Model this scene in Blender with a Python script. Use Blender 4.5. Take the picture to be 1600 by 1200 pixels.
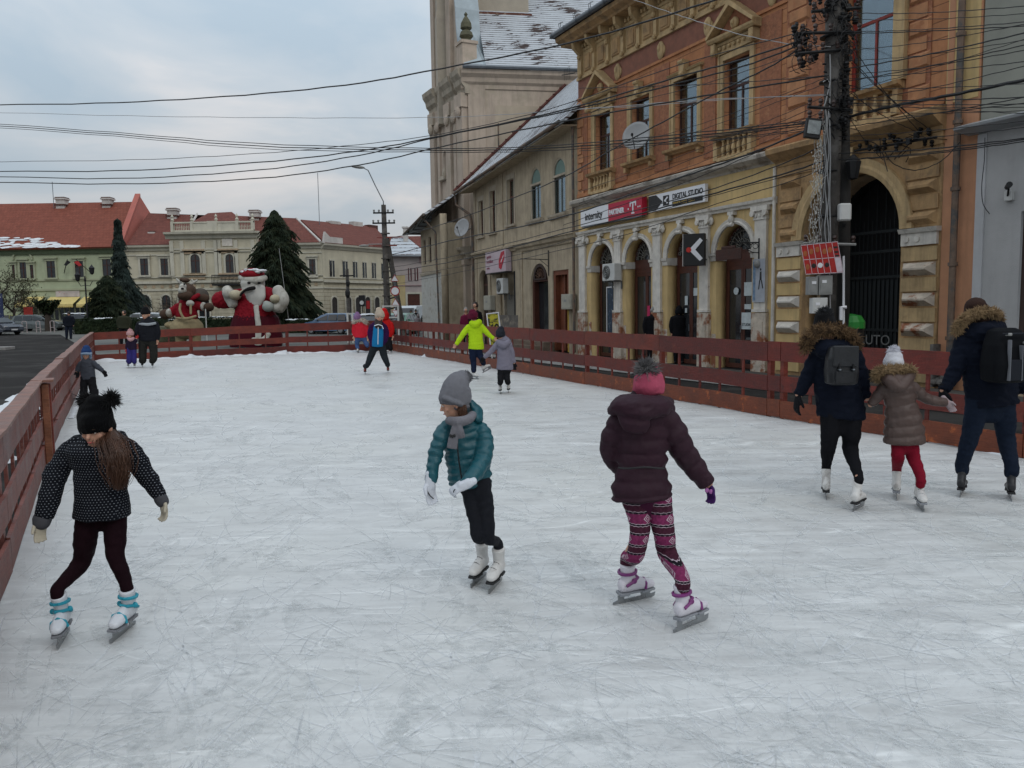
import bpy, bmesh, math, random
from mathutils import Vector, Matrix, noise
random.seed(7)
SC = bpy.context.scene
for o in list(bpy.data.objects): bpy.data.objects.remove(o)
COL = SC.collection
R = math.radians
# ---------------------------------------------------------------- camera
CAMH = 1.85; FPX = 1250.0
TH = math.atan(119/1250.0); RO = R(0.9)
_r = Vector((1,0,0)); _f = Vector((0,math.cos(TH),-math.sin(TH))); _u = Vector((0,math.sin(TH),math.cos(TH)))
CR = math.cos(RO)*_r - math.sin(RO)*_u
CU = math.cos(RO)*_u + math.sin(RO)*_r
CF = _f; CO = Vector((0,0,CAMH))
cam = bpy.data.cameras.new('camera'); co = bpy.data.objects.new('camera', cam); COL.objects.link(co)
cam.sensor_width = 36; cam.lens = 36*FPX/1600.0; cam.clip_start = .05; cam.clip_end = 2000
m = Matrix((CR, CU, -CF)).transposed().to_4x4(); m.translation = CO
co.matrix_world = m
SC.camera = co
def ray(x, y): return CF*FPX + CR*(x-800) - CU*(y-600)
def gp(x, y, z=0.0):
    d = ray(x,y); return CO + d*((z-CAMH)/d.z)
def at(x, y, Y):
    d = ray(x,y); return CO + d*(Y/d.y)
# ---------------------------------------------------------------- world, sun, exposure
SC.view_settings.view_transform = 'Standard'; SC.view_settings.look = 'None'
SC.view_settings.exposure = 0.0; SC.view_settings.gamma = 1.0
SC.cycles.transparent_max_bounces = 48
SC.render.resolution_x = 1600; SC.render.resolution_y = 1200
W = bpy.data.worlds.new('World'); SC.world = W; W.use_nodes = True
nt = W.node_tree; nt.nodes.clear()
SUN_EL, SUN_ROT = R(38), R(150)
def N(nt, t, **k):
    n = nt.nodes.new(t)
    for a, b in k.items():
        if a == 'ins':
            for i, v in b.items(): n.inputs[i].default_value = v
        else: setattr(n, a, b)
    return n
def LK(nt, a, b): nt.links.new(a, b)
sky = N(nt,'ShaderNodeTexSky'); sky.sky_type = 'NISHITA'; sky.sun_disc = False
sky.sun_elevation = SUN_EL; sky.sun_rotation = SUN_ROT; sky.dust_density = 4; sky.air_density = 1.5
tc = N(nt,'ShaderNodeTexCoord'); mp = N(nt,'ShaderNodeMapping'); mp.inputs['Scale'].default_value = (1.0,1.0,2.6)
mp.inputs['Location'].default_value = (.3,.15,.4)
LK(nt, tc.outputs['Generated'], mp.inputs['Vector'])
nz = N(nt,'ShaderNodeTexNoise', ins={'Scale':2.3,'Detail':6.0,'Roughness':.52,'Distortion':.4})
LK(nt, mp.outputs[0], nz.inputs['Vector'])
cr = N(nt,'ShaderNodeValToRGB')
cr.color_ramp.elements[0].position = .40; cr.color_ramp.elements[0].color = (.40,.49,.575,1)
cr.color_ramp.elements[1].position = .62; cr.color_ramp.elements[1].color = (.72,.70,.70,1)
e = cr.color_ramp.elements.new(.52); e.color = (.51,.565,.62,1)
LK(nt, nz.outputs['Fac'], cr.inputs[0])
bg1 = N(nt,'ShaderNodeBackground', ins={'Strength':.06}); LK(nt, sky.outputs[0], bg1.inputs[0])
bg2 = N(nt,'ShaderNodeBackground', ins={'Strength':1.0}); LK(nt, cr.outputs[0], bg2.inputs[0])
# an overcast sky is brightest overhead
sz = N(nt,'ShaderNodeSeparateXYZ'); LK(nt, tc.outputs['Generated'], sz.inputs[0])
zr_ = N(nt,'ShaderNodeMapRange', ins={'From Min':0.0,'From Max':1.0,'To Min':.80,'To Max':2.5}); LK(nt, sz.outputs['Z'], zr_.inputs[0]); LK(nt, zr_.outputs[0], bg2.inputs['Strength'])
mx = N(nt,'ShaderNodeMixShader', ins={0:.88}); LK(nt, bg1.outputs[0], mx.inputs[1]); LK(nt, bg2.outputs[0], mx.inputs[2])
wo = N(nt,'ShaderNodeOutputWorld'); LK(nt, mx.outputs[0], wo.inputs[0])
sl = bpy.data.lights.new('sun','SUN'); sl.energy = .5; sl.angle = R(25); sl.color = (1,.96,.9)
so = bpy.data.objects.new('sun', sl); COL.objects.link(so)
sd = Vector((math.sin(SUN_ROT)*math.cos(SUN_EL), math.cos(SUN_ROT)*math.cos(SUN_EL), math.sin(SUN_EL)))
so.rotation_euler = sd.to_track_quat('Z','Y').to_euler(); so.location = (0,0,40)
# ---------------------------------------------------------------- materials
MATS = {}
def mat(name, col, rough=.75, var=.18, scale=4.0, bump=0.0, bscale=60.0, metal=0.0, col2=None, spot=None, spec=.35, coat=0, sheen=0, detail=5, stretch=None, emit=None):
    """procedural surface: base colour broken by two noises, optional second colour in blotches, optional bump"""
    if name in MATS: return MATS[name]
    m = bpy.data.materials.new(name); m.use_nodes = True; t = m.node_tree
    b = t.nodes['Principled BSDF']; b.inputs['Roughness'].default_value = rough; b.inputs['Metallic'].default_value = metal
    b.inputs['Specular IOR Level'].default_value = spec
    if coat: b.inputs['Coat Weight'].default_value = coat; b.inputs['Coat Roughness'].default_value = .15
    if sheen: b.inputs['Sheen Weight'].default_value = sheen; b.inputs['Sheen Roughness'].default_value = .4
    tc = N(t,'ShaderNodeTexCoord'); vec = tc.outputs['Object']
    if stretch:
        mp = N(t,'ShaderNodeMapping'); mp.inputs['Scale'].default_value = stretch; LK(t, vec, mp.inputs[0]); vec = mp.outputs[0]
    n1 = N(t,'ShaderNodeTexNoise', ins={'Scale':scale,'Detail':float(detail),'Roughness':.62}); LK(t, vec, n1.inputs['Vector'])
    mr = N(t,'ShaderNodeMapRange', ins={'From Min':.3,'From Max':.7,'To Min':1-var,'To Max':1+var}); LK(t, n1.outputs['Fac'], mr.inputs[0])
    hv = N(t,'ShaderNodeHueSaturation', ins={'Color':(*col,1)}); LK(t, mr.outputs[0], hv.inputs['Value'])
    out = hv.outputs[0]
    if col2:
        n2 = N(t,'ShaderNodeTexNoise', ins={'Scale':scale*(spot[1] if spot else .35),'Detail':6.0,'Roughness':.65}); LK(t, vec, n2.inputs['Vector'])
        th = spot[0] if spot else .55
        m2 = N(t,'ShaderNodeMapRange', ins={'From Min':th-.03,'From Max':th+.06}); LK(t, n2.outputs['Fac'], m2.inputs[0])
        mi = N(t,'ShaderNodeMixRGB', ins={'Color2':(*col2,1)}); LK(t, m2.outputs[0], mi.inputs[0]); LK(t, out, mi.inputs[1]); out = mi.outputs[0]
    LK(t, out, b.inputs['Base Color'])
    mr2 = N(t,'ShaderNodeMapRange', ins={'From Min':.3,'From Max':.7,'To Min':max(.02,rough-.1),'To Max':min(1,rough+.1)}); LK(t, n1.outputs['Fac'], mr2.inputs[0]); LK(t, mr2.outputs[0], b.inputs['Roughness'])
    if emit: b.inputs['Emission Color'].default_value = (*emit[:3],1); b.inputs['Emission Strength'].default_value = emit[3]
    if bump:
        n3 = N(t,'ShaderNodeTexNoise', ins={'Scale':bscale,'Detail':4.0}); LK(t, vec, n3.inputs['Vector'])
        bp = N(t,'ShaderNodeBump', ins={'Strength':bump,'Distance':.02}); LK(t, n3.outputs['Fac'], bp.inputs['Height']); LK(t, bp.outputs[0], b.inputs['Normal'])
    MATS[name] = m; m['bsdf'] = 1
    return m
def nodes_of(m): return m.node_tree, m.node_tree.nodes['Principled BSDF']
def add_streaks(m, amt=.35, sx=3.0, sz=.25, dark=(.05,.045,.04), lo=.5, hi=.78):
    """rain streaks and grime, a real wear pattern running down the wall"""
    t, b = nodes_of(m); src = b.inputs['Base Color'].links[0].from_socket
    tc = N(t,'ShaderNodeTexCoord'); mp = N(t,'ShaderNodeMapping'); mp.inputs['Scale'].default_value = (sx,sx,sz); LK(t, tc.outputs['Object'], mp.inputs[0])
    n = N(t,'ShaderNodeTexNoise', ins={'Scale':1.5,'Detail':7.0,'Roughness':.7}); LK(t, mp.outputs[0], n.inputs['Vector'])
    r = N(t,'ShaderNodeMapRange', ins={'From Min':lo,'From Max':hi,'To Max':amt}); LK(t, n.outputs['Fac'], r.inputs[0])
    mi = N(t,'ShaderNodeMixRGB', ins={'Color2':(*dark,1)}); LK(t, r.outputs[0], mi.inputs[0]); LK(t, src, mi.inputs[1]); LK(t, mi.outputs[0], b.inputs['Base Color'])
    return m
def add_wave(m, scale, axis='Z', strength=.4, dist=.01, distortion=.5, typ='BANDS', profile='SIN'):
    t, b = nodes_of(m); tc = N(t,'ShaderNodeTexCoord')
    w = N(t,'ShaderNodeTexWave', ins={'Scale':scale,'Distortion':distortion,'Detail':1.0}); w.bands_direction = axis; w.wave_profile = profile
    LK(t, tc.outputs['Object'], w.inputs['Vector'])
    bp = N(t,'ShaderNodeBump', ins={'Strength':strength,'Distance':dist}); LK(t, w.outputs['Fac'], bp.inputs['Height'])
    if b.inputs['Normal'].links: LK(t, b.inputs['Normal'].links[0].from_socket, bp.inputs['Normal'])
    LK(t, bp.outputs[0], b.inputs['Normal']); return m
# ---------------------------------------------------------------- object helpers
def link(o, parent=None):
    COL.objects.link(o)
    if parent is not None: o.parent = parent
    return o
def empty(name, loc=(0,0,0), rz=0.0):
    o = bpy.data.objects.new(name, None); o.location = loc; o.rotation_euler = (0,0,rz); o.empty_display_size = .2
    return link(o)
def tag(o, label=None, cat=None, group=None, kind=None):
    if label: o['label'] = label
    if cat: o['category'] = cat
    if group: o['group'] = group
    if kind: o['kind'] = kind
    return o
SPLIT = {'cap','ground_floor_wall','wall','pole_bands','side_wall','rough_panel','quoin_block','cornice','frieze_panel','diamond_block','pier_block','string_course','rosette','plinth','impost','window_surround','corner_strip','pilasters','window_pilaster','snow_guard','insulators','wall_tie','pilaster','frieze_ornament','hip_ridge','balusters','balustrade','step','bar','notice','rosette','eye','ear_flaps','glazing_bar','strap'}
class MB:
    """collects shapes into one mesh object"""
    def __init__(s): s.v = []; s.f = []; s.uv = None
    def add(s, vs, fs):
        n = len(s.v); s.v += [Vector(p) for p in vs]; s.f += [tuple(i+n for i in q) for q in fs]; return s
    def box(s, x0, x1, y0, y1, z0, z1, M=None):
        if x0 > x1: x0, x1 = x1, x0
        if y0 > y1: y0, y1 = y1, y0
        if z0 > z1: z0, z1 = z1, z0
        v = [Vector(p) for p in ((x0,y0,z0),(x1,y0,z0),(x1,y1,z0),(x0,y1,z0),(x0,y0,z1),(x1,y0,z1),(x1,y1,z1),(x0,y1,z1))]
        if M: v = [M @ p for p in v]
        return s.add(v, [(0,3,2,1),(4,5,6,7),(0,1,5,4),(1,2,6,5),(2,3,7,6),(3,0,4,7)])
    def frust(s, x0, x1, z0, z1, y0, y1, k):
        """raised block: base on y0, top face at y1 inset by k"""
        v = [(x0,y0,z0),(x1,y0,z0),(x1,y0,z1),(x0,y0,z1),(x0+k,y1,z0+k),(x1-k,y1,z0+k),(x1-k,y1,z1-k),(x0+k,y1,z1-k)]
        return s.add(v, [(0,1,5,4),(1,2,6,5),(2,3,7,6),(3,0,4,7),(4,5,6,7)])
    def prism(s, poly, y0, y1):
        """poly (x,z) counter-clockwise seen from -y, extruded y0..y1"""
        n = len(poly); v = [(x,y0,z) for x,z in poly] + [(x,y1,z) for x,z in poly]
        return s.add(v, [tuple(range(n)), tuple(range(2*n-1,n-1,-1))] + [(i,i+n,(i+1)%n+n,(i+1)%n) for i in range(n)])
    def profx(s, prof, x0, x1):
        """profile (y,z) swept along x"""
        n = len(prof); v = [(x0,y,z) for y,z in prof] + [(x1,y,z) for y,z in prof]
        return s.add(v, [tuple(range(n)), tuple(range(2*n-1,n-1,-1))] + [(i,(i+1)%n,(i+1)%n+n,i+n) for i in range(n)])
    def lathe(s, prof, c=(0,0,0), n=12, axis=None):
        """prof (r,z)"""
        c = Vector(c); q = axis.to_track_quat('Z','Y') if axis is not None else None
        vs = []
        for r, z in prof:
            for k in range(n):
                p = Vector((r*math.cos(2*math.pi*k/n), r*math.sin(2*math.pi*k/n), z))
                if q: p = q @ p
                vs.append(c+p)
        fs = []
        for i in range(len(prof)-1):
            for k in range(n): fs.append((i*n+k, i*n+(k+1)%n, (i+1)*n+(k+1)%n, (i+1)*n+k))
        fs.append(tuple(range(n-1,-1,-1))); fs.append(tuple((len(prof)-1)*n+k for k in range(n)))
        return s.add(vs, fs)
    def tube(s, pts, r, n=6, r2=None):
        pts = [Vector(p) for p in pts]; m = len(pts)
        if m < 2: return s
        vs = []; up = Vector((0,0,1)); pa = None
        for i, p in enumerate(pts):
            t = (pts[min(i+1,m-1)]-pts[max(i-1,0)]).normalized()
            a = t.cross(up) if pa is None else (pa - t*pa.dot(t))
            if a.length < 1e-4: a = t.cross(Vector((1,0,.1)))
            a.normalize(); pa = a; b = t.cross(a)
            rr = (r[i] if isinstance(r,(list,tuple)) else (r if r2 is None else r+(r2-r)*i/(m-1)))
            for k in range(n):
                w = 2*math.pi*k/n; vs.append(p + a*rr*math.cos(w) + b*rr*math.sin(w))
        fs = [tuple(range(n)), tuple((m-1)*n+k for k in range(n-1,-1,-1))]
        for i in range(m-1):
            for k in range(n): fs.append((i*n+k, (i+1)*n+k, (i+1)*n+(k+1)%n, i*n+(k+1)%n))
        return s.add(vs, fs)
    def ell(s, c, rx, ry=None, rz=None, M=None, n=12, m=8):
        ry = rx if ry is None else ry; rz = rx if rz is None else rz; c = Vector(c); vs = []; 
        for i in range(1,m):
            ph = math.pi*i/m
            for k in range(n):
                w = 2*math.pi*k/n; p = Vector((rx*math.sin(ph)*math.cos(w), ry*math.sin(ph)*math.sin(w), rz*math.cos(ph)))
                if M: p = M @ p
                vs.append(c+p)
        a = Vector((0,0,rz)); 
        if M: a = M @ a
        vs += [c+a, c-a]; T = len(vs)-2; fs = []
        for i in range(m-2):
            for k in range(n): fs.append((i*n+k,(i+1)*n+k,(i+1)*n+(k+1)%n,i*n+(k+1)%n))
        for k in range(n): fs.append((T,k,(k+1)%n)); fs.append((T+1,(m-2)*n+(k+1)%n,(m-2)*n+k))
        return s.add(vs, fs)
    def islands(s):
        n = len(s.v); p = list(range(n))
        def fd(a):
            while p[a] != a: p[a] = p[p[a]]; a = p[a]
            return a
        for f in s.f:
            for k in f[1:]: p[fd(k)] = fd(f[0])
        g = {}
        for i, f in enumerate(s.f): g.setdefault(fd(f[0]), []).append(f)
        out = []
        for fs in g.values():
            vs = sorted({k for f in fs for k in f}); P = [s.v[k] for k in vs]
            lo = [min(q[i] for q in P)-.012 for i in range(3)]; hi = [max(q[i] for q in P)+.012 for i in range(3)]; out.append([lo,hi,fs])
        ch = True
        while ch:
            ch = False
            for i in range(len(out)):
                for j in range(len(out)-1, i, -1):
                    a, b = out[i], out[j]
                    if all(a[0][k] <= b[1][k] and b[0][k] <= a[1][k] for k in range(3)):
                        a[0] = [min(x,y) for x,y in zip(a[0],b[0])]; a[1] = [max(x,y) for x,y in zip(a[1],b[1])]; a[2] += b[2]; out.pop(j); ch = True
        return [o[2] for o in out]
    def build(s, name, material, parent=None, smooth=False, bevel=0, loc=None, rz=None):
        if name in SPLIT and parent is not None:
            isl = s.islands()
            if 1 < len(isl) <= 60:
                o = None
                for fs in isl:
                    ids = sorted({k for f in fs for k in f}); mp_ = {k:i for i,k in enumerate(ids)}; mb = MB(); mb.v = [s.v[k] for k in ids]; mb.f = [tuple(mp_[k] for k in f) for f in fs]
                    o = mb.build1(name, material, parent, smooth, bevel)
                return o
        return s.build1(name, material, parent, smooth, bevel, loc, rz)
    def build1(s, name, material, parent=None, smooth=False, bevel=0, loc=None, rz=None):
        me = bpy.data.meshes.new(name); me.from_pydata([tuple(p) for p in s.v], [], s.f); me.update()
        bm = bmesh.new(); bm.from_mesh(me); bmesh.ops.recalc_face_normals(bm, faces=bm.faces)
        if bevel: bmesh.ops.bevel(bm, geom=bm.edges[:], offset=bevel, segments=1, affect='EDGES', clamp_overlap=True)
        bm.to_mesh(me); bm.free()
        o = bpy.data.objects.new(name, me); me.materials.append(material)
        if smooth: me.polygons.foreach_set('use_smooth', [True]*len(me.polygons))
        if loc is not None: o.location = loc
        if rz is not None: o.rotation_euler.z = rz
        return link(o, parent)
def arch_pts(x0, x1, z0, zs, n=14, rise=None):
    c = (x0+x1)/2; r = (x1-x0)/2; rise = r if rise is None else rise
    return [(x0,z0),(x1,z0)] + [(c+r*math.cos(math.pi*i/n), zs+rise*math.sin(math.pi*i/n)) for i in range(n+1)]
def wall(name, outline, holes, y0, y1, material, parent):
    """plate in the local XZ plane with holes, between y0 and y1"""
    cu = bpy.data.curves.new('tmp','CURVE'); cu.dimensions = '2D'; cu.fill_mode = 'BOTH'; cu.extrude = abs(y1-y0)/2
    for pl in [outline]+holes:
        sp = cu.splines.new('POLY'); sp.points.add(len(pl)-1); sp.use_cyclic_u = True
        for p, q in zip(sp.points, pl): p.co = (q[0], q[1], 0, 1)
    ob = bpy.data.objects.new('tmp', cu); COL.objects.link(ob)
    dg = bpy.context.evaluated_depsgraph_get(); me = bpy.data.meshes.new_from_object(ob.evaluated_get(dg))
    bpy.data.objects.remove(ob); bpy.data.curves.remove(cu)
    ym = (y0+y1)/2
    for v in me.vertices: v.co = (v.co.x, ym - v.co.z, v.co.y)
    bm = bmesh.new(); bm.from_mesh(me); bmesh.ops.remove_doubles(bm, verts=bm.verts, dist=1e-5); bmesh.ops.recalc_face_normals(bm, faces=bm.faces); bm.to_mesh(me); bm.free()
    me.name = name; me.materials.clear(); me.materials.append(material)
    o = bpy.data.objects.new(name, me); return link(o, parent)
def text(name, s, x, z, y, size, material, parent, sx=1.0, bold=0.0, rx=90, rz=0, M=None, align='LEFT'):
    cu = bpy.data.curves.new('tmp','FONT'); cu.body = s; cu.size = size; cu.extrude = .004; cu.offset = bold; cu.align_x = align
    ob = bpy.data.objects.new('tmp', cu); COL.objects.link(ob)
    dg = bpy.context.evaluated_depsgraph_get(); me = bpy.data.meshes.new_from_object(ob.evaluated_get(dg))
    bpy.data.objects.remove(ob); bpy.data.curves.remove(cu)
    for v in me.vertices:
        p = Vector((x + v.co.x*sx, y - v.co.z, z + v.co.y)); v.co = (M @ p) if M else p
    me.name = name; me.materials.clear(); me.materials.append(material)
    o = bpy.data.objects.new(name, me); return link(o, parent)
def copy_tree(o, parent=None):
    c = o.copy(); COL.objects.link(c); c.parent = parent
    for ch in list(o.children): copy_tree(ch, c)
    return c
class Frame:
    """street-side plane: x to the right along the facade, y into the building, z up"""
    def __init__(s, A, Bp):
        A = Vector((A[0],A[1],0)); Bp = Vector((Bp[0],Bp[1],0)); s.o = A; s.x = (Bp-A).normalized(); s.y = Vector((-s.x.y, s.x.x, 0)); s.rz = math.atan2(s.x.y, s.x.x)
    def w(s, x, y, z): return s.o + s.x*x + s.y*y + Vector((0,0,z))
    def hit(s, px, py, dep=0.0):
        d = ray(px,py); n = s.y; t = ((s.o + n*dep - CO).dot(n))/d.dot(n); p = CO + d*t - s.o
        return p.dot(s.x), p.z
# ================================================================ materials of the setting
def ice_material():
    m = bpy.data.materials.new('ice'); m.use_nodes = True; t = m.node_tree; b = t.nodes['Principled BSDF']
    tc = N(t,'ShaderNodeTexCoord')
    def nse(scale, det=4.0, rot=0, st=(1,1,1), rough=.55, loc=(0,0,0), dist=0.0):
        mp = N(t,'ShaderNodeMapping'); mp.inputs['Rotation'].default_value = (0,0,R(rot)); mp.inputs['Scale'].default_value = st; mp.inputs['Location'].default_value = loc
        LK(t, tc.outputs['Object'], mp.inputs[0])
        n = N(t,'ShaderNodeTexNoise', ins={'Scale':scale,'Detail':det,'Roughness':rough,'Distortion':dist}); LK(t, mp.outputs[0], n.inputs['Vector']); return n.outputs['Fac']
    def rng(x, a, b_, lo, hi):
        r = N(t,'ShaderNodeMapRange', ins={'From Min':a,'From Max':b_,'To Min':lo,'To Max':hi}); LK(t, x, r.inputs[0]); return r.outputs[0]
    def mth(op, x, y=None):
        q = N(t,'ShaderNodeMath', operation=op)
        for i, v in enumerate((x,y)):
            if v is None: continue
            if isinstance(v,(int,float)): q.inputs[i].default_value = v
            else: LK(t, v, q.inputs[i])
        return q.outputs[0]
    big = rng(nse(.22,3.0), .3,.7,-.03,.03)
    med = rng(nse(2.0,8.0,rot=70,st=(.6,1.3,1),rough=.66), .3,.7,-.10,.10)
    s1 = rng(nse(5.0,7.0,rot=62,st=(.3,1.3,1),dist=.8,rough=.62), .3,.7,-.06,.06)
    s2 = rng(nse(6.0,7.0,rot=118,st=(.16,1.6,1),loc=(5,2,0),dist=.8,rough=.62), .3,.7,-.06,.06)
    s4 = rng(nse(6.0,7.0,rot=88,st=(.18,1.5,1),loc=(9,2,0),dist=.8,rough=.62), .3,.7,-.07,.07)
    s5 = rng(nse(4.0,7.0,rot=28,st=(.2,1.6,1),loc=(1,8,0),dist=.8,rough=.62), .3,.7,-.045,.045)
    fine = rng(nse(38,6.0,rough=.75), .3,.7,-.06,.06)
    tot = mth('ADD', mth('ADD', mth('ADD', big, med), mth('ADD', s1, s2)), mth('ADD', mth('ADD', fine, s5), s4))
    lines = None
    for k,(rot,sx,sy,K,w,g,loc) in enumerate([(70,.14,1.0,6,.030,.30,(1,7,0)),(-65,.18,1.0,6,.028,.28,(4,3,0)),(50,.18,1.1,5,.026,.28,(8,1,0)),(84,.3,1.3,5,.026,-.22,(3,3,0)),(-80,.2,1.2,5,.024,.26,(6,6,0)),(-42,.2,1.6,5,.024,-.22,(2,9,0)),(60,.12,1.7,6,.020,.26,(12,9,0)),(100,.3,.9,5,.024,-.20,(5,12,0)),(20,.2,1.2,4,.02,.2,(15,2,0))]):
        n = nse(.9+.35*k,1.5,rot=rot,st=(sx,sy,1),loc=loc,rough=.4,dist=.5)
        d = mth('ABSOLUTE', mth('SUBTRACT', mth('FRACT', mth('MULTIPLY', n, float(K))), .5)); l = rng(d, 0, w, g, 0)
        gate = rng(nse(1.1,4.0,loc=(k*3.1,k,0),rough=.7), .48,.62,0,1)
        l = mth('MULTIPLY', l, gate)
        lines = l if lines is None else mth('ADD', lines, l)
    tot = mth('ADD', tot, lines)
    v = mth('ADD', tot, 1.0)
    hv = N(t,'ShaderNodeHueSaturation', ins={'Color':(.525,.535,.53,1)}); LK(t, v, hv.inputs['Value'])
    wm = N(t,'ShaderNodeMixRGB', ins={'Color2':(.535,.54,.505,1)}); LK(t, rng(nse(.35,3.0,loc=(3,3,3)),.45,.7,0,.8), wm.inputs[0]); LK(t, hv.outputs[0], wm.inputs[1])
    hv2 = N(t,'ShaderNodeMixRGB', blend_type='MIX', ins={0:.5}); LK(t, hv.outputs[0], hv2.inputs[1]); LK(t, wm.outputs[0], hv2.inputs[2])
    LK(t, hv2.outputs[0], b.inputs['Base Color'])
    LK(t, rng(tot,-.2,.2,.3,.62), b.inputs['Roughness']); b.inputs['Specular IOR Level'].default_value = .35
    bp = N(t,'ShaderNodeBump', ins={'Strength':.35,'Distance':.012}); LK(t, tot, bp.inputs['Height']); LK(t, bp.outputs[0], b.inputs['Normal'])
    return m
M_ICE = ice_material()
M_SNOW = mat('snow',(.60,.62,.64),.8,.10,3,.6,25)
M_SNOWD = mat('trodden snow',(.52,.54,.56),.8,.2,3,.8,18,col2=(.26,.25,.24),spot=(.56,.5))
M_ASPH = mat('wet asphalt',(.026,.0245,.0235),.9,.3,.9,.15,60,col2=(.042,.04,.038),spot=(.52,.4),spec=.05)
M_PAVE = mat('grey paving',(.11,.11,.10),.9,.2,.7,.2,40,col2=(.075,.075,.07),spot=(.52,.5))
M_WALK = mat('pavement slabs',(.055,.050,.044),.8,.25,.8,.3,40,col2=(.085,.08,.072),spot=(.56,.6))
M_KERB = mat('kerb stone',(.22,.21,.2),.8,.2,4,.3,50)
def flat(name, pts, z, material, kind='structure', thick=None):
    mb = MB(); n = len(pts)
    if thick: mb.add([(x,y,z) for x,y in pts]+[(x,y,z-thick) for x,y in pts], [tuple(range(n)), tuple(range(2*n-1,n-1,-1))]+[(i,i+n,(i+1)%n+n,(i+1)%n) for i in range(n)])
    else: mb.add([(x,y,z) for x,y in pts], [tuple(range(n))])
    return tag(mb.build(name, material), kind=kind)
# fence line corners on the ground plan (metres)
FL = [(-1.75,1.75),(-3.68,5.66),(-5.82,9.78),(-7.99,14.14),(-12.4,23.1),(-16.44,31.47)]
FF = [(-16.44,31.47),(-13.42,33.57),(-9.91,35.44),(-5.49,36.27)]
FR = [(-5.49,36.27),(.53,22.03),(4.34,12.82),(5.99,9.25),(9.6,1.5)]
flat('ground', [(-300,-60),(300,-60),(300,400),(-300,400)], -.10, M_ASPH)
# light paving of the square beyond the rink
flat('paving', [(-60,73),(-36,64),(-15.6,31.6),(-12,34.6),(-5.4,36.6),(-4.3,36),(-2,44),(-9,80),(-60,80)], -.075, M_PAVE)
rink = [(p[0],p[1]) for p in FL] + [(p[0],p[1]) for p in FF[1:]] + [(p[0],p[1]) for p in FR[1:]] + [(9.6,-6),(-1.75,-6)]
# refine the ice border outwards a hand's width so the fence stands on it
o = flat('ice_rink', rink, 0.0, M_ICE, thick=.09)
def cut_material(name, col, amax, sc, lo=.42, hi=.62):
    m = bpy.data.materials.new(name); m.use_nodes = True; t = m.node_tree; b = t.nodes['Principled BSDF']; b.inputs['Base Color'].default_value = (*col,1); b.inputs['Roughness'].default_value = .8; b.inputs['Specular IOR Level'].default_value = .1
    tc = N(t,'ShaderNodeTexCoord'); n = N(t,'ShaderNodeTexNoise', ins={'Scale':float(sc),'Detail':5.0,'Roughness':.7}); LK(t, tc.outputs['Object'], n.inputs['Vector'])
    r = N(t,'ShaderNodeMapRange', ins={'From Min':lo,'From Max':hi,'To Min':0.0,'To Max':amax}); LK(t, n.outputs['Fac'], r.inputs[0]); LK(t, r.outputs[0], b.inputs['Alpha']); return m
def skate_cuts(name, n, wlo, whi, llo, lhi, material, seed, z, near=.5):
    rnd = random.Random(seed); mb = MB(); poly = rink; vs = []; fs = []
    def inside(x,y):
        c_ = False; j = len(poly)-1
        for i in range(len(poly)):
            xi,yi = poly[i]; xj,yj = poly[j]
            if (yi>y) != (yj>y) and x < (xj-xi)*(y-yi)/(yj-yi)+xi: c_ = not c_
            j = i
        return c_
    for q in range(n):
        y = 2.2+33*rnd.random()**(1/near if near<1 else 1); x = rnd.uniform(-.75*y-1,.75*y+1)
        if not inside(x,y): continue
        a = math.pi/2+.47+rnd.gauss(0,.75) if rnd.random()<.7 else rnd.uniform(0,math.pi); k = rnd.gauss(0,.35); L = rnd.uniform(llo,lhi)*(1+y*.03); w = rnd.uniform(wlo,whi)*(1+y*.05); m_ = max(5,int(L/.12)); st = L/m_
        px_,py_ = x,y; base = len(vs); zz = z+(q%7)*.00012
        for i in range(m_+1):
            f = i/m_; ww = w*(math.sin(math.pi*min(1,f*1.0+.02))**.5)*.5+.0004; nx,ny = -math.sin(a),math.cos(a)
            vs.append((px_+nx*ww,py_+ny*ww,zz)); vs.append((px_-nx*ww,py_-ny*ww,zz)); px_ += math.cos(a)*st; py_ += math.sin(a)*st; a += k*st*1.6
        if not inside(px_,py_): del vs[base:]; continue
        fs += [(base+2*i,base+2*i+1,base+2*i+3,base+2*i+2) for i in range(m_)]
    mb.add(vs,fs); return tag(mb.build(name, material), kind='stuff')
skate_cuts('skate_marks', 3200, .004,.012,.25,1.9, cut_material('white skate cut',(.66,.68,.69),.75,3.0), 41, .0022, .62)
skate_cuts('skate_marks', 1000, .003,.007,.2,1.5, cut_material('grey skate cut',(.38,.40,.41),.34,3.0), 42, .0034, .62)
skate_cuts('ice_scuffs', 1700, .02,.11,.15,.8, cut_material('scraped ice scuff',(.62,.64,.64),.44,16.0,.40,.66), 43, .0048, .62)
skate_cuts('ice_scuffs', 1000, .02,.10,.15,.8, cut_material('wet ice scuff',(.42,.44,.445),.16,14.0,.42,.66), 44, .0062, .62)
# street side pavement in front of the buildings and its kerb
flat('pavement', [(-14,69),(2.0,31.9),(10,14.8),(22,-10.6),(19.3,-10.6),(8.3,12.6),(.5,29.1),(-16.5,65)], -.0, M_WALK, thick=.14)
mb = MB(); mb.tube([(19.3,-10.6,-.07),(8.3,12.6,-.07),(.5,29.1,-.07),(-16.5,65,-.07)],.085,4); tag(mb.build('kerb',M_KERB),kind='structure')
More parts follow.
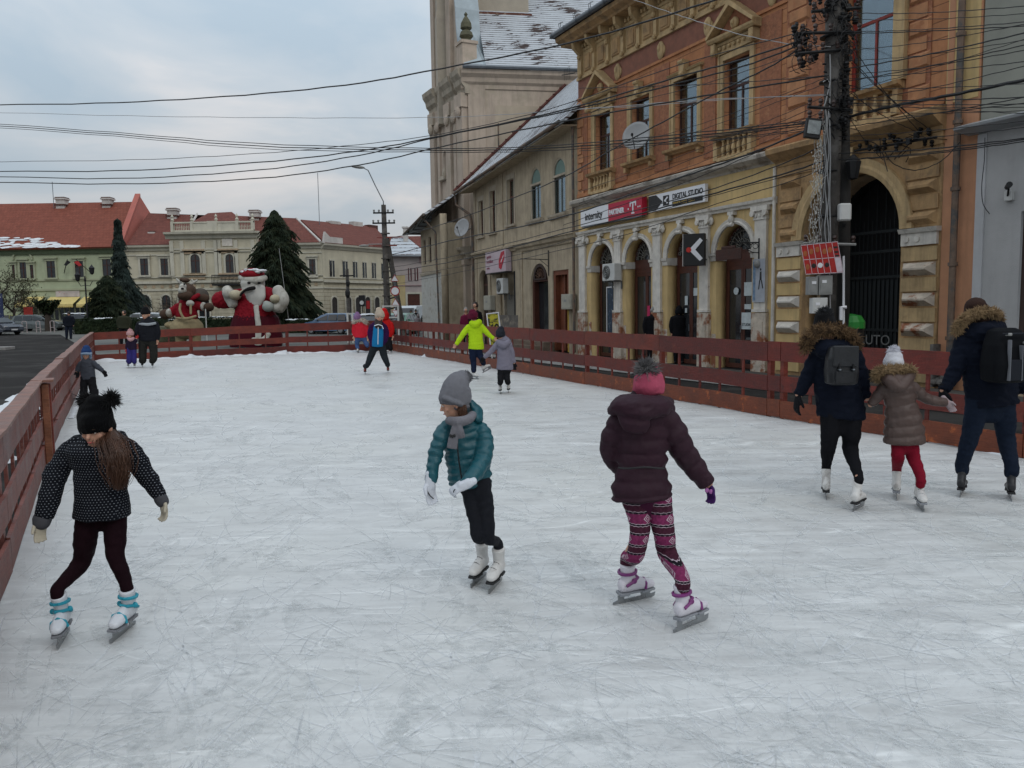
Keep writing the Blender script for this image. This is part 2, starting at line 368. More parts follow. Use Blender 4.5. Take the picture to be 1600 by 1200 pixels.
# ---- snow: ragged banks along the fence, patches by the road
def snowbank(name, line, w, h, seed, material=M_SNOW, step=.12, off=0.0, gaps=.0, base=0.0):
    """ragged ridge of ice shavings following a line"""
    rnd = random.Random(seed); P = [Vector((x,y,0)) for x,y in line]; mb = MB(); rows = []
    for a, b in zip(P, P[1:]):
        L = (b-a).length; n = max(2,int(L/step)); d = (b-a)/L; nn = Vector((-d.y,d.x,0))
        for i in range(n):
            rows.append((a+d*(L*i/n), nn))
    vs = []; K = 6
    for i,(p,nn) in enumerate(rows):
        f = .45 + .9*noise.noise(Vector((i*step*1.3,seed,0))) + .35*noise.noise(Vector((i*step*5,seed,3)))
        if gaps: f *= max(0.02, min(1, (noise.noise(Vector((i*step*.5,seed*2,1)))+.5-gaps)*3))
        f = max(.03, f)
        for k in range(K+1):
            s = k/K; q = p + nn*(off + (s-.5)*w*(.35+f*.8) + (rnd.random()-.5)*.02)
            z = h*f*math.sin(math.pi*s)*(1+.5*(rnd.random()-.5)); vs.append((q.x,q.y,base+z-.004 if 0<k<K else base-.03))
    fs = [(i*(K+1)+k, i*(K+1)+k+1, (i+1)*(K+1)+k+1, (i+1)*(K+1)+k) for i in range(len(rows)-1) for k in range(K)]
    mb.add(vs, fs); return tag(mb.build(name, material, smooth=True), kind='stuff')
snowbank('snow_ridge', FR[:4], .26,.10,3, off=.10)
snowbank('snow_ridge', FF, .5,.14,5, off=-.28)
snowbank('snow_ridge', FL[3:], .18,.04,8, off=-.10)
snowbank('snow_bank', [(.9,22.6),(4.75,13.2)], .4,.14,11, M_SNOW, off=-.3, gaps=.1, base=-.1)
snowbank('snow_bank', [(-4.6,36.2),(-1.1,27.6)], 1.0,.25,12, M_SNOW, off=-.55, gaps=-.1, base=-.1)
snowbank('snow_bank', [(-9.2,14.2),(-16.9,30.2)], .6,.12,13, M_SNOW, off=.2, gaps=.05, base=-.1)
snowbank('snow_bank', [(-6.4,9.6),(-12.0,21.0)], 1.1,.10,14, M_SNOW, off=.3, gaps=-.1, base=-.1)
snowbank('snow_bank', [(-3.2,3.2),(-5.9,8.6)], 1.9,.10,15, M_SNOW, off=.9, gaps=-.45, base=-.1)
snowbank('snow_bank', [(4.9,13.2),(6.3,10.2),(8.6,5.6)], .5,.09,16, M_SNOWD, off=-.45, gaps=.1, base=-.1)
# kerbed island with snow, at the left edge
isl = [(gp(-200,560).x,gp(-200,560).y)]+[tuple(gp(x,y).xy) for x,y in ((8,533),(24,523),(40,518),(50,515.5),(20,514.5),(-200,518))]
flat('traffic_island', isl, .04, M_KERB, thick=.2)
c = Vector((sum(p[0] for p in isl)/len(isl), sum(p[1] for p in isl)/len(isl)))
mb = MB(); pts = [Vector((p[0],p[1])) for p in isl]
ins = [p+(c-p)*.035 for p in pts]; n = len(ins)
mb.add([(p.x,p.y,.05) for p in ins]+[(p.x*.93+c.x*.07,p.y*.93+c.y*.07,.17) for p in ins], [(i,(i+1)%n,(i+1)%n+n,i+n) for i in range(n)]+[tuple(range(n,2*n))])
tag(mb.build('snow_cover', M_SNOW), kind='stuff')
P = gp(6,545); mb = MB(); mb.box(P.x-1.2,P.x+.35,P.y-.4,P.y+.5,-.1,.12); o = mb.build('concrete_block', mat('concrete',(.22,.21,.2),.85,.2,5,.4,40), bevel=.03)
tag(o,'low grey concrete block on the asphalt at the left edge of the photo','block')
# ================================================================ fences
def wood(name, col, col2, rough=.55):
    m = mat(name, col, rough, .28, 3.0, .35, 30, col2=col2, spot=(.62,1.6), stretch=(1,1,1), spec=.4)
    t, b = nodes_of(m)
    tc = N(t,'ShaderNodeTexCoord'); n = N(t,'ShaderNodeTexNoise', ins={'Scale':9.0,'Detail':6.0,'Roughness':.7})
    mp = N(t,'ShaderNodeMapping'); mp.inputs['Scale'].default_value = (.6,.6,7); LK(t, tc.outputs['Object'], mp.inputs[0]); LK(t, mp.outputs[0], n.inputs['Vector'])
    r = N(t,'ShaderNodeMapRange', ins={'From Min':.3,'From Max':.7,'To Min':.65,'To Max':1.3}); LK(t, n.outputs['Fac'], r.inputs[0])
    src = b.inputs['Base Color'].links[0].from_socket; h = N(t,'ShaderNodeHueSaturation'); LK(t, src, h.inputs['Color']); LK(t, r.outputs[0], h.inputs['Value']); LK(t, h.outputs[0], b.inputs['Base Color'])
    return m
WOODS = [wood('red stained board',(.115,.015,.009),(.07,.016,.011)), wood('red stained board darker',(.090,.013,.009),(.12,.025,.013)), wood('red stained board worn',(.135,.022,.012),(.075,.018,.013))]
W_ORANGE = wood('kick board orange scuffed',(.15,.036,.014),(.34,.085,.022))
t_, b_ = nodes_of(W_ORANGE)
W_GREY = [wood('weathered red board',(.12,.030,.021),(.18,.075,.055)), wood('weathered red board pale',(.145,.042,.030),(.095,.026,.019))]
W_CAP = wood('weathered cap plank',(.19,.09,.065),(.26,.16,.13))
W_RAW = wood('raw pine',(.17,.06,.028),(.12,.04,.02))
def fence(name, label, line, hgt, batten, mats, cap=None, seed=1, kick=None, inward=1, post=.09):
    """rink fence: hgt(s) height at distance s. boards on the rink side, battens and posts behind"""
    rnd = random.Random(seed); P = [Vector((x,y,0)) for x,y in line]
    root = empty(name, P[0]); tag(root, label, 'fence'); o = root.location
    L = 0; segs = []
    for a, b in zip(P, P[1:]):
        segs.append((a,b,L)); L += (b-a).length
    def pt(s):
        for a, b, l0 in segs:
            l = (b-a).length
            if s <= l0+l+1e-6: 
                d = (b-a).normalized(); return a + d*(s-l0), d
        d = (b-a).normalized(); return b, d
    def board(s0, s1, z0f, z1f, th, off, material, nm):
        a, d = pt(s0); b, _ = pt(s1); d = (b-a).normalized(); nn = Vector((-d.y,d.x,0))*inward
        h0, h1 = hgt(s0), hgt(s1); j = lambda: (rnd.random()-.5)*.018
        q = []
        K = max(1,int((s1-s0)/.4)); rows = []
        dz0, dz1 = j(), j()
        for i in range(K+1):
            f = i/K; p = a+(b-a)*f; h = h0+(h1-h0)*f; w = .006*math.sin(f*9+s0)
            zz0 = h*z0f + dz0*(1-f)+dz1*f + w; zz1 = h*z1f + dz0*(1-f)+dz1*f + w
            rows.append([p+nn*(off)+Vector((0,0,zz0)), p+nn*(off)+Vector((0,0,zz1)), p+nn*(off+th)+Vector((0,0,zz1)), p+nn*(off+th)+Vector((0,0,zz0))])
        vs = [v-o for r_ in rows for v in r_]; fs = [(0,1,2,3),tuple(K*4+k for k in (3,2,1,0))]
        for i in range(K):
            for k in range(4): fs.append((i*4+k,(i+1)*4+k,(i+1)*4+(k+1)%4,i*4+(k+1)%4))
        return MB().add(vs, fs).build(nm, material, root)
    s = 0
    while s < L-.4:
        s1 = min(s+batten*5+.12, L)
        # do not bend a board over a corner
        for a, b, l0 in segs:
            e = l0+(b-a).length
            if s+.3 < e < s1: s1 = e; break
        g = .006
        board(s+g, s1-g, .745, 1.0, .028, 0, rnd.choice(mats), 'top_rail')
        board(s+g, s1-g, .355, .555, .028, 0, rnd.choice(mats), 'middle_rail')
        board(s+g, s1-g, .01, .24, .03, 0, kick or rnd.choice(mats), 'kick_board')
        if cap: board(s-.02, s1+.02, .995, 1.02, .13, -.075, cap, 'cap_plank')
        n = max(1,round((s1-s)/batten))
        for i in range(n+1):
            c_, d = pt(s+(s1-s)*i/n + (0 if i in (0,n) else (rnd.random()-.5)*.12)); h = hgt(s+(s1-s)*i/n)
            nn = Vector((-d.y,d.x,0))*inward; w = post if i in (0,) else .05
            if i == n and s1 < L-.1: continue
            if i == n: w = post
            Mx = Matrix.Translation(c_-o-nn*(.0)) @ Matrix(((d.x,nn.x,0,0),(d.y,nn.y,0,0),(0,0,1,0),(0,0,0,1)))
            mb = MB(); mb.box(-w/2,w/2,-.03 if w<.06 else -.09,-.004,-.08,h*.985,Mx); mb.build('post' if w==post else 'batten', rnd.choice(mats), root)
        s = s1
    return root, pt
def topz(px, py, P): return at(px,py,P[1]).z
zl = topz(127,520,FL[-1]); zr = topz(605,500.5,FF[-1])
LL = sum((Vector(a)-Vector(b)).length for a,b in zip(FL,FL[1:])); LF = sum((Vector(a)-Vector(b)).length for a,b in zip(FF,FF[1:])); LR = sum((Vector(a)-Vector(b)).length for a,b in zip(FR,FR[1:]))
hs = [(0,zr),(15.5,topz(830,513,FR[1])),(25.5,topz(1220,535,FR[2])),(29.4,topz(1600,557.5,FR[3])),(45,1.3)]
def hR(s):
    for (a,za),(b,zb) in zip(hs,hs[1:]):
        if s <= b: return za+(zb-za)*(s-a)/(b-a)
    return hs[-1][1]
print('fence heights', zl, zr, hs)
_, ptL = fence('rink_fence','weathered reddish brown plank fence along the left side of the rink, by the road',FL,lambda s: 1.03+(zl-1.03)*max(0,s-9)/(LL-9),.52,W_GREY,cap=W_CAP,seed=4,inward=-1,post=.10)
fence('rink_fence','dark red plank fence closing the far end of the rink, in front of the inflatables',FF,lambda s: zl+(zr-zl)*s/LF,.95,WOODS,seed=5,inward=-1,post=.13)
fence('rink_fence','dark red plank fence with scuffed orange kick boards along the shop side of the rink',FR,hR,.62,WOODS,seed=6,inward=-1,kick=W_ORANGE,post=.08)
# the stout gate post of the near left panel, with pale raw edges
pq = Vector((-5.86,9.86,0)); d = Vector((-.46,.888,0)).normalized(); nn = Vector((d.y,-d.x,0))
root = [o_ for o_ in bpy.data.objects if o_.name.startswith('rink_fence')][0]
Mx = Matrix.Translation(pq-root.location) @ Matrix(((nn.x,d.x,0,0),(nn.y,d.y,0,0),(0,0,1,0),(0,0,0,1)))
for x0,x1,y0,y1,mm in ((.03,.11,-.09,-.03,W_RAW),(.03,.13,.0,.09,WOODS[2]),(.03,.09,.12,.16,W_RAW)):
    MB().box(x0,x1,y0,y1,-.02,1.0,Mx).build('gate_post',mm,root,bevel=.006)
MB().box(-.06,.17,-.12,.20,1.03,1.06,Mx).build('post_cap',W_CAP,root,bevel=.005)
# ================================================================ building materials
def brickmat(name, c1, c2, mortar, bw, bh, msize, bump=.4, rough=.85, var=.2, streak=.35, offset=.5, nscale=30, nb=.5):
    m = bpy.data.materials.new(name); m.use_nodes = True; t = m.node_tree; b = t.nodes['Principled BSDF']; b.inputs['Roughness'].default_value = rough; b.inputs['Specular IOR Level'].default_value = .2
    tc = N(t,'ShaderNodeTexCoord'); mp = N(t,'ShaderNodeMapping'); mp.inputs['Rotation'].default_value = (R(-90),0,0); LK(t, tc.outputs['Object'], mp.inputs[0])
    br = N(t,'ShaderNodeTexBrick', ins={'Color1':(*c1,1),'Color2':(*c2,1),'Mortar':(*mortar,1),'Scale':1.0,'Mortar Size':msize,'Mortar Smooth':.3,'Bias':0.0,'Brick Width':bw,'Row Height':bh}); br.offset = offset
    LK(t, mp.outputs[0], br.inputs['Vector'])
    n = N(t,'ShaderNodeTexNoise', ins={'Scale':2.2,'Detail':7.0,'Roughness':.7}); LK(t, tc.outputs['Object'], n.inputs['Vector'])
    r = N(t,'ShaderNodeMapRange', ins={'From Min':.3,'From Max':.7,'To Min':1-var,'To Max':1+var}); LK(t, n.outputs['Fac'], r.inputs[0])
    h = N(t,'ShaderNodeHueSaturation'); LK(t, br.outputs['Color'], h.inputs['Color']); LK(t, r.outputs[0], h.inputs['Value']); LK(t, h.outputs[0], b.inputs['Base Color'])
    n2 = N(t,'ShaderNodeTexNoise', ins={'Scale':float(nscale),'Detail':4.0}); LK(t, tc.outputs['Object'], n2.inputs['Vector'])
    inv = N(t,'ShaderNodeMath', operation='MULTIPLY_ADD'); inv.inputs[1].default_value = -1.0; LK(t, br.outputs['Fac'], inv.inputs[0])
    n2s = N(t,'ShaderNodeMath', operation='MULTIPLY'); n2s.inputs[1].default_value = nb; LK(t, n2.outputs['Fac'], n2s.inputs[0]); LK(t, n2s.outputs[0], inv.inputs[2])
    bp = N(t,'ShaderNodeBump', ins={'Strength':bump,'Distance':.03}); LK(t, inv.outputs[0], bp.inputs['Height']); LK(t, bp.outputs[0], b.inputs['Normal'])
    if streak: add_streaks(m, streak)
    return m
C_OR = (.44,.205,.10)
M_OR = brickmat('orange plaster with joints', C_OR, (.39,.17,.08), (.19,.09,.05), 1.4,.36,.012,.5, streak=.35)
M_ORQ = mat('orange quoin plaster', (.43,.205,.10), .85, .22, 3, .3, 30, col2=(.36,.15,.07), spot=(.6,.8)); add_streaks(M_ORQ,.3)
M_ORR = mat('hammered red plaster', (.30,.125,.068), .9, .3, 9, 1.0, 20, col2=(.38,.175,.09), spot=(.58,.6)); add_streaks(M_ORR,.3)
M_FRIEZE = mat('dark red brick frieze', (.23,.10,.068), .9, .2, 4, .7, 40)
M_CREAM = mat('ochre cream stucco', (.47,.33,.17), .8, .2, 2.5, .25, 30, col2=(.36,.24,.12), spot=(.62,.9)); add_streaks(M_CREAM,.55, 4,.4,(.10,.07,.04),.45,.75)
M_CREAMD = mat('weathered ochre stucco', (.40,.25,.12), .85, .25, 2.5, .3, 30, col2=(.26,.17,.09), spot=(.56,.9)); add_streaks(M_CREAMD,.6, 4,.4,(.09,.055,.035),.45,.78)
M_YEL = mat('yellow painted plaster', (.56,.40,.185), .8, .12, 1.8, .2, 30, col2=(.46,.27,.14), spot=(.70,1.0)); add_streaks(M_YEL,.35)
M_WHT = mat('off white stucco trim', (.60,.56,.50), .8, .15, 4, .25, 30, col2=(.34,.26,.20), spot=(.66,.9)); add_streaks(M_WHT,.45,4,.5)
M_PEEL = mat('peeling plinth plaster', (.50,.43,.35), .9, .25, 5, .6, 20, col2=(.26,.10,.05), spot=(.52,.45)); add_streaks(M_PEEL,.3)
M_TAN = mat('tan reveal plaster', (.40,.30,.20), .85, .2, 2.5, .3, 30); add_streaks(M_TAN,.4)
M_PINK = mat('salmon painted plaster', (.50,.25,.14), .85, .12, 2, .2, 30, col2=(.36,.22,.14), spot=(.68,.8)); add_streaks(M_PINK,.25)
M_GREYW = mat('grey render', (.40,.395,.39), .85, .08, 2, .3, 60); add_streaks(M_GREYW,.12)
M_GREYL = mat('light grey render', (.47,.47,.475), .85, .08, 2, .3, 60); add_streaks(M_GREYL,.15)
M_BROWN = mat('dark brown painted wood', (.075,.024,.015), .5, .25, 6, .2, 40)
M_BROWNW = mat('brown window wood', (.055,.022,.016), .5, .25, 6, .2, 40)
M_REDW = mat('red window frame paint', (.23,.03,.022), .5, .15, 6, .2, 40)
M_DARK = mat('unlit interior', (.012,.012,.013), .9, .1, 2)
M_CURT = mat('net curtain', (.42,.44,.46), .9, .25, 3, .5, 8, stretch=(6,6,.3))
M_ZINC = mat('grey sheet metal', (.15,.165,.18), .45, .2, 3, .2, 10, metal=.4)
M_RUST = mat('rusty drainpipe', (.16,.11,.08), .6, .35, 5, .3, 30, col2=(.09,.085,.08), spot=(.52,.6), metal=.2)
M_BLACK = mat('black painted iron', (.015,.015,.016), .5, .2, 5, .2, 40, metal=.3)
M_WIRE = mat('cable sheath', (.012,.012,.013), .55, .2, 5)
M_WIREL = mat('pale cable sheath', (.30,.30,.30), .6, .15, 5)
M_PLASTIC = mat('off white plastic', (.52,.52,.50), .5, .08, 4)
M_GREYBOX = mat('grey cabinet', (.24,.24,.23), .5, .15, 6, .1, 30)
M_WTXT = mat('white sign face', (.70,.70,.72), .5, .05, 2); M_KTXT = mat('black lettering', (.015,.014,.014), .5, .05, 2)
M_MAG = mat('crimson sign face', (.42,.012,.04), .45, .08, 2); M_GOLD = mat('ochre lettering', (.45,.30,.06), .5, .05, 2)
M_CONC = mat('stained concrete pole', (.075,.068,.062), .9, .3, 3, .7, 25, col2=(.14,.13,.12), spot=(.55,.8))
def glass_material():
    m = bpy.data.materials.new('window glass'); m.use_nodes = True; t = m.node_tree; t.nodes.clear()
    tr = N(t,'ShaderNodeBsdfTransparent', ins={'Color':(.75,.8,.8,1)}); gl = N(t,'ShaderNodeBsdfGlossy', ins={'Color':(.8,.85,.9,1),'Roughness':.04})
    fr = N(t,'ShaderNodeLayerWeight', ins={'Blend':.35}); ad = N(t,'ShaderNodeMapRange', ins={'To Min':.10,'To Max':.75}); LK(t, fr.outputs['Fresnel'], ad.inputs[0])
    tc = N(t,'ShaderNodeTexCoord'); nz = N(t,'ShaderNodeTexNoise', ins={'Scale':1.5,'Detail':1.0}); LK(t, tc.outputs['Object'], nz.inputs['Vector'])
    bp = N(t,'ShaderNodeBump', ins={'Strength':.10,'Distance':.03}); LK(t, nz.outputs['Fac'], bp.inputs['Height']); LK(t, bp.outputs[0], gl.inputs['Normal'])
    mx = N(t,'ShaderNodeMixShader'); LK(t, ad.outputs[0], mx.inputs[0]); LK(t, tr.outputs[0], mx.inputs[1]); LK(t, gl.outputs[0], mx.inputs[2])
    o = N(t,'ShaderNodeOutputMaterial'); LK(t, mx.outputs[0], o.inputs[0]); return m
M_GLASS = glass_material()
def darkglass(name, col=(.02,.022,.025)):
    return mat(name, col, .12, .4, .8, spec=.6)
M_DGLASS = darkglass('dark distant glazing')
def window(par, x0, x1, z0, z1, y=.22, fm=None, arched=False, transom=.62, curtain=None, mull=1, name='window', fw=.06, room=True, label=None):
    """casement set back in its opening: frame, pane, interior and curtain"""
    fm = fm or M_BROWNW
    mb = MB(); w = fw; r = (x1-x0)/2 if arched else 0; zs = z1 - r
    if arched:
        out = arch_pts(x0,x1,z0,zs); inn = arch_pts(x0+w,x1-w,z0+w,zs,rise=r-w)
        fo = wall(name, out, [inn], y-.05, y, fm, par)
    else:
        mb.box(x0,x0+w,y-.05,y,z0,z1); mb.box(x1-w,x1,y-.05,y,z0,z1); mb.box(x0+w,x1-w,y-.05,y,z0,z0+w); mb.box(x0+w,x1-w,y-.05,y,z1-w,z1)
        fo = mb.build(name, fm, par)
    if label: fo['label'] = label
    zt = z0 + (z1-z0)*transom
    mb = MB()
    mb.box(x0+w,x1-w,y-.055,y-.005,zt-.035,zt+.035)
    for i in range(mull):
        xm = x0+(x1-x0)*(i+1)/(mull+1); mb.box(xm-.03,xm+.03,y-.052,y-.006,z0+w,zt-.035)
    mb.build('glazing_bar', fm, fo)
    mb = MB(); mb.prism(arch_pts(x0+w*.5,x1-w*.5,z0+w*.5,zs,rise=r*.93) if arched else [(x0+w*.5,z0+w*.5),(x1-w*.5,z0+w*.5),(x1-w*.5,z1-w*.5),(x0+w*.5,z1-w*.5)], y-.03,y-.022); mb.build('pane', M_GLASS, fo)
    if curtain:
        mb = MB(); zc = zt if curtain == 'low' else z1-.1; n = 26; xs = [x0+.1+(x1-x0-.2)*i/n for i in range(n+1)]
        vs = [(x, y+.08+.035*math.sin(i*1.7), z) for z in (z0+.05, zc) for i, x in enumerate(xs)]
        mb.add(vs, [(i,i+1,i+n+2,i+n+1) for i in range(n)]); mb.build('curtain', M_CURT, fo, smooth=True)
    if room:
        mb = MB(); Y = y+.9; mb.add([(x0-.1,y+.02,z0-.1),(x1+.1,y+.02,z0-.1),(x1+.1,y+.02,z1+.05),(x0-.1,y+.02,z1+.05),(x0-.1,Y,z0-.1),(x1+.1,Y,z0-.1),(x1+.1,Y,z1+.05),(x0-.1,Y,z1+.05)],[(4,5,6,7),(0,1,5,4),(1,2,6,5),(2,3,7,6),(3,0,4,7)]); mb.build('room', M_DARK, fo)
    return fo
def baluster(mb, x, y, z0, z1, r=.06, n=8):
    h = z1-z0; mb.lathe([(r*.8,0),(r*.8,h*.08),(r*.45,h*.14),(r*.95,h*.35),(r*.9,h*.5),(r*.42,h*.72),(r*.4,h*.85),(r*.75,h*.92),(r*.75,h)], (x,y,z0), n)
def archivolt(par, c, zs, r0, r1, y0, y1, material, name='arch_moulding', n=18):
    mb = MB(); A = []; 
    for i in range(n+1):
        a = math.pi*i/n; A.append([(c+r*math.cos(a), yy, zs+r*math.sin(a)) for r, yy in ((r0,y1),(r0,y0),(r0+(r1-r0)*.35,y0-.03),(r0+(r1-r0)*.55,y0),(r1,y0-.02),(r1,y1))])
    vs = [p for row in A for p in row]; K = 6
    fs = [(i*K+k,(i+1)*K+k,(i+1)*K+(k+1)%K,i*K+(k+1)%K) for i in range(n) for k in range(K)] + [tuple(range(K)), tuple(n*K+k for k in range(K-1,-1,-1))]
    mb.add(vs, fs); return mb.build(name, material, par)
# ================================================================ the ochre and orange corner building
FBo = Vector((2.748,32.283,0)); FB = Frame((FBo.x,FBo.y), (FBo.x+.42718*16,FBo.y-.90417*16))
B = empty('ornate_shop_building', FBo, FB.rz)
tag(B,'two storey building with orange upper wall, triangular window pediments and a yellow arcaded shop front','building')
ARC = [(.95,2.55),(3.38,4.94),(5.87,7.45),(8.35,9.92)]; ZS = 3.43
# ground floor wall
wall('shop_wall', [(0,-.2),(10.95,-.2),(10.95,5.80),(0,5.80)], [arch_pts(a,b,-.12,ZS) for a,b in ARC], 0,.45, M_YEL, B)
# gate section
GX0, GX1, GS = 11.9, 14.92, 3.5
wall('gate_wall', [(10.95,-.2),(15.9,-.2),(15.9,5.80),(10.95,5.80)], [arch_pts(GX0,GX1,-.12,GS,20)], -.05,.5, M_CREAMD, B)
# upper walls
WIN = [(1.3,2.42),(3.75,4.88),(6.22,7.42),(8.62,9.76),(13.15,14.55)]
wall('upper_wall', [(0,6.0),(15.9,6.0),(15.9,9.92),(0,9.92)], [[(a,6.88),(b,6.88),(b,9.02 if i<4 else 9.5),(a,9.02 if i<4 else 9.5)] for i,(a,b) in enumerate(WIN)], .02,.42, M_OR, B)
mb = MB(); mb.box(0,15.9,0.03,.42,9.92,10.62); mb.build('brick_frieze', M_FRIEZE, B)
mb = MB(); mb.box(0,15.9,.0,.42,10.62,12.1); mb.build('entablature', M_CREAM, B)
# body behind the walls
mb = MB(); mb.box(.02,16.68,1.6,9,-.1,12.05); mb.box(.02,.3,.45,1.6,-.1,12.05); mb.box(16.4,16.68,.45,1.6,-.1,12.05); mb.box(10.96,11.3,.5,1.6,5.85,12.0); mb.build('side_wall', M_CREAMD, B)
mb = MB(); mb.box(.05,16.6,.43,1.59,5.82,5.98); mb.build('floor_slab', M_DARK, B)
# rough panels between the windows and raised blocks
mb = MB()
for a,b in ((2.62,3.45),(5.12,5.95),(7.72,8.25),(10.15,10.95),(.30,.72)): mb.box(a,b,-.005,.04,6.35,9.75)
mb.build('rough_panel', M_ORR, B)
mb = MB()
for a,b in ((11.15,12.7),(14.8,15.5)): mb.box(a,b,-.008,.04,6.25,9.85)
mb.build('rough_panel', M_ORR, B)
mb = MB(); k = 0
z = 6.32
while z < 9.7:
    for a,b in ((11.25,11.95),(14.95,15.5)):
        if k%2 == 0: mb.frust(a,b,z,z+.34,-.01,-.07,.05)
        else: mb.box(a-.05,b-.1,-.03,-.008,z+.02,z+.32)
    z += .36; k += 1
z = 6.1; k = 0
while z < 9.8:
    mb.box(.0,.28 if k%2 else .45,-.035,.03,z,z+.3); z += .34; k += 1
mb.build('quoin_block', M_ORQ, B)
# string courses
mb = MB()
prof = [(.1,5.70),(-.02,5.70),(-.06,5.76),(-.20,5.80),(-.34,5.88),(-.36,5.98),(-.30,6.03),(.1,6.10)]
mb.profx(prof, -.14, 10.9); mb.build('cornice', mat('weathered grey stucco',(.42,.38,.33),.85,.25,3,.4,30,col2=(.22,.19,.16),spot=(.55,.6)), B)
mb = MB(); prof = [(.1,5.55),(-.10,5.55),(-.14,5.66),(-.26,5.72),(-.48,5.86),(-.50,5.98),(-.44,6.03),(.1,6.14)]
mb.profx(prof, 10.92, 15.95); mb.box(10.95,15.92,-.09,.1,5.28,5.54); mb.build('cornice', M_CREAMD, B)
mb = MB(); mb.box(0,15.9,-.07,.05,6.12,6.26); mb.box(0,15.9,-.03,.05,9.86,9.95); mb.build('string_course', M_OR, B)
# frieze base line and pilasters of the shop front
mb = MB(); mb.profx([(.05,4.60),(-.08,4.60),(-.10,4.66),(-.16,4.70),(-.18,4.78),(.05,4.80)], .05, 10.93); mb.build('moulding', M_WHT, B)
for i,(a,b) in enumerate(((.14,.60),(2.70,3.14),(5.14,5.58),(7.64,8.06),(10.10,10.56))):
    mb = MB(); mb.box(a,b,-.09,.05,1.62,4.22); mb.box(a-.05,b+.05,-.13,.05,1.62,1.70)
    mb.box(a-.03,b+.03,-.12,.05,4.22,4.28); mb.box(a-.02,b+.02,-.11,.05,4.28,4.46); mb.box(a-.10,b+.10,-.17,.05,4.46,4.598)
    for s in (a-.02,b+.02): mb.lathe([(.0,-.05),(.085,-.05),(.085,.03),(.0,.03)],(s,-.15,4.40),10,Vector((0,1,0)))
    for q in range(3): mb.ell((a+.08+q*(b-a-.16)/2,-.12,4.34),.05,.03,.07,n=8,m=6)
    mb.build('pilaster', M_WHT, B)
    mb = MB(); mb.box(a-.06,b+.06,-.12,.05,-.1,1.60); mb.box(a+.05,b-.05,-.14,-.11,.35,1.35); mb.build('pedestal', M_PEEL, B)
    if i in (4,): 
        mb = MB(); mb.tube([(a+.78,-.10,5.6),(a+.78,-.10,.1)],.05,10); mb.build('drainpipe', M_WHT, B)
mb = MB()
for a,b in ARC:
    for x in (a-.19,b+.19):
        mb.ell((x,-.06,4.40),.10,.06,.13,n=10,m=8); mb.ell((x,-.11,4.42),.05,.04,.06,n=8,m=6)
mb.build('rosette', M_WHT, B)
for i,(a,b) in enumerate(ARC):
    c = (a+b)/2; r = (b-a)/2
    archivolt(B, c, ZS, r, r+.18, -.05, .02, M_WHT)
    mb = MB(); mb.ell((c,-.12,ZS+r+.14),.09,.09,.15,n=10,m=8); mb.box(c-.12,c+.12,-.16,.0,ZS+r+.26,ZS+r+.36); mb.lathe([(.06,-.1),(.06,.1)],(c,-.14,ZS+r-.02),8,Vector((1,0,0))); mb.build('keystone', M_WHT, B)
    mb = MB(); mb.profx([(.44,3.18),(-.03,3.18),(-.05,3.30),(-.09,3.34),(-.10,3.42),(.44,3.43)], a-.24, a+.04); mb.profx([(.44,3.18),(-.03,3.18),(-.05,3.30),(-.09,3.34),(-.10,3.42),(.44,3.43)], b-.04, b+.24); mb.build('impost', M_WHT, B)
    # peeling bottom of the piers
    mb = MB(); mb.box(a-.2,a-.002,-.006,.02,-.1,1.25-.1*i); mb.box(b+.002,b+.2,-.006,.02,-.1,1.0+.12*(i%3)); mb.build('plinth', M_PEEL, B)
def fanlight(par, c, zs, r, y):
    """half-round fanlight with iron rays and rings"""
    fo = wall('fanlight', [(c+r*math.cos(math.pi*k/16), zs+r*math.sin(math.pi*k/16)) for k in range(17)], [[(c+(r-.09)*math.cos(math.pi*k/16), zs+.05+(r-.11)*math.sin(math.pi*k/16)) for k in range(17)]], y-.06, y, M_BROWN, par)
    mb = MB()
    for k in range(1,12):
        a = math.pi*k/12; mb.tube([(c+.16*math.cos(a),y-.08,zs+.08+.16*math.sin(a)),(c+(r-.2)*math.cos(a),y-.08,zs+.05+(r-.2)*math.sin(a))],.011,4)
        a2 = a+math.pi/24; mb.tube([(c+(r-.16)*math.cos(a2)+.05*math.cos(w_),y-.08,zs+.05+(r-.16)*math.sin(a2)+.05*math.sin(w_)) for w_ in [q*math.pi/3 for q in range(7)]],.010,4)
    for rr in (.16,.32,r-.24): mb.tube([(c+rr*math.cos(math.pi*k/14),y-.08,zs+.06+rr*math.sin(math.pi*k/14)) for k in range(15)],.011,4)
    mb.build('grille', mat('pale iron grille',(.20,.19,.17),.6,.2,6), fo)
    mb = MB(); mb.prism([(c+(r-.05)*math.cos(math.pi*k/14),zs+.02+(r-.05)*math.sin(math.pi*k/14)) for k in range(15)], y-.03,y-.02); mb.build('pane', M_DGLASS, fo)
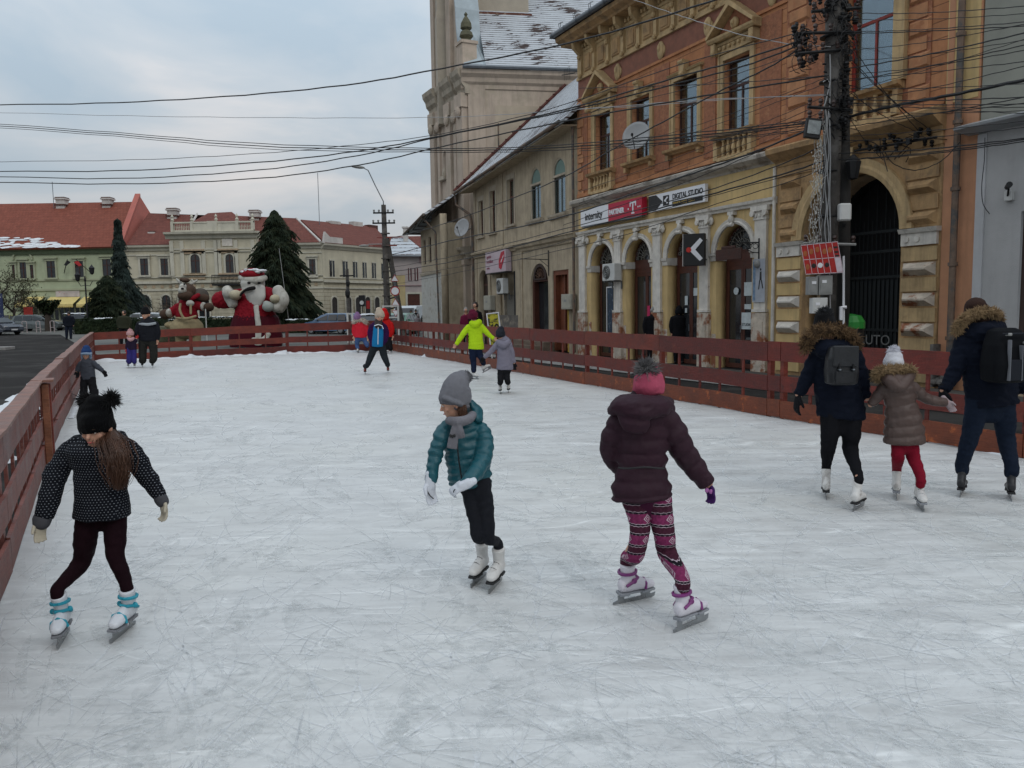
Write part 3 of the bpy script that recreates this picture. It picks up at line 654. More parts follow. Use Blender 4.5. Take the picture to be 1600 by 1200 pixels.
def shop_door(par, x0, x1, z0, z1, y, leaves, posters=()):
    """glazed timber shop door"""
    w = .07; mb = MB(); mb.box(x0,x0+w,y-.06,y,z0,z1); mb.box(x1-w,x1,y-.06,y,z0,z1); mb.box(x0+w,x1-w,y-.06,y,z1-.14,z1); fo = mb.build('door', M_BROWN, par)
    xs = [x0+w+(x1-x0-2*w)*k/leaves for k in range(leaves+1)]
    for a,b in zip(xs,xs[1:]):
        mb = MB(); s = .085; yy = y-.04
        mb.box(a+.005,a+s,yy-.03,yy,z0,z1-.145); mb.box(b-s,b-.005,yy-.03,yy,z0,z1-.145)
        for za,zb in ((z0,z0+.14),(z0+.75,z0+.86),(z1-.26,z1-.146)): mb.box(a+s,b-s,yy-.028,yy-.002,za,zb)
        lf = mb.build('door_leaf', M_BROWN, fo)
    mb = MB(); mb.box(x0+w,x1-w,y-.05,y-.044,z0,z1-.14); mb.build('pane', M_DGLASS, fo)
    mb = MB(); mb.tube([(xs[len(xs)//2]-.05,y-.11,1.0),(xs[len(xs)//2]-.05,y-.11,1.22)],.015,6); mb.build('handle', M_ZINC, fo)
    for (px0,px1,pz0,pz1,mm) in posters:
        MB().box(px0,px1,y-.085,y-.073,pz0,pz1).build('notice', mm, fo)
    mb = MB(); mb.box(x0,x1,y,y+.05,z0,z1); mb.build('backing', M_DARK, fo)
    return fo
M_NOTE = mat('pale paper notice',(.50,.55,.56),.7,.15,9); M_BLUEP = mat('dark blue poster',(.02,.04,.07),.4,.3,4,col2=(.18,.22,.26),spot=(.6,2)); M_CYAN = mat('cyan sticker',(.12,.42,.5),.5,.1,4); M_PINKP = mat('magenta sticker',(.5,.02,.10),.5,.1,4)
YD = .44
for i,(a,b) in enumerate(ARC):
    c = (a+b)/2; r = (b-a)/2
    fanlight(B, c, ZS, r, YD)
    mb = MB(); mb.box(a,b,YD-.07,YD+.01,3.16,3.425); mb.build('lintel', M_BROWN, B)
    notes = {0:[(1.55,2.3,.75,2.55,M_BLUEP)],1:[(4.25,4.5,.95,1.15,M_CYAN),(4.2,4.36,1.3,1.85,M_PINKP),(4.45,4.6,2.0,2.2,mat('red sticker',(.5,.05,.03),.5,.1,4))],2:[(6.35,6.5,1.85,2.15,M_NOTE),(6.8,7.05,2.15,2.4,M_NOTE),(6.36,6.46,1.6,1.75,M_NOTE)],3:[(9.2,9.55,2.1,2.5,M_NOTE),(9.22,9.5,1.7,1.85,M_NOTE),(9.1,9.5,1.1,1.6,M_NOTE),(9.3,9.45,.25,.5,M_NOTE)]}[i]
    shop_door(B, a+.02, b-.02, -.08, 3.16, YD, 1 if i == 0 else 2, notes)
    text('lettering', 'STUDIO' if i==3 else '', 9.12, 1.2, YD-.088, .12, M_KTXT, B) if i == 3 else None
mb = MB(); mb.lathe([(.001,0),(.11,0.0),(.11,.01),(.001,.01)],(8.86,YD-.09,2.25),14,Vector((0,-1,0))); mb.build('notice', M_NOTE, B)
# blue-rimmed light box poster at the first door
mb = MB(); 
for (x0,x1,z0,z1) in ((1.5,1.54,.7,2.6),(2.31,2.35,.7,2.6),(1.54,2.31,.7,.74),(1.54,2.31,2.56,2.6)): mb.box(x0,x1,YD-.10,YD-.088,z0,z1)
mb.build('notice', M_WTXT, B)
# ---- gate passage: deep reveal, imposts, archivolt, quoin piers, iron gate
c = (GX0+GX1)/2; gr = (GX1-GX0)/2
pts = [(GX0,-.1)]+[(c-gr*math.cos(math.pi*k/20), GS+gr*math.sin(math.pi*k/20)) for k in range(21)]+[(GX1,-.1)]
mb = MB(); n = len(pts); mb.add([(x,.5,z) for x,z in pts]+[(x,1.15,z) for x,z in pts], [(i,i+1,i+1+n,i+n) for i in range(n-1)]); mb.build('passage_reveal', M_TAN, B)
mb = MB(); mb.add([(x,1.15,z) for x,z in pts]+[(x,1.57,z) for x,z in pts], [(i,i+1,i+1+n,i+n) for i in range(n-1)]+[tuple(range(n,2*n))]); mb.build('passage_shade', M_DARK, B)  # near-black vault and closing sheet stand in for the shade inside the passage
archivolt(B, c, GS+.02, gr, gr+.34, -.13, -.04, M_CREAM, n=24)
mb = MB(); mb.prism([(c-.2,GS+gr-.02),(c+.2,GS+gr-.02),(c+.28,GS+gr+.58),(c-.28,GS+gr+.58)],-.3,-.05); mb.ell((c,-.3,GS+gr+.3),.16,.12,.2); mb.build('keystone', M_CREAM, B)
gate = MB(); M_GATE = mat('dark green gate iron',(.006,.009,.010),.5,.2,5,.2,30,metal=.2)
for k in range(23):
    x = GX0+.06+(GX1-GX0-.12)*k/22; zt = GS+math.sqrt(max(0,gr**2-(x-c)**2)) if k%2==0 else 3.95
    gate.box(x-.011,x+.011,1.08,1.10,.05,zt-.03)
for zz in (.1,1.1,2.45,3.1,3.6): gate.box(GX0+.02,GX1-.02,1.06,1.12,zz,zz+.07)
go = gate.build('gate', M_GATE, B)
mb = MB(); mb.box(GX0+.03,c-.02,1.11,1.14,-.05,2.4); mb.box(c+.02,GX1-.03,1.11,1.14,-.05,2.4); mb.build('gate_panel', M_GATE, go)
text('lettering','FAUTO',12.62,.76,1.05,.36,mat('chalk paint',(.15,.15,.145),.9,.3,20),go,bold=.0)
for (a,b) in ((11.0,11.86),(14.97,15.88)):
    mb = MB(); mbd = MB(); z = .0; k = 0
    while z < 3.1:
        if k%2 == 0: mb.box(a,b,-.09,-.045,z+.01,z+.32)
        else: mbd.frust(a+.03,b-.05,z+.02,z+.32,-.05,-.24,.13)
        z += .345; k += 1
    mb.build('pier_block', M_YEL if a < 12 else M_CREAM, B); mbd.build('diamond_block', M_WHT if a<12 else M_PEEL, B)
    mb = MB(); mb.box(a+.0,b+.0,-.13,-.045,3.12,3.40); mb.profx([(.45,3.40),(-.17,3.40),(-.2,3.46),(-.22,3.5),(.45,3.52)],a-.03,b+.04)
    for q in range(2): mb.lathe([(.001,0),(.07,0),(.07,.03),(.001,.03)],(a+.15+q*.28,-.13,3.26),10,Vector((0,-1,0)))
    mb.build('impost', M_WHT, B)
    mb = MB(); mbd = MB(); z = 3.55; k = 0
    while z < 5.2:
        if k%2: mb.box(a+.05,b-.02,-.09,-.045,z+.01,z+.32)
        else: mbd.frust(a+.08,b-.06,z+.02,z+.32,-.05,-.2,.12)
        z += .345; k += 1
    mb.build('pier_block', M_CREAMD, B); mbd.build('diamond_block', M_CREAMD, B)
# salmon strip and drainpipe
mb = MB(); mb.box(15.92,16.69,-.02,.4,-.2,12.1); mb.box(15.96,16.1,-.05,-.02,5.9,12.0); mb.build('corner_strip', M_PINK, B)
mb = MB(); mb.box(15.93,16.66,-.04,-.02,6.1,11.9); mb.build('corner_strip', M_YEL, B)
mb = MB(); mb.tube([(16.32,-.16,12.3),(16.32,-.16,-.1)],.075,10)
for z in (1,2.6,4.2,5.6,7.4,9,10.5): mb.lathe([(.10,0),(.10,.08)],(16.32,-.16,z),10)
mb.build('drainpipe', M_RUST, B)
mb = MB(); mb.box(15.93,16.0,-.28,.0,-.05,.9); 
for k in range(14): mb.ell((15.95+random.random()*.7,-.1-random.random()*.25,.05+random.random()*.15+.25*(k%2)),.10,.08,.08,n=7,m=5)
mb.build('broken_plinth', mat('rubble stone',(.14,.13,.12),.9,.4,9,.8,20), B)
# ---- upper windows with their surrounds
for i,(a,b) in enumerate(WIN):
    zt = 9.02 if i < 4 else 9.5
    window(B, a, b, 6.88, zt, .26, M_REDW if i == 4 else M_BROWNW, transom=.64, curtain='low' if i in (2,3,4) else None, fw=.10 if i == 4 else .06, label='dark red framed window with a pale curtain' if i==4 else None)
    mb = MB(); s = .17
    mb.box(a-s,a,-.05,.03,6.88,zt+s); mb.box(b,b+s,-.05,.03,6.88,zt+s); mb.box(a,b,-.05,.03,zt,zt+s)
    mb.box(a-s-.03,a-s+.03,-.07,.03,6.88,zt+s+.03)
    mb.build('window_surround', M_CREAM, B)
    mb = MB(); mb.profx([(.3,6.72),(-.10,6.72),(-.14,6.76),(-.26,6.80),(-.28,6.88),(.26,6.90)],a-.32,b+.32)
    mb.box(a-.26,a-.12,-.18,.02,6.56,6.72); mb.box(b+.12,b+.26,-.18,.02,6.56,6.72)
    mb.build('sill', M_CREAMD, B)
    if i in (0,3,4):
        mb = MB()
        nb = 5
        for k in range(nb): baluster(mb, a+.12+(b-a-.24)*k/(nb-1), -.10, 6.22, 6.72, .075)
        mb.box(a-.25,a-.08,-.18,.02,6.14,6.56); mb.box(b+.08,b+.25,-.18,.02,6.14,6.56); mb.box(a-.08,b+.08,-.18,.02,6.10,6.21)
        mb.build('balustrade', M_CREAM, B)
        mb = MB(); mb.box(a-.05,b+.05,-.012,.02,6.21,6.71); mb.build('balustrade_back', M_CREAMD, B)
        # entablature with dentils, then the pediment
        z0 = zt+s+.02; mb = MB(); mb.box(a-.3,b+.3,-.09,.02,z0,z0+.32); mb.box(a-.22,b+.22,-.13,-.09,z0+.24,z0+.32)
        for k in range(7): mb.ell((a-.05+(b-a+.1)*k/6,-.13,z0+.15),.055,.05,.06,n=8,m=6)
        for x in (a-.24,b+.24): mb.box(x-.09,x+.09,-.24,.02,z0+.02,z0+.32); mb.ell((x,-.22,z0+.06),.09,.09,.1,n=8,m=6)
        zp = z0+.34; mb.profx([(.02,zp),(-.26,zp),(-.32,zp+.06),(-.34,zp+.12),(.02,zp+.12)],a-.42,b+.42)
        cx = (a+b)/2; hw = (b-a)/2+.42; hh = .72 if i < 4 else .8
        for sgn in (-1,1):
            P0 = Vector((cx+sgn*hw,0,zp+.12)); P1 = Vector((cx,0,zp+.12+hh)); d = (P1-P0); L = d.length; an = math.atan2(d.z, d.x*1.0)
            th = .13; nx, nz = -d.z/L, d.x/L
            if nz < 0: nx, nz = -nx, -nz
            poly = [(P0.x,P0.z),(P1.x,P1.z),(P1.x,P1.z+th*1.25),(P0.x+sgn*.02,P0.z+th*.7)]
            if sgn > 0: poly = poly[::-1]
            mb.prism(poly, -.35, .02)
        mb.ell((cx,-.10,zp+.12+hh*.36),.16,.1,.17,n=10,m=8); mb.ell((cx,-.17,zp+.12+hh*.38),.08,.08,.09,n=8,m=6)
        mb.build('pediment', M_CREAM, B)
        mb = MB(); mb.prism([(cx-hw+.1,zp+.12),(cx+hw-.1,zp+.12),(cx,zp+.1+hh)],-.06,.015); mb.build('pediment_field', M_ORR if i<4 else M_CREAM, B)
    else:
        mb = MB(); cx = (a+b)/2
        mb.profx([(.02,zt+s),(-.10,zt+s),(-.15,zt+s+.06),(.02,zt+s+.09)],a-.26,b+.26)
        mb.prism([(cx-.1,zt+.02),(cx+.1,zt+.02),(cx+.15,zt+.5),(cx-.15,zt+.5)],-.2,.0); mb.lathe([(.07,-.12),(.07,.12)],(cx,-.2,zt+.46),8,Vector((1,0,0))); mb.lathe([(.05,-.08),(.05,.08)],(cx,-.2,zt+.1),8,Vector((1,0,0)))
        mb.build('keystone', M_CREAM, B)
# big surround of the gate window
mb = MB()
for x in (12.7,14.62): mb.box(x,x+.3,-.16,.02,6.9,9.7); mb.box(x-.04,x+.34,-.2,.02,9.35,9.6); mb.ell((x+.15,-.2,9.2),.13,.1,.12,n=8,m=6)
mb.build('window_pilaster', M_CREAM, B)
# ---- medallions, entablature panels, brackets, main cornice, gutter
for x in (2.9,5.5,7.9,10.6):
    mb = MB(); mb.ell((x,-.02,10.22),.17,.10,.30,n=12,m=10); mb.ell((x,-.10,10.28),.08,.06,.13,n=10,m=8); mb.lathe([(.20,-.02),(.20,.03),(.17,.05)],(x,.02,10.22),14,Vector((0,-1,0))); mb.build('medallion', M_CREAM, B)
mb = MB(); mb.box(0,15.9,-.05,.0,10.62,10.72); mb.box(0,15.9,-.03,.0,11.62,11.72)
x = .35; k = 0; pan = MB()
while x < 15.6:
    mb.box(x-.09,x+.09,-.10,.0,10.72,11.50); mb.profx([(0,11.5),(-.14,11.5),(-.40,11.72),(-.44,11.96),(0,11.96)],x-.08,x+.08); mb.ell((x,-.14,11.42),.09,.08,.10,n=8,m=6); mb.ell((x,-.12,10.72),.08,.07,.09,n=8,m=6)
    if k%1 == 0: pan.frust(x+.2,x+.78,10.82,11.48,0,-.05,.04); pan.box(x+.30,x+.68,-.075,-.05,10.92,11.38)
    x += .98; k += 1
for q in range(80): mb.box(.1+q*.197,.2+q*.197,-.10,-.0,11.74,11.86)
mb.build('bracket', M_CREAM, B); pan.build('frieze_panel', M_CREAMD, B)
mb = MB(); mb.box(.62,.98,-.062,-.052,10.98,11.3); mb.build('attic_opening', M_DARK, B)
mb = MB(); mb.profx([(.3,11.96),(-.46,11.96),(-.52,12.02),(-.72,12.12),(-.76,12.26),(.3,12.30)],-.42,16.2); mb.build('main_cornice', M_CREAMD, B)
mb = MB(); mb.lathe([(.10,0),(.10,16.9)],(-.5,-.86,12.36),12,Vector((1,0,0)))
for k in range(18): mb.lathe([(.115,0),(.115,.03)],(-.4+k*.95,-.86,12.36),12,Vector((1,0,0))); 
gut = mb.build('gutter', M_ZINC, B, smooth=True)
mb = MB(); mb.add([(-.55,-.95,12.29),(16.3,-.95,12.29),(16.3,4.5,15.5),(-.55,4.5,15.5),(-.55,9,12.3),(16.3,9,12.3)],[(0,1,2,3),(3,2,5,4),(0,3,4),(1,5,2)]); mb.build('roof', M_ZINC, B)
mb = MB()
for k in range(9):
    for dx in (0,.12): mb.tube([(.2+k*1.1+dx,-.9,12.45),(.2+k*1.1+dx,-.93,12.62),(.2+k*1.1+dx,-.8,12.66)],.012,4)
mb.build('snow_guard', M_BLACK, B)
# ---- things hung on this building: each its own thing, placed in world space through the frame
def on(Fr, x, y, z): return Fr.w(x,y,z)
def hung(name, label, cat, Fr, x, y, z, group=None):
    e = empty(name, Fr.w(x,y,z), Fr.rz); return tag(e, label, cat, group)
S = hung('shop_sign','long shop sign board, white left half with script lettering and crimson right half','sign',FB,.65,-.28,4.97)
MB().box(0,2.0,0,.2,-.02,.60).build('white_panel', M_WTXT, S); MB().box(2.003,4.15,-.005,.2,-.02,.60).build('red_panel', M_MAG, S)
text('lettering','internity',.34,.18,-.012,.40,M_KTXT,S,sx=.92,bold=.004); text('lettering','PARTENER',2.06,.20,-.014,.24,M_WTXT,S,sx=.86,bold=.012)
mb = MB()
for bx in ((3.42,3.80,.44,.51),(3.42,3.47,.34,.44),(3.75,3.80,.34,.44),(3.575,3.645,.12,.44),(3.52,3.70,.08,.13),(3.30,3.36,.24,.30),(3.9,3.95,.26,.31),(4.02,4.07,.26,.31)): mb.box(bx[0],bx[1],-.018,-.006,bx[2],bx[3])
mb.build('logo', M_WTXT, S)
mb = MB(); mb.box(.05,4.1,.0,.18,-.06,-.025); mb.build('frame', M_ZINC, S)
S = hung('photo_studio_sign','pale shop sign with a black arrow shape and dark lettering DIGITAL STUDIO','sign',FB,5.11,-.22,5.0)
MB().box(0,2.95,0,.12,0,.54).build('panel', M_WTXT, S)
mb = MB(); mb.prism([(.0,.02),(.42,.02),(.78,.27),(.42,.52),(.0,.52)],-.012,-.003); mb.box(.82,1.14,-.012,-.003,.12,.44)
mb.box(1.32,2.85,-.012,-.003,.05,.20); mb.build('black_shape', M_KTXT, S)
mb = MB(); mb.prism([(.88,.28),(1.05,.40),(1.10,.36),(.97,.28),(1.10,.20),(1.05,.16)],-.018,-.0125); mb.build('logo', M_WTXT, S)
text('lettering','DIGITAL STUDIO',1.32,.27,-.006,.235,M_KTXT,S,sx=.86,bold=.006); text('lettering','SERVICII  FOTO  VIDEO',1.36,.075,-.016,.125,M_GOLD,S,sx=.86,bold=.002)
S = hung('projecting_sign','black square projecting shop sign with a white angle mark and a red dot','sign',FB,8.12,-.42,3.05)
S.rotation_euler.z = FB.rz + R(38)
MB().box(-.55,.12,.0,.2,0,.98).build('box', M_KTXT, S, bevel=.01); MB().box(-.56,-.54,.0,.2,-.005,.985).build('edge_strip', mat('pale sign edge',(.45,.42,.40),.5), S)
mb = MB(); mb.prism([(-.36,.49),(-.02,.84),(.07,.76),(-.16,.49),(.07,.22),(-.02,.14)],-.014,-.003); mb.build('logo', M_WTXT, S)
mb = MB(); mb.lathe([(.001,0),(.08,0),(.08,.008),(.001,.008)],(-.36,-.016,.49),14,Vector((0,-1,0))); mb.build('red_dot', mat('red sign mark',(.5,.03,.02),.5), S)
mb = MB(); mb.tube([(.1,.1,.2),(.1,.42,.2)],.02,6); mb.tube([(.1,.1,.8),(.1,.42,.8)],.02,6); mb.build('bracket', M_BLACK, S)
S = hung('hanging_sign','dark brown carved board on an ornate iron bracket above the rightmost shop door','sign',FB,10.3,-.1,3.4)
mb = MB(); mb.tube([(0,0,.18),(-.25,-.75,.18)],.022,6); mb.tube([(0,0,.3),(0,0,-.35)],.022,6); mb.tube([(0,0,-.1)]+[(-.05-.1*math.sin(k/8*math.pi),-.15-.16*math.sin(k/8*math.pi),-.1+.26*k/8) for k in range(9)],.014,5)
for k in range(3): mb.tube([(-.06*k-.03+.03*math.cos(q*.8),-.18*k-.1+.07*math.cos(q*.8),.08+.07*math.sin(q*.8)) for q in range(9)],.010,4)
mb.build('bracket', M_BLACK, S)
mb = MB(); mb.box(-1.15,-.05,-.60,-.55,-.28,.04); mb.box(-.9,-.3,-.6,-.55,.04,.12); mb.build('board', mat('carved brown board',(.05,.018,.012),.6,.3,8,.5,30), S, bevel=.01)
mb = MB(); mb.ell((0,-.05,-.42),.10,.10,.12,n=8,m=6); mb.build('ornament', M_GREYBOX, S)
S = hung('poster','tall pale poster with a dark figure, glued to the rightmost white pilaster','poster',FB,10.08,-.11,1.9)
MB().box(0,.5,-.012,0,0,1.22).build('sheet', mat('grey blue paper poster',(.36,.38,.42),.7,.15,4), S); MB().box(.02,.12,-.016,-.013,.05,1.15).build('side_print', mat('blue print',(.16,.24,.34),.7,.4,14), S)
mb = MB(); mb.ell((.33,-.016,.92),.03,.004,.035); mb.prism([(.29,.62),(.37,.62),(.36,.86),(.30,.86)],-.018,-.013); mb.prism([(.28,.62),(.32,.62),(.27,.36),(.24,.36)],-.018,-.013); mb.prism([(.34,.62),(.38,.62),(.44,.4),(.41,.38)],-.018,-.013); mb.build('printed_figure', M_KTXT, S)
def dish(label, P, aim, r, pole):
    e = empty('satellite_dish', P); tag(e, label, 'satellite dish'); a = Vector(aim).normalized()
    mb = MB(); prof = [(.001,0)]+[(r*k/6, .22*r*(k/6)**2) for k in range(1,7)]+[(r,.22*r-.01),(r*.5,.22*r*.25-.03),(.001,-.03)]
    mb.lathe(prof,(0,0,0),24,a); mb.build('reflector', mat('grey dish paint',(.34,.34,.34),.5,.08,3,col2=(.26,.25,.24),spot=(.6,.6)), e, smooth=True)
    mb = MB(); q = a.to_track_quat('Z','Y'); lo = q @ Vector((0,-r*.95,.22*r)); 
    if lo.z > 0: lo = q @ Vector((0,r*.95,.22*r))
    f = a*r*.95 + Vector((0,0,-r*.25)); mb.tube([lo,f],.015,5); mb.ell(f,.045,.045,.06); mb.build('feed_arm', M_BLACK, e)
    mb = MB(); mb.tube([(0,0,0), Vector(pole)*.6+Vector((0,0,-.1)), pole],.03,6); mb.build('mount', M_ZINC, e)
    return e
yv = FB.y; 
dish('large pale satellite dish in front of the second orange-wall window', FB.w(4.9,-.55,7.52), -FB.y*.8+FB.x*.55+Vector((0,0,.25)), .49, yv*.55)
def aircon(label, Fr, x, y, z, w=.8, h=.55):
    e = hung('air_conditioner', label, 'air conditioner', Fr, x, y, z)
    MB().box(0,w,-.3,0,0,h).build('case', M_PLASTIC, e, bevel=.015)
    mb = MB(); mb.lathe([(.001,0),(h*.4,0),(h*.4,.012),(.001,.012)],(w*.36,-.305,h*.5),18,Vector((0,-1,0))); fo = mb.build('fan', M_BLACK, e)
    mb = MB()
    for k in range(1,5): mb.tube([(w*.36+h*.09*k*math.cos(q*math.pi/8),-.322,h*.5+h*.09*k*math.sin(q*math.pi/8)) for q in range(17)],.006,4)
    mb.build('fan_guard', M_PLASTIC, fo)
    mb = MB(); mb.box(.08,.12,-.28,.1,-.04,-.003); mb.box(w-.12,w-.08,-.28,.1,-.04,-.003); mb.box(.08,.12,.06,.1,-.3,-.04); mb.box(w-.12,w-.08,.06,.1,-.3,-.04); mb.build('bracket', M_ZINC, e)
    return e
aircon('white air conditioner unit beside the leftmost arch of the yellow shop front', FB, 2.45,-.13,2.78,.82,.62)
# TV aerial at the left roof corner
e = hung('tv_aerial','small comb-like TV aerial sticking out over the church side from the orange building','aerial',FB,-.05,-.1,10.95)
mb = MB(); mb.tube([(0,0,0),(-.75,-.15,.10)],.02,5)
for k in range(4): mb.tube([(-.25-.15*k,-.07,.05+.02*k-.22),(-.25-.15*k,-.07,.05+.02*k+.22)],.010,4)
mb.build('aerial_rods', M_BLACK, e)
# ================================================================ grey building at the right edge
G0 = FB.w(16.72,0.0,0); FG = Frame(G0.xy, (G0+FB.x*10).xy)
G = empty('grey_rendered_building', G0, FB.rz); tag(G,'grey rendered building at the right edge of the photo with a wide dark shop window','building')
wall('wall', [(0,-.2),(9,-.2),(9,5.35),(0,5.35)], [[(.95,.9),(7.4,.9),(7.4,3.62),(.95,3.62)]], -.02,.4, M_GREYW, G)
wall('upper_wall', [(0,5.36),(9,5.36),(9,14),(0,14)], [[(1.95,5.95),(3.2,5.95),(3.2,9),(1.95,9)]], -.0,.4, mat('greenish grey render',(.27,.27,.23),.85,.1,2,.3,60), G)
mb = MB(); mb.box(1.3,1.93,-.06,.0,5.9,9.4); mb.box(3.22,3.8,-.06,.0,5.9,9.4); mb.build('window_surround', M_GREYL, G)
window(G,1.95,3.2,5.95,9.0,.25,M_BROWNW)
mb = MB(); mb.box(-.02,.18,-.05,.0,0,5.3); mb.build('corner_trim', M_GREYL, G)
mb = MB(); mb.profx([(.1,5.30),(-.5,5.40),(-.52,5.45),(.1,5.62)],-.25,9); mb.build('canopy', mat('pale canopy metal',(.34,.35,.36),.5,.15,3), G)
mb = MB(); mb.box(.95,1.05,.06,.2,.9,3.62); mb.box(1.05,7.4,.06,.2,3.52,3.62); mb.box(1.05,7.4,.06,.2,2.35,2.41); mb.box(3.2,3.28,.07,.19,.9,3.5); mb.box(1.05,7.4,.06,.2,.9,1.0); fo = mb.build('shop_window', mat('dark brown metal frame',(.05,.03,.025),.4), G)
mb = MB(); mb.box(1.0,7.4,.12,.13,.9,3.6); mb.build('pane', M_DGLASS, fo)
mb = MB(); mb.box(.02,9,.45,8,-.1,13.9); mb.build('rear_wall', M_DARK, G)
mb = MB(); mb.box(0,9,-.08,-.02,-.1,.5); mb.build('plinth', M_TAN, G)
e = hung('security_camera','small dark security camera on a white bracket on the grey wall','security camera',FG,.72,-.02,3.95)
MB().box(-.08,.08,-.1,0,-.1,.1).build('junction_box', M_PLASTIC, e, bevel=.01); mb = MB(); mb.tube([(0,-.1,0),(.08,-.2,.12)],.02,6); mb.lathe([(.05,0),(.06,.2)],(.02,-.16,.16),10,Vector((.6,-.6,.15))); mb.build('camera_body', M_BLACK, e)
# ================================================================ old beige house left of it
HA = Vector((-1.8965,44.0176,0)); HB = Vector((2.7696,32.2365,0)); FH = Frame(HA.xy, HB.xy); HL = 12.62
Hh = empty('old_beige_house', HA, FH.rz); tag(Hh,'old beige two storey house with snow covered roof, between church and orange building','building')
M_BEI = mat('stained beige plaster',(.41,.335,.235),.9,.2,1.8,.35,30,col2=(.32,.26,.18),spot=(.58,.5)); add_streaks(M_BEI,.55,3,.3,(.09,.075,.06),.45,.75)
M_BEIL = mat('pale beige trim',(.40,.34,.26),.9,.18,2.5,.3,30); add_streaks(M_BEIL,.45)
HW = [(.72,1.45,5.66,7.5),(2.5,3.28,5.70,7.78),(4.92,5.8,5.85,7.98)]; HAW = [(7.75,8.95,5.78),(10.2,11.45,5.75)]
holes = [[(a,c_),(b,c_),(b,d_),(a,d_)] for a,b,c_,d_ in HW]+[arch_pts(a,b,z0,7.42,rise=.62) for a,b,z0 in HAW]
holes += [arch_pts(.5,1.95,-.1,3.15), [(3.2,.9),(5.8,.9),(5.8,3.6),(3.2,3.6)], arch_pts(7.65,9.62,.15,2.85,rise=.95), [(10.1,-.1),(11.65,-.1),(11.65,3.4),(10.1,3.4)]]
wall('wall', [(0,-.2),(HL,-.2),(HL,9.3),(0,8.65)], holes, 0,.45, M_BEI, Hh)
for a,b,c_,d_ in HW:
    window(Hh,a,b,c_,d_,.2,mat('red brown window paint',(.10,.03,.02),.5,.2,6),curtain='low',room=False)
    mb = MB(); s=.13; mb.box(a-s,a,-.025,.01,c_,d_+.25); mb.box(b,b+s,-.025,.01,c_,d_+.25); mb.box(a,b,-.025,.01,d_,d_+.25); mb.profx([(.2,c_-.12),(-.12,c_-.12),(-.14,c_-.02),(.2,c_)],a-.2,b+.2); mb.build('window_surround', M_BEIL, Hh)
M_VERD = mat('verdigris painted tympanum',(.16,.23,.20),.8,.15,3)
for a,b,z0 in HAW:
    window(Hh,a,b,z0,7.30,.16,mat('grey green window paint',(.13,.14,.12),.6,.2,6),transom=.99,mull=1,curtain='low',room=False)
    c = (a+b)/2; r = (b-a)/2
    mb = MB(); mb.prism([(c+(r-.04)*math.cos(math.pi*k/14), 7.34+.62*math.sin(math.pi*k/14)) for k in range(15)],.08,.14); mb.build('tympanum', M_VERD, Hh)
    mb = MB(); mb.tube([(a+.04,.05,z0),(a+.04,.05,7.4)]+[(c-(r-.04)*math.cos(math.pi*k/14),.05,7.4+.60*math.sin(math.pi*k/14)) for k in range(15)]+[(b-.04,.05,z0)],.045,6); mb.box(a,b,.0,.12,7.27,7.36); mb.build('window_surround', M_BEIL, Hh)
    mb = MB(); mb.profx([(.2,z0-.22),(-.06,z0-.22),(-.16,z0-.1),(-.18,z0-.02),(.2,z0)],a-.25,b+.25); mb.build('sill', M_BEIL, Hh)
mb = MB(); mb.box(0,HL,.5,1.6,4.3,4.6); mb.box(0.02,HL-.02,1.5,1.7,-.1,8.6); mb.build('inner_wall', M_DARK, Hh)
mb = MB(); mb.profx([(.02,4.55),(-.10,4.55),(-.14,4.66),(-.26,4.72),(-.28,4.80),(.02,4.9)],.0,6.2); mb.profx([(.02,4.45),(-.06,4.45),(-.10,4.56),(-.20,4.62),(-.24,4.74),(-.30,4.78),(.02,4.92)],6.25,HL-.02); mb.build('string_course', M_BEI, Hh)
mb = MB(); 
for a,b in ((0,.35),(2.1,2.45),(6.2,6.75)): mb.box(a,b,-.05,0,.0,4.5)
for a,b in ((4.05,4.35),(0,.3)): mb.box(a,b,-.04,0,4.9,8.5)
mb.build('pilaster', M_BEI, Hh)
mb = MB(); mb.box(2.3,6.2,-.05,0,-.1,1.5); mb.box(6.8,10.1,-.08,0,-.1,.5); mb.build('plinth', mat('damp grey plinth',(.13,.115,.10),.9,.35,3,.5,20,col2=(.26,.22,.17),spot=(.56,1)), Hh)
# ground floor openings
M_DWOOD = mat('dark weathered door wood',(.035,.018,.013),.6,.3,5,.4,20); M_RWOOD = mat('red brown door wood',(.15,.045,.02),.6,.3,5,.4,20)
mb = MB(); mb.prism(arch_pts(.5,1.95,-.1,3.15),.30,.36); do = mb.build('door', M_DWOOD, Hh); mb = MB(); mb.box(1.2,1.25,.27,.3,0,3.1); mb.box(.6,1.85,.27,.3,3.05,3.15); mb.box(.62,1.15,.28,.3,.3,1.4); mb.box(1.3,1.83,.28,.3,.3,1.4); mb.build('door_frame', M_BROWN, do)
mb = MB(); mb.box(3.2,5.8,.3,.36,.9,3.6); do = mb.build('recess_back', M_BEI, Hh); mb = MB(); mb.box(3.9,3.98,.12,.3,.9,3.6); mb.box(3.2,5.8,.26,.32,2.6,2.7); mb.build('recess_frame', M_BEIL, do)
mb = MB(); mb.box(3.6,5.7,.24,.29,.95,2.5); mb.build('shutter', mat('grey shutter',(.16,.145,.12),.7,.2,4,.4,20,stretch=(1,1,8)), do)
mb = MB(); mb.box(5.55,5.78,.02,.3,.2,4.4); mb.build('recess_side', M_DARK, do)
mb = MB(); mb.prism(arch_pts(7.65,9.62,.15,2.85,rise=.95),.34,.40); do = mb.build('shop_window', M_DGLASS, Hh)
mb = MB(); mb.box(7.65,7.85,.1,.34,.15,3.35); mb.box(9.42,9.62,.1,.34,.15,3.35); mb.box(7.85,9.42,.12,.34,.15,.5); mb.box(7.65,9.62,.1,.3,3.0,3.1); mb.build('frame', M_BROWN, do)
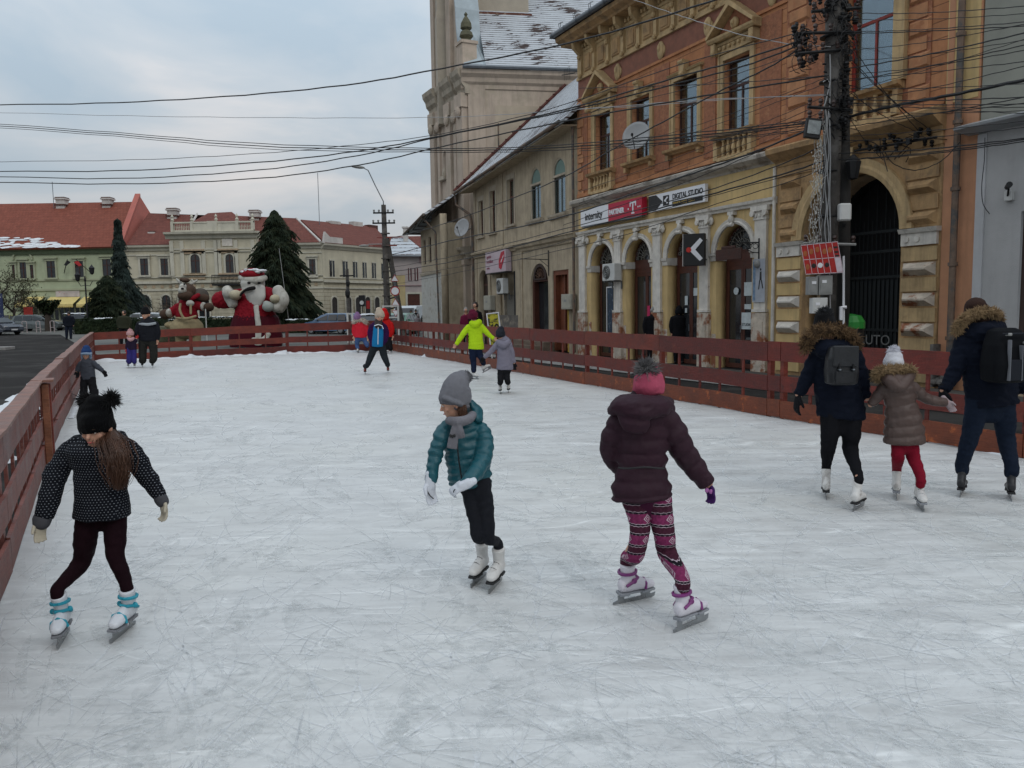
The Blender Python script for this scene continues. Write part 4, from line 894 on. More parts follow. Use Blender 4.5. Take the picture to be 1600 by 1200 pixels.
wall('arched_screen', [(8.63+ .72*math.cos(math.pi*k/14),3.08+.72*math.sin(math.pi*k/14)) for k in range(15)],[[(8.63+.55*math.cos(math.pi*k/14),3.14+.52*math.sin(math.pi*k/14)) for k in range(15)]],.02,.1,M_DWOOD,Hh)
mb = MB()
for k in range(1,10): a = math.pi*k/10; mb.tube([(8.63+.1*math.cos(a),.06,3.14+.1*math.sin(a)),(8.63+.55*math.cos(a),.06,3.12+.55*math.sin(a))],.015,4)
for rr in (.12,.25,.4): mb.tube([(8.63+rr*math.cos(math.pi*k/12),.06,3.14+rr*math.sin(math.pi*k/12)) for k in range(13)],.014,4)
mb.build('grille', mat('rust brown grille',(.10,.05,.03),.7), Hh)
mb = MB(); mb.box(10.1,11.65,.34,.40,-.1,3.4); do = mb.build('door', M_DWOOD, Hh)
mb = MB(); mb.box(10.1,10.3,.04,.34,0,3.4); mb.box(11.45,11.65,.04,.34,0,3.4); mb.box(10.3,11.45,.04,.34,3.2,3.4); mb.box(10.78,10.9,.2,.34,0,3.2); mb.box(10.3,10.78,.26,.33,0,3.2); mb.build('door_frame', M_RWOOD, do)
mb = MB(); mb.box(10.95,11.42,.28,.33,1.3,3.0); mb.build('pane', M_DGLASS, do)
mb = MB(); mb.box(10.95,11.42,.25,.33,.1,1.2); mb.build('door_panel', M_RWOOD, do)
mb = MB(); mb.box(6.4,10.15,-.5,.0,-.1,.35); mb.box(7.3,9.9,-.8,.0,-.1,.18); mb.build('step', mat('brown stone step',(.16,.12,.09),.9,.3,4,.4,20), Hh)
# roof: snow on tiles, verge, gutter
def snowroof(name, tile, fill, thr=.47, rows=5.5, axis='Z', bare=.35, edge=.34):
    m = bpy.data.materials.new(name); m.use_nodes = True; t = m.node_tree; b = t.nodes['Principled BSDF']; b.inputs['Roughness'].default_value = .85
    tc = N(t,'ShaderNodeTexCoord'); sp = N(t,'ShaderNodeSeparateXYZ'); LK(t, tc.outputs['Object'], sp.inputs[0])
    mu = N(t,'ShaderNodeMath', operation='MULTIPLY'); mu.inputs[1].default_value = rows; LK(t, sp.outputs['Z'], mu.inputs[0])
    fr = N(t,'ShaderNodeMath', operation='FRACT'); LK(t, mu.outputs[0], fr.inputs[0])
    fl = N(t,'ShaderNodeMath', operation='FLOOR'); LK(t, mu.outputs[0], fl.inputs[0])
    cb = N(t,'ShaderNodeCombineXYZ'); x3 = N(t,'ShaderNodeMath', operation='MULTIPLY'); x3.inputs[1].default_value = 4.6; LK(t, sp.outputs['X'], x3.inputs[0]); LK(t, x3.outputs[0], cb.inputs[0]); f7 = N(t,'ShaderNodeMath', operation='MULTIPLY'); f7.inputs[1].default_value = 7.31; LK(t, fl.outputs[0], f7.inputs[0]); LK(t, f7.outputs[0], cb.inputs[1])
    n1 = N(t,'ShaderNodeTexNoise', ins={'Scale':1.0,'Detail':4.0,'Roughness':.7}); LK(t, cb.outputs[0], n1.inputs['Vector'])
    n2 = N(t,'ShaderNodeTexNoise', ins={'Scale':.45,'Detail':3.0}); LK(t, tc.outputs['Object'], n2.inputs['Vector'])
    n3 = N(t,'ShaderNodeTexNoise', ins={'Scale':9.0,'Detail':4.0}); LK(t, tc.outputs['Object'], n3.inputs['Vector'])
    # snow where row-noise + patch - edge-of-row is above the threshold
    a1 = N(t,'ShaderNodeMath', operation='MULTIPLY_ADD'); a1.inputs[1].default_value = .9; LK(t, n1.outputs['Fac'], a1.inputs[0]); 
    a2 = N(t,'ShaderNodeMath', operation='MULTIPLY_ADD'); a2.inputs[1].default_value = bare*2; a2.inputs[2].default_value = -bare; LK(t, n2.outputs['Fac'], a2.inputs[0]); LK(t, a2.outputs[0], a1.inputs[2])
    a3 = N(t,'ShaderNodeMath', operation='MULTIPLY_ADD'); a3.inputs[1].default_value = .22; LK(t, n3.outputs['Fac'], a3.inputs[0]); LK(t, a1.outputs[0], a3.inputs[2])
    e1 = N(t,'ShaderNodeMapRange', ins={'From Min':.0,'From Max':.30,'To Min':-edge,'To Max':.06}); LK(t, fr.outputs[0], e1.inputs[0])
    a4 = N(t,'ShaderNodeMath', operation='ADD'); LK(t, a3.outputs[0], a4.inputs[0]); LK(t, e1.outputs[0], a4.inputs[1])
    s = N(t,'ShaderNodeMapRange', ins={'From Min':thr,'From Max':thr+.06}); LK(t, a4.outputs[0], s.inputs[0])
    tn = N(t,'ShaderNodeHueSaturation', ins={'Color':(*tile,1)}); vv = N(t,'ShaderNodeMapRange', ins={'From Min':.3,'From Max':.7,'To Min':.5,'To Max':1.4}); LK(t, n1.outputs['Fac'], vv.inputs[0]); LK(t, vv.outputs[0], tn.inputs['Value'])
    mi = N(t,'ShaderNodeMixRGB', ins={'Color2':(*fill,1)}); LK(t, s.outputs[0], mi.inputs[0]); LK(t, tn.outputs[0], mi.inputs[1]); LK(t, mi.outputs[0], b.inputs['Base Color'])
    ad = N(t,'ShaderNodeMath', operation='MULTIPLY_ADD'); ad.inputs[1].default_value = -.6; LK(t, fr.outputs[0], ad.inputs[0]); LK(t, s.outputs[0], ad.inputs[2])
    bp = N(t,'ShaderNodeBump', ins={'Strength':.6,'Distance':.05}); LK(t, ad.outputs[0], bp.inputs['Height']); LK(t, bp.outputs[0], b.inputs['Normal'])
    return m
M_SROOF = snowroof('snow on brown tiles',(.05,.026,.021),(.45,.48,.51),.47,4.6,edge=.6)
def slab(mb, P, th=.12):
    """thick sheet from a polygon in space"""
    P = [Vector(p) for p in P]; nn = (P[1]-P[0]).cross(P[2]-P[0]).normalized()
    if nn.z < 0: P = P[::-1]; nn = -nn
    n = len(P); mb.add(P+[p-nn*th for p in P], [tuple(range(n)), tuple(range(2*n-1,n-1,-1))]+[(i,i+n,(i+1)%n+n,(i+1)%n) for i in range(n)]); return mb
mb = MB(); slab(mb,[(-.95,-.75,8.2),(12.9,-.75,9.1),(12.9,6,15.2),(-.95,6,14.4)]); mb.build('roof', M_SROOF, Hh)
mb = MB(); slab(mb,[(-.95,6.02,14.4),(12.9,6.02,15.2),(12.9,12,9),(-.95,12,8.2)]); mb.build('roof', M_SROOF, Hh)
mb = MB(); mb.tube([(-1.0,-.8,8.28),(-1.0,6,14.5)],.085,6)
for k in range(16): mb.lathe([(.08,0),(.10,.05)],(-.98,-.6+k*.42,8.50+k*.384),8)
mb.build('verge_tiles', mat('red brown verge tiles',(.09,.028,.022),.8,.3,4,.3,30), Hh)
mb = MB(); mb.tube([(-.9,-.85,8.12),(12.7,-.85,9.02)],.08,8); mb.tube([(-.85,-.8,8.05),(-.8,-.75,7.5),(-.1,-.2,6.9),(-.05,-.12,6.3),(-.05,-.12,0)],.07,8); mb.tube([(12.45,-.15,9),(12.45,-.15,0)],.06,8); mb.build('gutter', M_RUST, Hh)
mb = MB(); slab(mb,[(-.5,-.7,8.1),(12.6,-.7,8.95),(12.6,.1,9.0),(-.5,.1,8.2)],.06); mb.build('soffit', M_BEI, Hh)
mb = MB(); mb.add([(0,.45,0),(0,11,0),(0,11,8.2),(0,6,14.0),(0,.45,8.4)],[(0,1,2,3,4)]); mb.build('side_wall', M_BEI, Hh)
dish('small grey satellite dish fixed at the corner where the beige house meets the church', FH.w(-.35,-.55,6.2), -FH.y*.85+FH.x*.5+Vector((0,0,.3)), .52, (FH.y*.45))
S = hung('shop_sign','pale pink box sign with a red folded ribbon mark on the beige house','sign',FH,2.6,-.35,3.62)
MB().box(0,2.85,0,.3,0,1.05).build('box', mat('faded pink sign face',(.50,.40,.43),.5,.1,2), S)
mb = MB(); mb.prism([(1.95,.2),(2.25,.1),(2.7,.62),(2.7,.98),(2.25,.92),(1.95,.55)],-.014,-.003); mb.build('logo', mat('red ribbon mark',(.45,.02,.04),.5), S); mb = MB(); mb.prism([(2.25,.5),(2.62,.8),(2.62,.72),(2.25,.42)],-.02,-.0145); mb.build('logo_stripe', M_WTXT, S)
for k,(s_,zz) in enumerate((('agentie',.74),('imobiliara',.5),('credite',.2))): text('lettering', s_, .2,zz,-.008,.24 if k<2 else .15,mat('dull red lettering',(.30,.10,.14),.6),S)
MB().box(-.03,2.88,-.02,.32,-.05,-.003).build('frame', M_BLACK, S)
aircon('white air conditioner under the pink sign of the beige house', FH, 4.15,-.05,2.55,.85,.75)
def meterbox(label, Fr, x, z, w, h, pipe=None):
    e = hung('meter_box', label, 'meter box', Fr, x, -.02, z); MB().box(0,w,-.28,0,0,h).build('case', mat('cream cabinet',(.36,.34,.28),.6,.15,4), e, bevel=.015)
    MB().box(w*.1,w*.9,-.292,-.281,h*.1,h*.88).build('cabinet_door', mat('cream cabinet',(.36,.34,.28)), e); MB().box(w*.35,w*.6,-.30,-.293,h*.5,h*.65).build('plate', M_GREYBOX, e)
    if pipe: mb = MB(); mb.tube([(w*.4,-.12,0),(w*.4,-.12,-z)],.03,8); mb.build('pipe', mat('yellow gas pipe',(.5,.33,.06),.5), e)
    return e
meterbox('cream gas meter box on a yellow pipe beside the door of the beige house', FH, 11.55,1.75,.85,.62,1)
meterbox('pale meter cabinet near the arched door at the church end of the beige house', FH, 2.05,1.75,1.0,.75)
e = hung('sign_bracket','empty wrought iron sign bracket above the arched shop window of the beige house','bracket',FH,9.75,-.02,3.2)
mb = MB(); mb.tube([(0,-.02,0),(0,-.02,1.1)],.022,5); mb.tube([(0,-.02,.7),(-.3,-1.2,.75)],.018,5); mb.tube([(0,-.02,.4),(-.1,-.4,.72)],.012,5); mb.build('bracket_arm', M_BLACK, e)
# ================================================================ church
M_CH = mat('church plaster',(.46,.375,.30),.9,.12,1.2,.3,30,col2=(.40,.335,.26),spot=(.56,.6)); add_streaks(M_CH,.4,2.2,.2,(.10,.08,.07),.48,.78)
M_CHT = mat('church stone trim',(.40,.345,.27),.9,.2,2,.4,30); add_streaks(M_CHT,.55,3,.4,(.07,.06,.05),.45,.75)
M_FLASH = mat('pale sheet flashing',(.36,.42,.45),.5,.15,2,.1,10)
CP1 = FB.w(-11.2,0,0); CP0 = FB.w(-16.6,0,0); FC = Frame(CP0.xy, CP1.xy); CW = 5.4
Ch = empty('church', CP0, FC.rz); tag(Ch,'tall baroque church with pilasters, heavy cornice and a steep snow dusted tile roof','building')
wall('front_wall', [(0,-.2),(CW,-.2),(CW,13.3),(0,13.3)], [arch_pts(1.55,2.15,9.2,10.3,8),[(1.7,1.6),(2.1,1.6),(2.1,4.0),(1.7,4.0)]], 0,.8, M_CH, Ch)
mb = MB(); mb.box(.05,CW-.05,.82,1.2,-.1,13.2); mb.build('niche_back', M_CHT, Ch)
mb = MB(); mb.box(1.4,2.3,-.25,.0,9.0,9.2); mb.ell((1.85,-.02,9.35),.2,.16,.35); mb.build('niche_figure_base', M_CHT, Ch)
mb = MB()
for a,b,d in ((.15,.85,.25),(1.0,1.35,.12),(2.6,3.3,.22),(3.5,3.9,.12),(4.5,5.3,.32)):
    mb.box(a,b,-d,.0,1.4,4.15); mb.box(a,b,-d,0,5.1,12.2); mb.box(a-.06,b+.06,-d-.07,0,4.15,4.42); mb.box(a-.1,b+.1,-d-.12,0,1.2,1.4); mb.box(a-.05,b+.05,-d-.06,0,-.1,1.2); mb.box(a-.08,b+.08,-d-.08,0,12.2,12.9)
    mb.ell(((a+b)/2,-d-.05,12.0),.3,.14,.3)
mb.build('pilasters', M_CH, Ch)
mb = MB()
def cprof(e, z0, h): return [(.1,z0),(-.1-e,z0),(-.14-e,z0+h*.25),(-.3-e,z0+h*.4),(-.34-e,z0+h*.6),(-.5-e,z0+h*.8),(-.54-e,z0+h),(.1,z0+h*1.15)]
for a,b,d in ((-.1,1.4,.3),(1.4,2.5,.0),(2.5,4.0,.28),(4.0,4.4,.1),(4.4,5.5,.36)):
    mb.profx(cprof(d*.7-.12,4.42,.62),a,b); mb.profx(cprof(d*.6-.15,12.85,1.2),a,b)
mb.build('cornice', M_CHT, Ch)
# upper stage of the front with curved shoulder
pts = [(.1,14),(5.25,14),(5.2,14.6)]+[(5.2-1.25*math.sin(a*math.pi/2/8)-.0, 14.6+2.9*(1-math.cos(a*math.pi/2/8))) for a in range(1,9)]+[(3.8,18.2),(3.8,25),(.1,25)]
wall('upper_front', pts, [arch_pts(1.5,2.2,15.2,17.2,8)], .1,1.1, M_CH, Ch)
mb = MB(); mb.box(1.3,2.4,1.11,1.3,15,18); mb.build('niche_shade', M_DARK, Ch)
mb = MB(); cv = pts[2:12]
for (x0,z0),(x1,z1) in zip(cv,cv[1:]): mb.add([(x0+.02,-.05,z0+.02),(x1+.02,-.05,z1+.02),(x1+.02,1.3,z1+.02),(x0+.02,1.3,z0+.02),(x0+.1,-.05,z0+.08),(x1+.1,-.05,z1+.08),(x1+.1,1.3,z1+.08),(x0+.1,1.3,z0+.08)],[(0,1,2,3),(4,7,6,5),(0,4,5,1),(2,6,7,3)])
mb.build('flashing', M_FLASH, Ch)
for a,b in ((.3,.8),(2.7,3.3)):
    mb = MB(); mb.box(a,b,-.1,.1,14.1,24); mb.build('pilaster', M_CH, Ch)
mb = MB(); mb.box(4.72,5.5,-.3,.5,14.02,15.35); mb.box(4.62,5.6,-.4,.6,14.0,14.25); mb.box(4.66,5.56,-.36,.56,15.35,15.5); mb.build('pedestal', M_CH, Ch)
mb = MB(); mb.lathe([(.28,0),(.22,.15),(.36,.3),(.30,.5),(.18,.6),(.3,.7),(.27,.95),(.16,1.15),(.06,1.3),(.10,1.4),(.02,1.5)],(5.1,.1,15.5),12); mb.build('finial', mat('dark weathered finial',(.10,.095,.06),.9,.3,5,.4,20), Ch)
# side wall (nearly facing the square) in its own plane
CP2 = CP1 + Vector((.987,.158,0))*16; FD = Frame(CP1.xy, CP2.xy)
Mrel = Matrix.Translation(Vector((CW,0,0))) @ Matrix.Rotation(FD.rz-FC.rz,4,'Z')
def relbuild(mb, name, m, **k): mb.v = [Mrel @ v for v in mb.v]; return mb.build(name, m, Ch, **k)
mb = MB(); mb.box(.0,16,0,.8,-.2,13.35); relbuild(mb,'side_wall',M_CH)
mb = MB(); mb.box(1.4,6.4,-.02,-.0,2,12.3); relbuild(mb,'wall_panel',mat('church plaster darker field',(.42,.35,.27),.9,.12,1.5,.3,30))
mb = MB(); mb.box(0,.9,-.06,0,0,13.3); relbuild(mb,'corner_pilaster',M_CH)
mb = MB(); mb.profx([(.1,13.1),(-.06,13.1),(-.08,13.3),(-.2,13.42),(-.24,13.62),(-.42,13.78),(-.45,13.98),(.1,14.05)],-.35,16); relbuild(mb,'cornice',M_CH)
mb = MB(); mb.tube([(-.3,-.52,14.08),(16,-.52,14.08)],.10,6); relbuild(mb,'gutter',M_ZINC)
M_CROOF = snowroof('snow on church tiles',(.055,.032,.027),(.45,.48,.51),.44,6.5,bare=.45)
mb = MB(); slab(mb,[(.9,-.5,14.1),(16,-.5,14.1),(16,7,22.6),(.9,7,22.6)],.15); relbuild(mb,'roof',M_CROOF)
mb = MB(); slab(mb,[(-.25,-.5,14.07),(.95,-.5,14.12),(.62,.9,15.8),(.35,2.2,17.3),(.2,2.2,17.3),(.1,.9,15.0)],.08); relbuild(mb,'roof_flashing',M_FLASH)
mb = MB(); mb.box(-1.3,3.85,3,8,12,17.7+.25); mb.box(-1.25,3.8,3.02,8,17.94,27); relbuild(mb,'tower',mat('pale tower plaster',(.40,.35,.28),.9,.12,1.5,.3,30))
mb = MB(); mb.box(.4,3.95,2.8,3.0,17.5,17.95); relbuild(mb,'tower_flashing',mat('rusty flashing',(.13,.05,.035),.8,.4,3,.5,20,col2=(.3,.24,.17),spot=(.58,1)))
for x,c in ((1.55,0),(4.55,1)):
    mb = MB(); mb.tube([(x,-.05,9.2+.6*1),(x,-.05,11.4)],.035,5)
    if c:
        for zz,s in ((11.4,1),(9.8,-1)): mb.tube([(x-.45,-.05,zz+.08*s),(x,-.05,zz-.05*s),(x+.45,-.05,zz+.08*s)],.04,5)
    relbuild(mb,'wall_tie',M_RUST)
for px_,py_ in ((695,374),(728,366)):
    x,z = FC.hit(px_,py_); mb = MB(); slab(mb,[(x-.5,-.5,z),(x+.5,-.5,z),(x+.5,.05,z+.15),(x-.5,.05,z+.15)],.06); mb.build('ledge', M_BLACK, Ch)
# ================================================================ small house beyond the church
SR = FB.w(-15.75,0,0); SLp = CO+(FB.w(-19.2,0,CAMH)-CO)*1.05; FS = Frame((SLp.x,SLp.y),(SR.x,SR.y)); SLn = (SR-Vector((SLp.x,SLp.y,0))).length
S2 = empty('small_old_house', FS.o, FS.rz); tag(S2,'small two storey beige house beyond the church, limewashed on its lower wall','building')
hs_ = []; 
for pa,pb,ya,yb in ((661.5,665,376,413),(669.5,673.5,371,410),(678,682.5,366,406)):
    x0,z1 = FS.hit(pa,ya); x1,z0 = FS.hit(pb,yb); hs_.append((x0-.1,x1+.15,z0,z1))
dx0,dz1 = FS.hit(680,459); dx1,_ = FS.hit(684,459)
wall('wall',[(0,-.2),(SLn,-.2),(SLn,7.3),(0,6.8)],[[(a,c_),(b,c_),(b,d_),(a,d_)] for a,b,c_,d_ in hs_]+[[(dx0,-.1),(dx1+.5,-.1),(dx1+.5,dz1),(dx0,dz1)]],0,.4,M_BEI,S2)
for a,b,c_,d_ in hs_: window(S2,a,b,c_,d_,.15,M_BROWNW,room=False); 
mb = MB(); mb.box(.1,SLn,.42,6,-.1,6.8); mb.box(.0,.1,.4,6,-.1,6.8); mb.build('rear_wall', M_BEI, S2)
mb = MB(); mb.box(dx0,dx1+.5,.2,.25,-.1,dz1); mb.build('door', M_DWOOD, S2)
mb = MB(); mb.box(0,SLn,-.02,-.0,-.1,4.0); mb.build('white_base', mat('limewashed base',(.50,.49,.45),.9,.2,2,.3,30,col2=(.36,.33,.28),spot=(.55,1)), S2)
mb = MB(); mb.profx([(.0,3.95),(-.08,3.95),(-.12,4.1),(0,4.15)],0,SLn); mb.build('string_course', M_BEIL, S2)
mb = MB(); slab(mb,[(-.9,-.9,6.75),(SLn,-.9,7.3),(SLn,3.5,10.2),(1.8,3.5,10)]); slab(mb,[(-.9,-.9,6.75),(1.8,3.5,10),(1.8,6,10),(-.9,6.5,6.75)]); mb.build('roof', M_SROOF, S2)
mb = MB(); mb.tube([(-.9,-.95,6.7),(SLn,-.95,7.22)],.08,6); mb.tube([(SLn-.6,-.9,7.1),(SLn-.4,-.2,6.3),(SLn-.35,-.1,0)],.06,6); mb.build('gutter', M_RUST, S2)
# ================================================================ the row closing the square, 85 m away
def GZ(Y): return -.10 if Y < 42 else (-.10+(Y-42)*.0165 if Y < 85 else .61)
for nm in ('ground','paving'):
    o = bpy.data.objects[nm]; bm = bmesh.new(); bm.from_mesh(o.data)
    for yy in (42,85): bmesh.ops.bisect_plane(bm, geom=bm.verts[:]+bm.edges[:]+bm.faces[:], plane_co=(0,yy,0), plane_no=(0,1,0))
    for v in bm.verts: v.co.z += GZ(v.co.y)+.10
    bm.to_mesh(o.data); bm.free()
def gpt(px, py):
    d = ray(px,py); t = 8/d.y; 
    for k in range(20000):
        p = CO+d*t
        if p.z <= GZ(p.y) or p.y > 140: return p
        t += .02/d.y*4
YR = 85.0
def q(px,py,Y=YR): p = at(px,py,Y); return p.x, p.z
M_GRN = mat('pale green facade',(.38,.42,.28),.9,.1,.8); add_streaks(M_GRN,.25,1,.2)
M_GRNL = mat('pale grey green trim',(.33,.35,.24),.9,.1,.8)
M_YC = mat('cream yellow facade',(.50,.46,.35),.9,.12,.8); add_streaks(M_YC,.3,1,.2)
M_YCL = mat('cream trim',(.50,.475,.39),.9,.12,.8); add_streaks(M_YCL,.4,1,.2)
M_YCJ = brickmat('cream jointed stone',(.48,.44,.33),(.45,.41,.31),(.27,.24,.18),30,.42,.03,.3,streak=.25)
M_TILE = brickmat('red roof tiles',(.205,.062,.040),(.175,.052,.034),(.15,.045,.03),.35,.30,.02,.5,var=.18,streak=0,nscale=3)
M_TILE2 = brickmat('brown red roof tiles',(.15,.050,.037),(.125,.041,.031),(.11,.036,.028),.35,.30,.02,.5,var=.2,streak=0,nscale=3)
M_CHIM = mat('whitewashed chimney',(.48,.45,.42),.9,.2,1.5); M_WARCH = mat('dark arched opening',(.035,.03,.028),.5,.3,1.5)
def bwin(par, px0, px1, py0, py1, X0, Y=YR, arched=False, fr=.18, fmat=None, rise=None, label=None, sur=True, base=None):
    """distant window: surround, dark glazing, bars"""
    x0,z1 = q(px0,py0,Y); x1,z0 = q(px1,py1,Y); x0 -= X0; x1 -= X0
    if base is not None: z0 = base
    r = (x1-x0)/2 if arched else 0; zs = z1-r
    sh = arch_pts(x0,x1,z0,zs,8) if arched else [(x0,z0),(x1,z0),(x1,z1),(x0,z1)]
    mb = MB(); mb.prism(sh,-.03,.0); w = mb.build('window', M_DGLASS, par)
    mb = MB(); cx = (x0+x1)/2; mb.box(cx-.05,cx+.05,-.06,-.031,z0,z1-.03); mb.box(x0,cx-.05,-.06,-.031,z0+(z1-z0)*.62,z0+(z1-z0)*.62+.08); mb.box(cx+.05,x1,-.06,-.031,z0+(z1-z0)*.62,z0+(z1-z0)*.62+.08); mb.build('glazing_bar', fmat or M_BROWNW, w)
    if sur:
        mb = MB()
        if arched: 
            out = arch_pts(x0-fr,x1+fr,z0,zs,8,rise=r+fr); 
            mb = None; wall('surround', out, [arch_pts(x0,x1,z0+.01,zs,8)], -.15,.0, M_YCL, w)
        else:
            mb.box(x0-fr,x0,-.12,0,z0,z1); mb.box(x1,x1+fr,-.12,0,z0,z1); mb.box(x0-fr*1.3,x1+fr*1.3,-.16,0,z1,z1+fr*1.3); mb.box(x0-fr*1.6,x1+fr*1.6,-.3,0,z1+fr*1.3,z1+fr*2); mb.box(x0-fr*1.5,x1+fr*1.5,-.25,0,z0-fr,z0); mb.build('surround', fmat if False else (M_GRNL if par.name.startswith('green') else M_YCL), w)
    return w
# --- green building
X0 = -41.0; Gr = empty('green_building',(X0,YR,0)); tag(Gr,'long pale green two storey building with melting snow on its big red roof','building')
GXL = -40
mb = MB(); mb.box(GXL,0.1,0,12,-.1,8.75); mb.build('wall', M_GRN, Gr)
mb = MB(); mb.profx([(0,8.2),(-.2,8.2),(-.35,8.5),(-.6,8.7),(-.6,8.85),(0,8.85)],GXL,.3); mb.build('eave', mat('dark green eave',(.10,.13,.08),.8), Gr)
mb = MB(); mb.box(GXL,0,-.12,0,5.42,5.6); mb.box(GXL,0,-.15,0,4.4,4.62); mb.build('string_course', M_GRNL, Gr)
rz_ = at(100,317,YR+7).z; rx = at(213,314,YR+7).x-X0
mb = MB(); slab(mb,[(GXL,-.7,8.7),(.3,-.7,8.85),(rx,7,rz_),(GXL,7,rz_)],.2); slab(mb,[(GXL,7,rz_),(rx,7,rz_),(.3,14,8.8),(GXL,14,8.8)],.2); mb.build('roof', M_TILE, Gr)
mb = MB(); mb.add([(.1,-.8,8.6),(.7,-.8,8.6),(rx+.5,7,rz_+.5),(rx-.1,7,rz_+.5),(.1,-.8,9.1),(.7,-.8,9.1),(rx+.5,7,rz_+.9),(rx-.1,7,rz_+.9),(.5,13,9)],[(0,1,2,3),(4,7,6,5),(0,4,5,1),(1,5,6,2),(3,2,6,7),(0,3,7,4),(1,2,8)]); mb.build('gable_parapet', mat('faded red gable paint',(.36,.11,.085),.85,.12,.8), Gr)
def chimney(par, px, py0, py1, w, Y, X0, d=1.0, name='chimney'):
    p = at(px,py1,Y); t = at(px,py0,Y); x = p.x-X0; y = Y-par.location.y
    mb = MB(); mb.box(x-w/2,x+w/2,y-d/2,y+d/2,p.z-1.5,t.z-.25); mb.box(x-w/2-.12,x+w/2+.12,y-d/2-.12,y+d/2+.12,t.z-.25,t.z-.08); o = mb.build(name, M_CHIM, par)
    mb = MB(); mb.box(x-w/2-.05,x+w/2+.05,y-d/2-.05,y+d/2+.05,t.z-.07,t.z+.03); mb.box(x-w/2-.13,x+w/2+.13,y-d/2-.13,y+d/2+.13,t.z-.9,t.z-.75); mb.build('cap', M_BROWN, o); return o
chimney(Gr,97.5,309,320,.95,YR+6.5,X0); chimney(Gr,169,309,319,.9,YR+6.5,X0)
for a,b,c_,d_ in ((73,88,408,434),(117,132,408,433),(160,175,405,431),(31,43,410,435),(19,25,414,435),(47,54,414,435),(-40,-25,409,435),(-80,-65,409,435)): bwin(Gr,a,b,c_,d_,X0)
x_,z_ = q(36,406); mb = MB(); A = [(x_-X0+1.0*math.cos(math.pi*k/12), -.1, z_+1.0*math.sin(math.pi*k/12)) for k in range(13)]; mb.tube(A,.12,5); mb.build('arch_moulding', M_GRNL, Gr)
# melting snow above the eave
mb = MB(); rnd = random.Random(3)
for k in range(260):
    px_ = rnd.uniform(-150,125)*1.0; t = rnd.random()**1.7
    if px_ > 70 and t > .6-(px_-70)/110: continue
    x = at(px_,395,YR).x-X0; yy = -.6+t*1.6*(1 if px_<95 else .5); z = 8.75+(yy+.7)*(rz_-8.75)/7.7
    w = rnd.uniform(.25,.9); h = rnd.uniform(.06,.22); n = 7
    mb.add([(x+w*math.cos(q_*2*math.pi/n)*rnd.uniform(.7,1.2), yy+h*math.sin(q_*2*math.pi/n), z+.06+h*math.sin(q_*2*math.pi/n)*.62+.04) for q_ in range(n)], [tuple(range(n))])
tag(mb.build('roof_snow', M_SNOW, Gr), kind='stuff')
# shop zone: awnings, shop glazing, fascia
M_AWN = mat('pale yellow awning cloth',(.62,.50,.20),.8,.08,2); M_AWNS = mat('awning stripe',(.50,.38,.13),.8)
for a,b in ((36,71),(79,127),(131,150)):
    x0,z1 = q(a,465.5); x1,z0 = q(b,476.5); x0 -= X0; x1 -= X0
    mb = MB(); mb.add([(x0,0,z1+.1),(x1,0,z1+.1),(x1,-1.6,z0+.1),(x0,-1.6,z0+.1),(x1,-1.6,z0-.25),(x0,-1.6,z0-.25)],[(0,1,2,3),(3,2,4,5)]); o = mb.build('awning', M_AWN, Gr)
    mb = MB(); mb.box(x0,x1,-1.62,-1.6,z0-.22,z0-.12); mb.build('awning_hem', M_AWNS, o)
x0,_ = q(36,480); x1,_ = q(150,480); x0-=X0; x1-=X0
mb = MB(); mb.box(x0,x1,-.06,0,.6,2.95); sg = mb.build('shop_glazing', M_DGLASS, Gr); mb = MB()
for k in range(15): xx = x0+(x1-x0)*k/14; mb.box(xx-.08,xx+.08,-.1,-.02,.6,2.95)
mb.box(x0,x1,-.11,-.02,.6,1.1); mb.build('glazing_bar', M_GRNL, sg)
mb = MB(); mb.box(x0+8.5,x0+12,-.12,-.06,1.1,1.9); mb.build('poster_strip', mat('red shop poster',(.35,.04,.05),.6), sg)
mb = MB(); a_,_ = q(88,460); b_,_ = q(125,460); mb.box(a_-X0,b_-X0,-.12,-.0,3.75,4.35); mb.build('fascia', mat('pale shop fascia',(.45,.40,.38),.8,.3,1,col2=(.4,.12,.12),spot=(.62,3)), Gr)
for px_,sgn in ((100,1),(143,-1)):
    p = at(px_,427,YR-.2); e = MB(); e.tube([(p.x-X0,-.2,p.z),(p.x-X0+1.0*sgn,-1.2,p.z+1.4)],.04,5); fo = e.build('flagpole', M_BLACK, Gr)
    MB().add([(p.x-X0+.9*sgn,-1.1,p.z+1.3),(p.x-X0+1.3*sgn,-1.1,p.z+1.1),(p.x-X0+.8*sgn,-1.1,p.z+.7),(p.x-X0+.5*sgn,-1.05,p.z+.8)],[(0,1,2,3)]).build('flag', mat('red flag',(.4,.03,.03),.8) if sgn<0 else M_BLACK, fo)
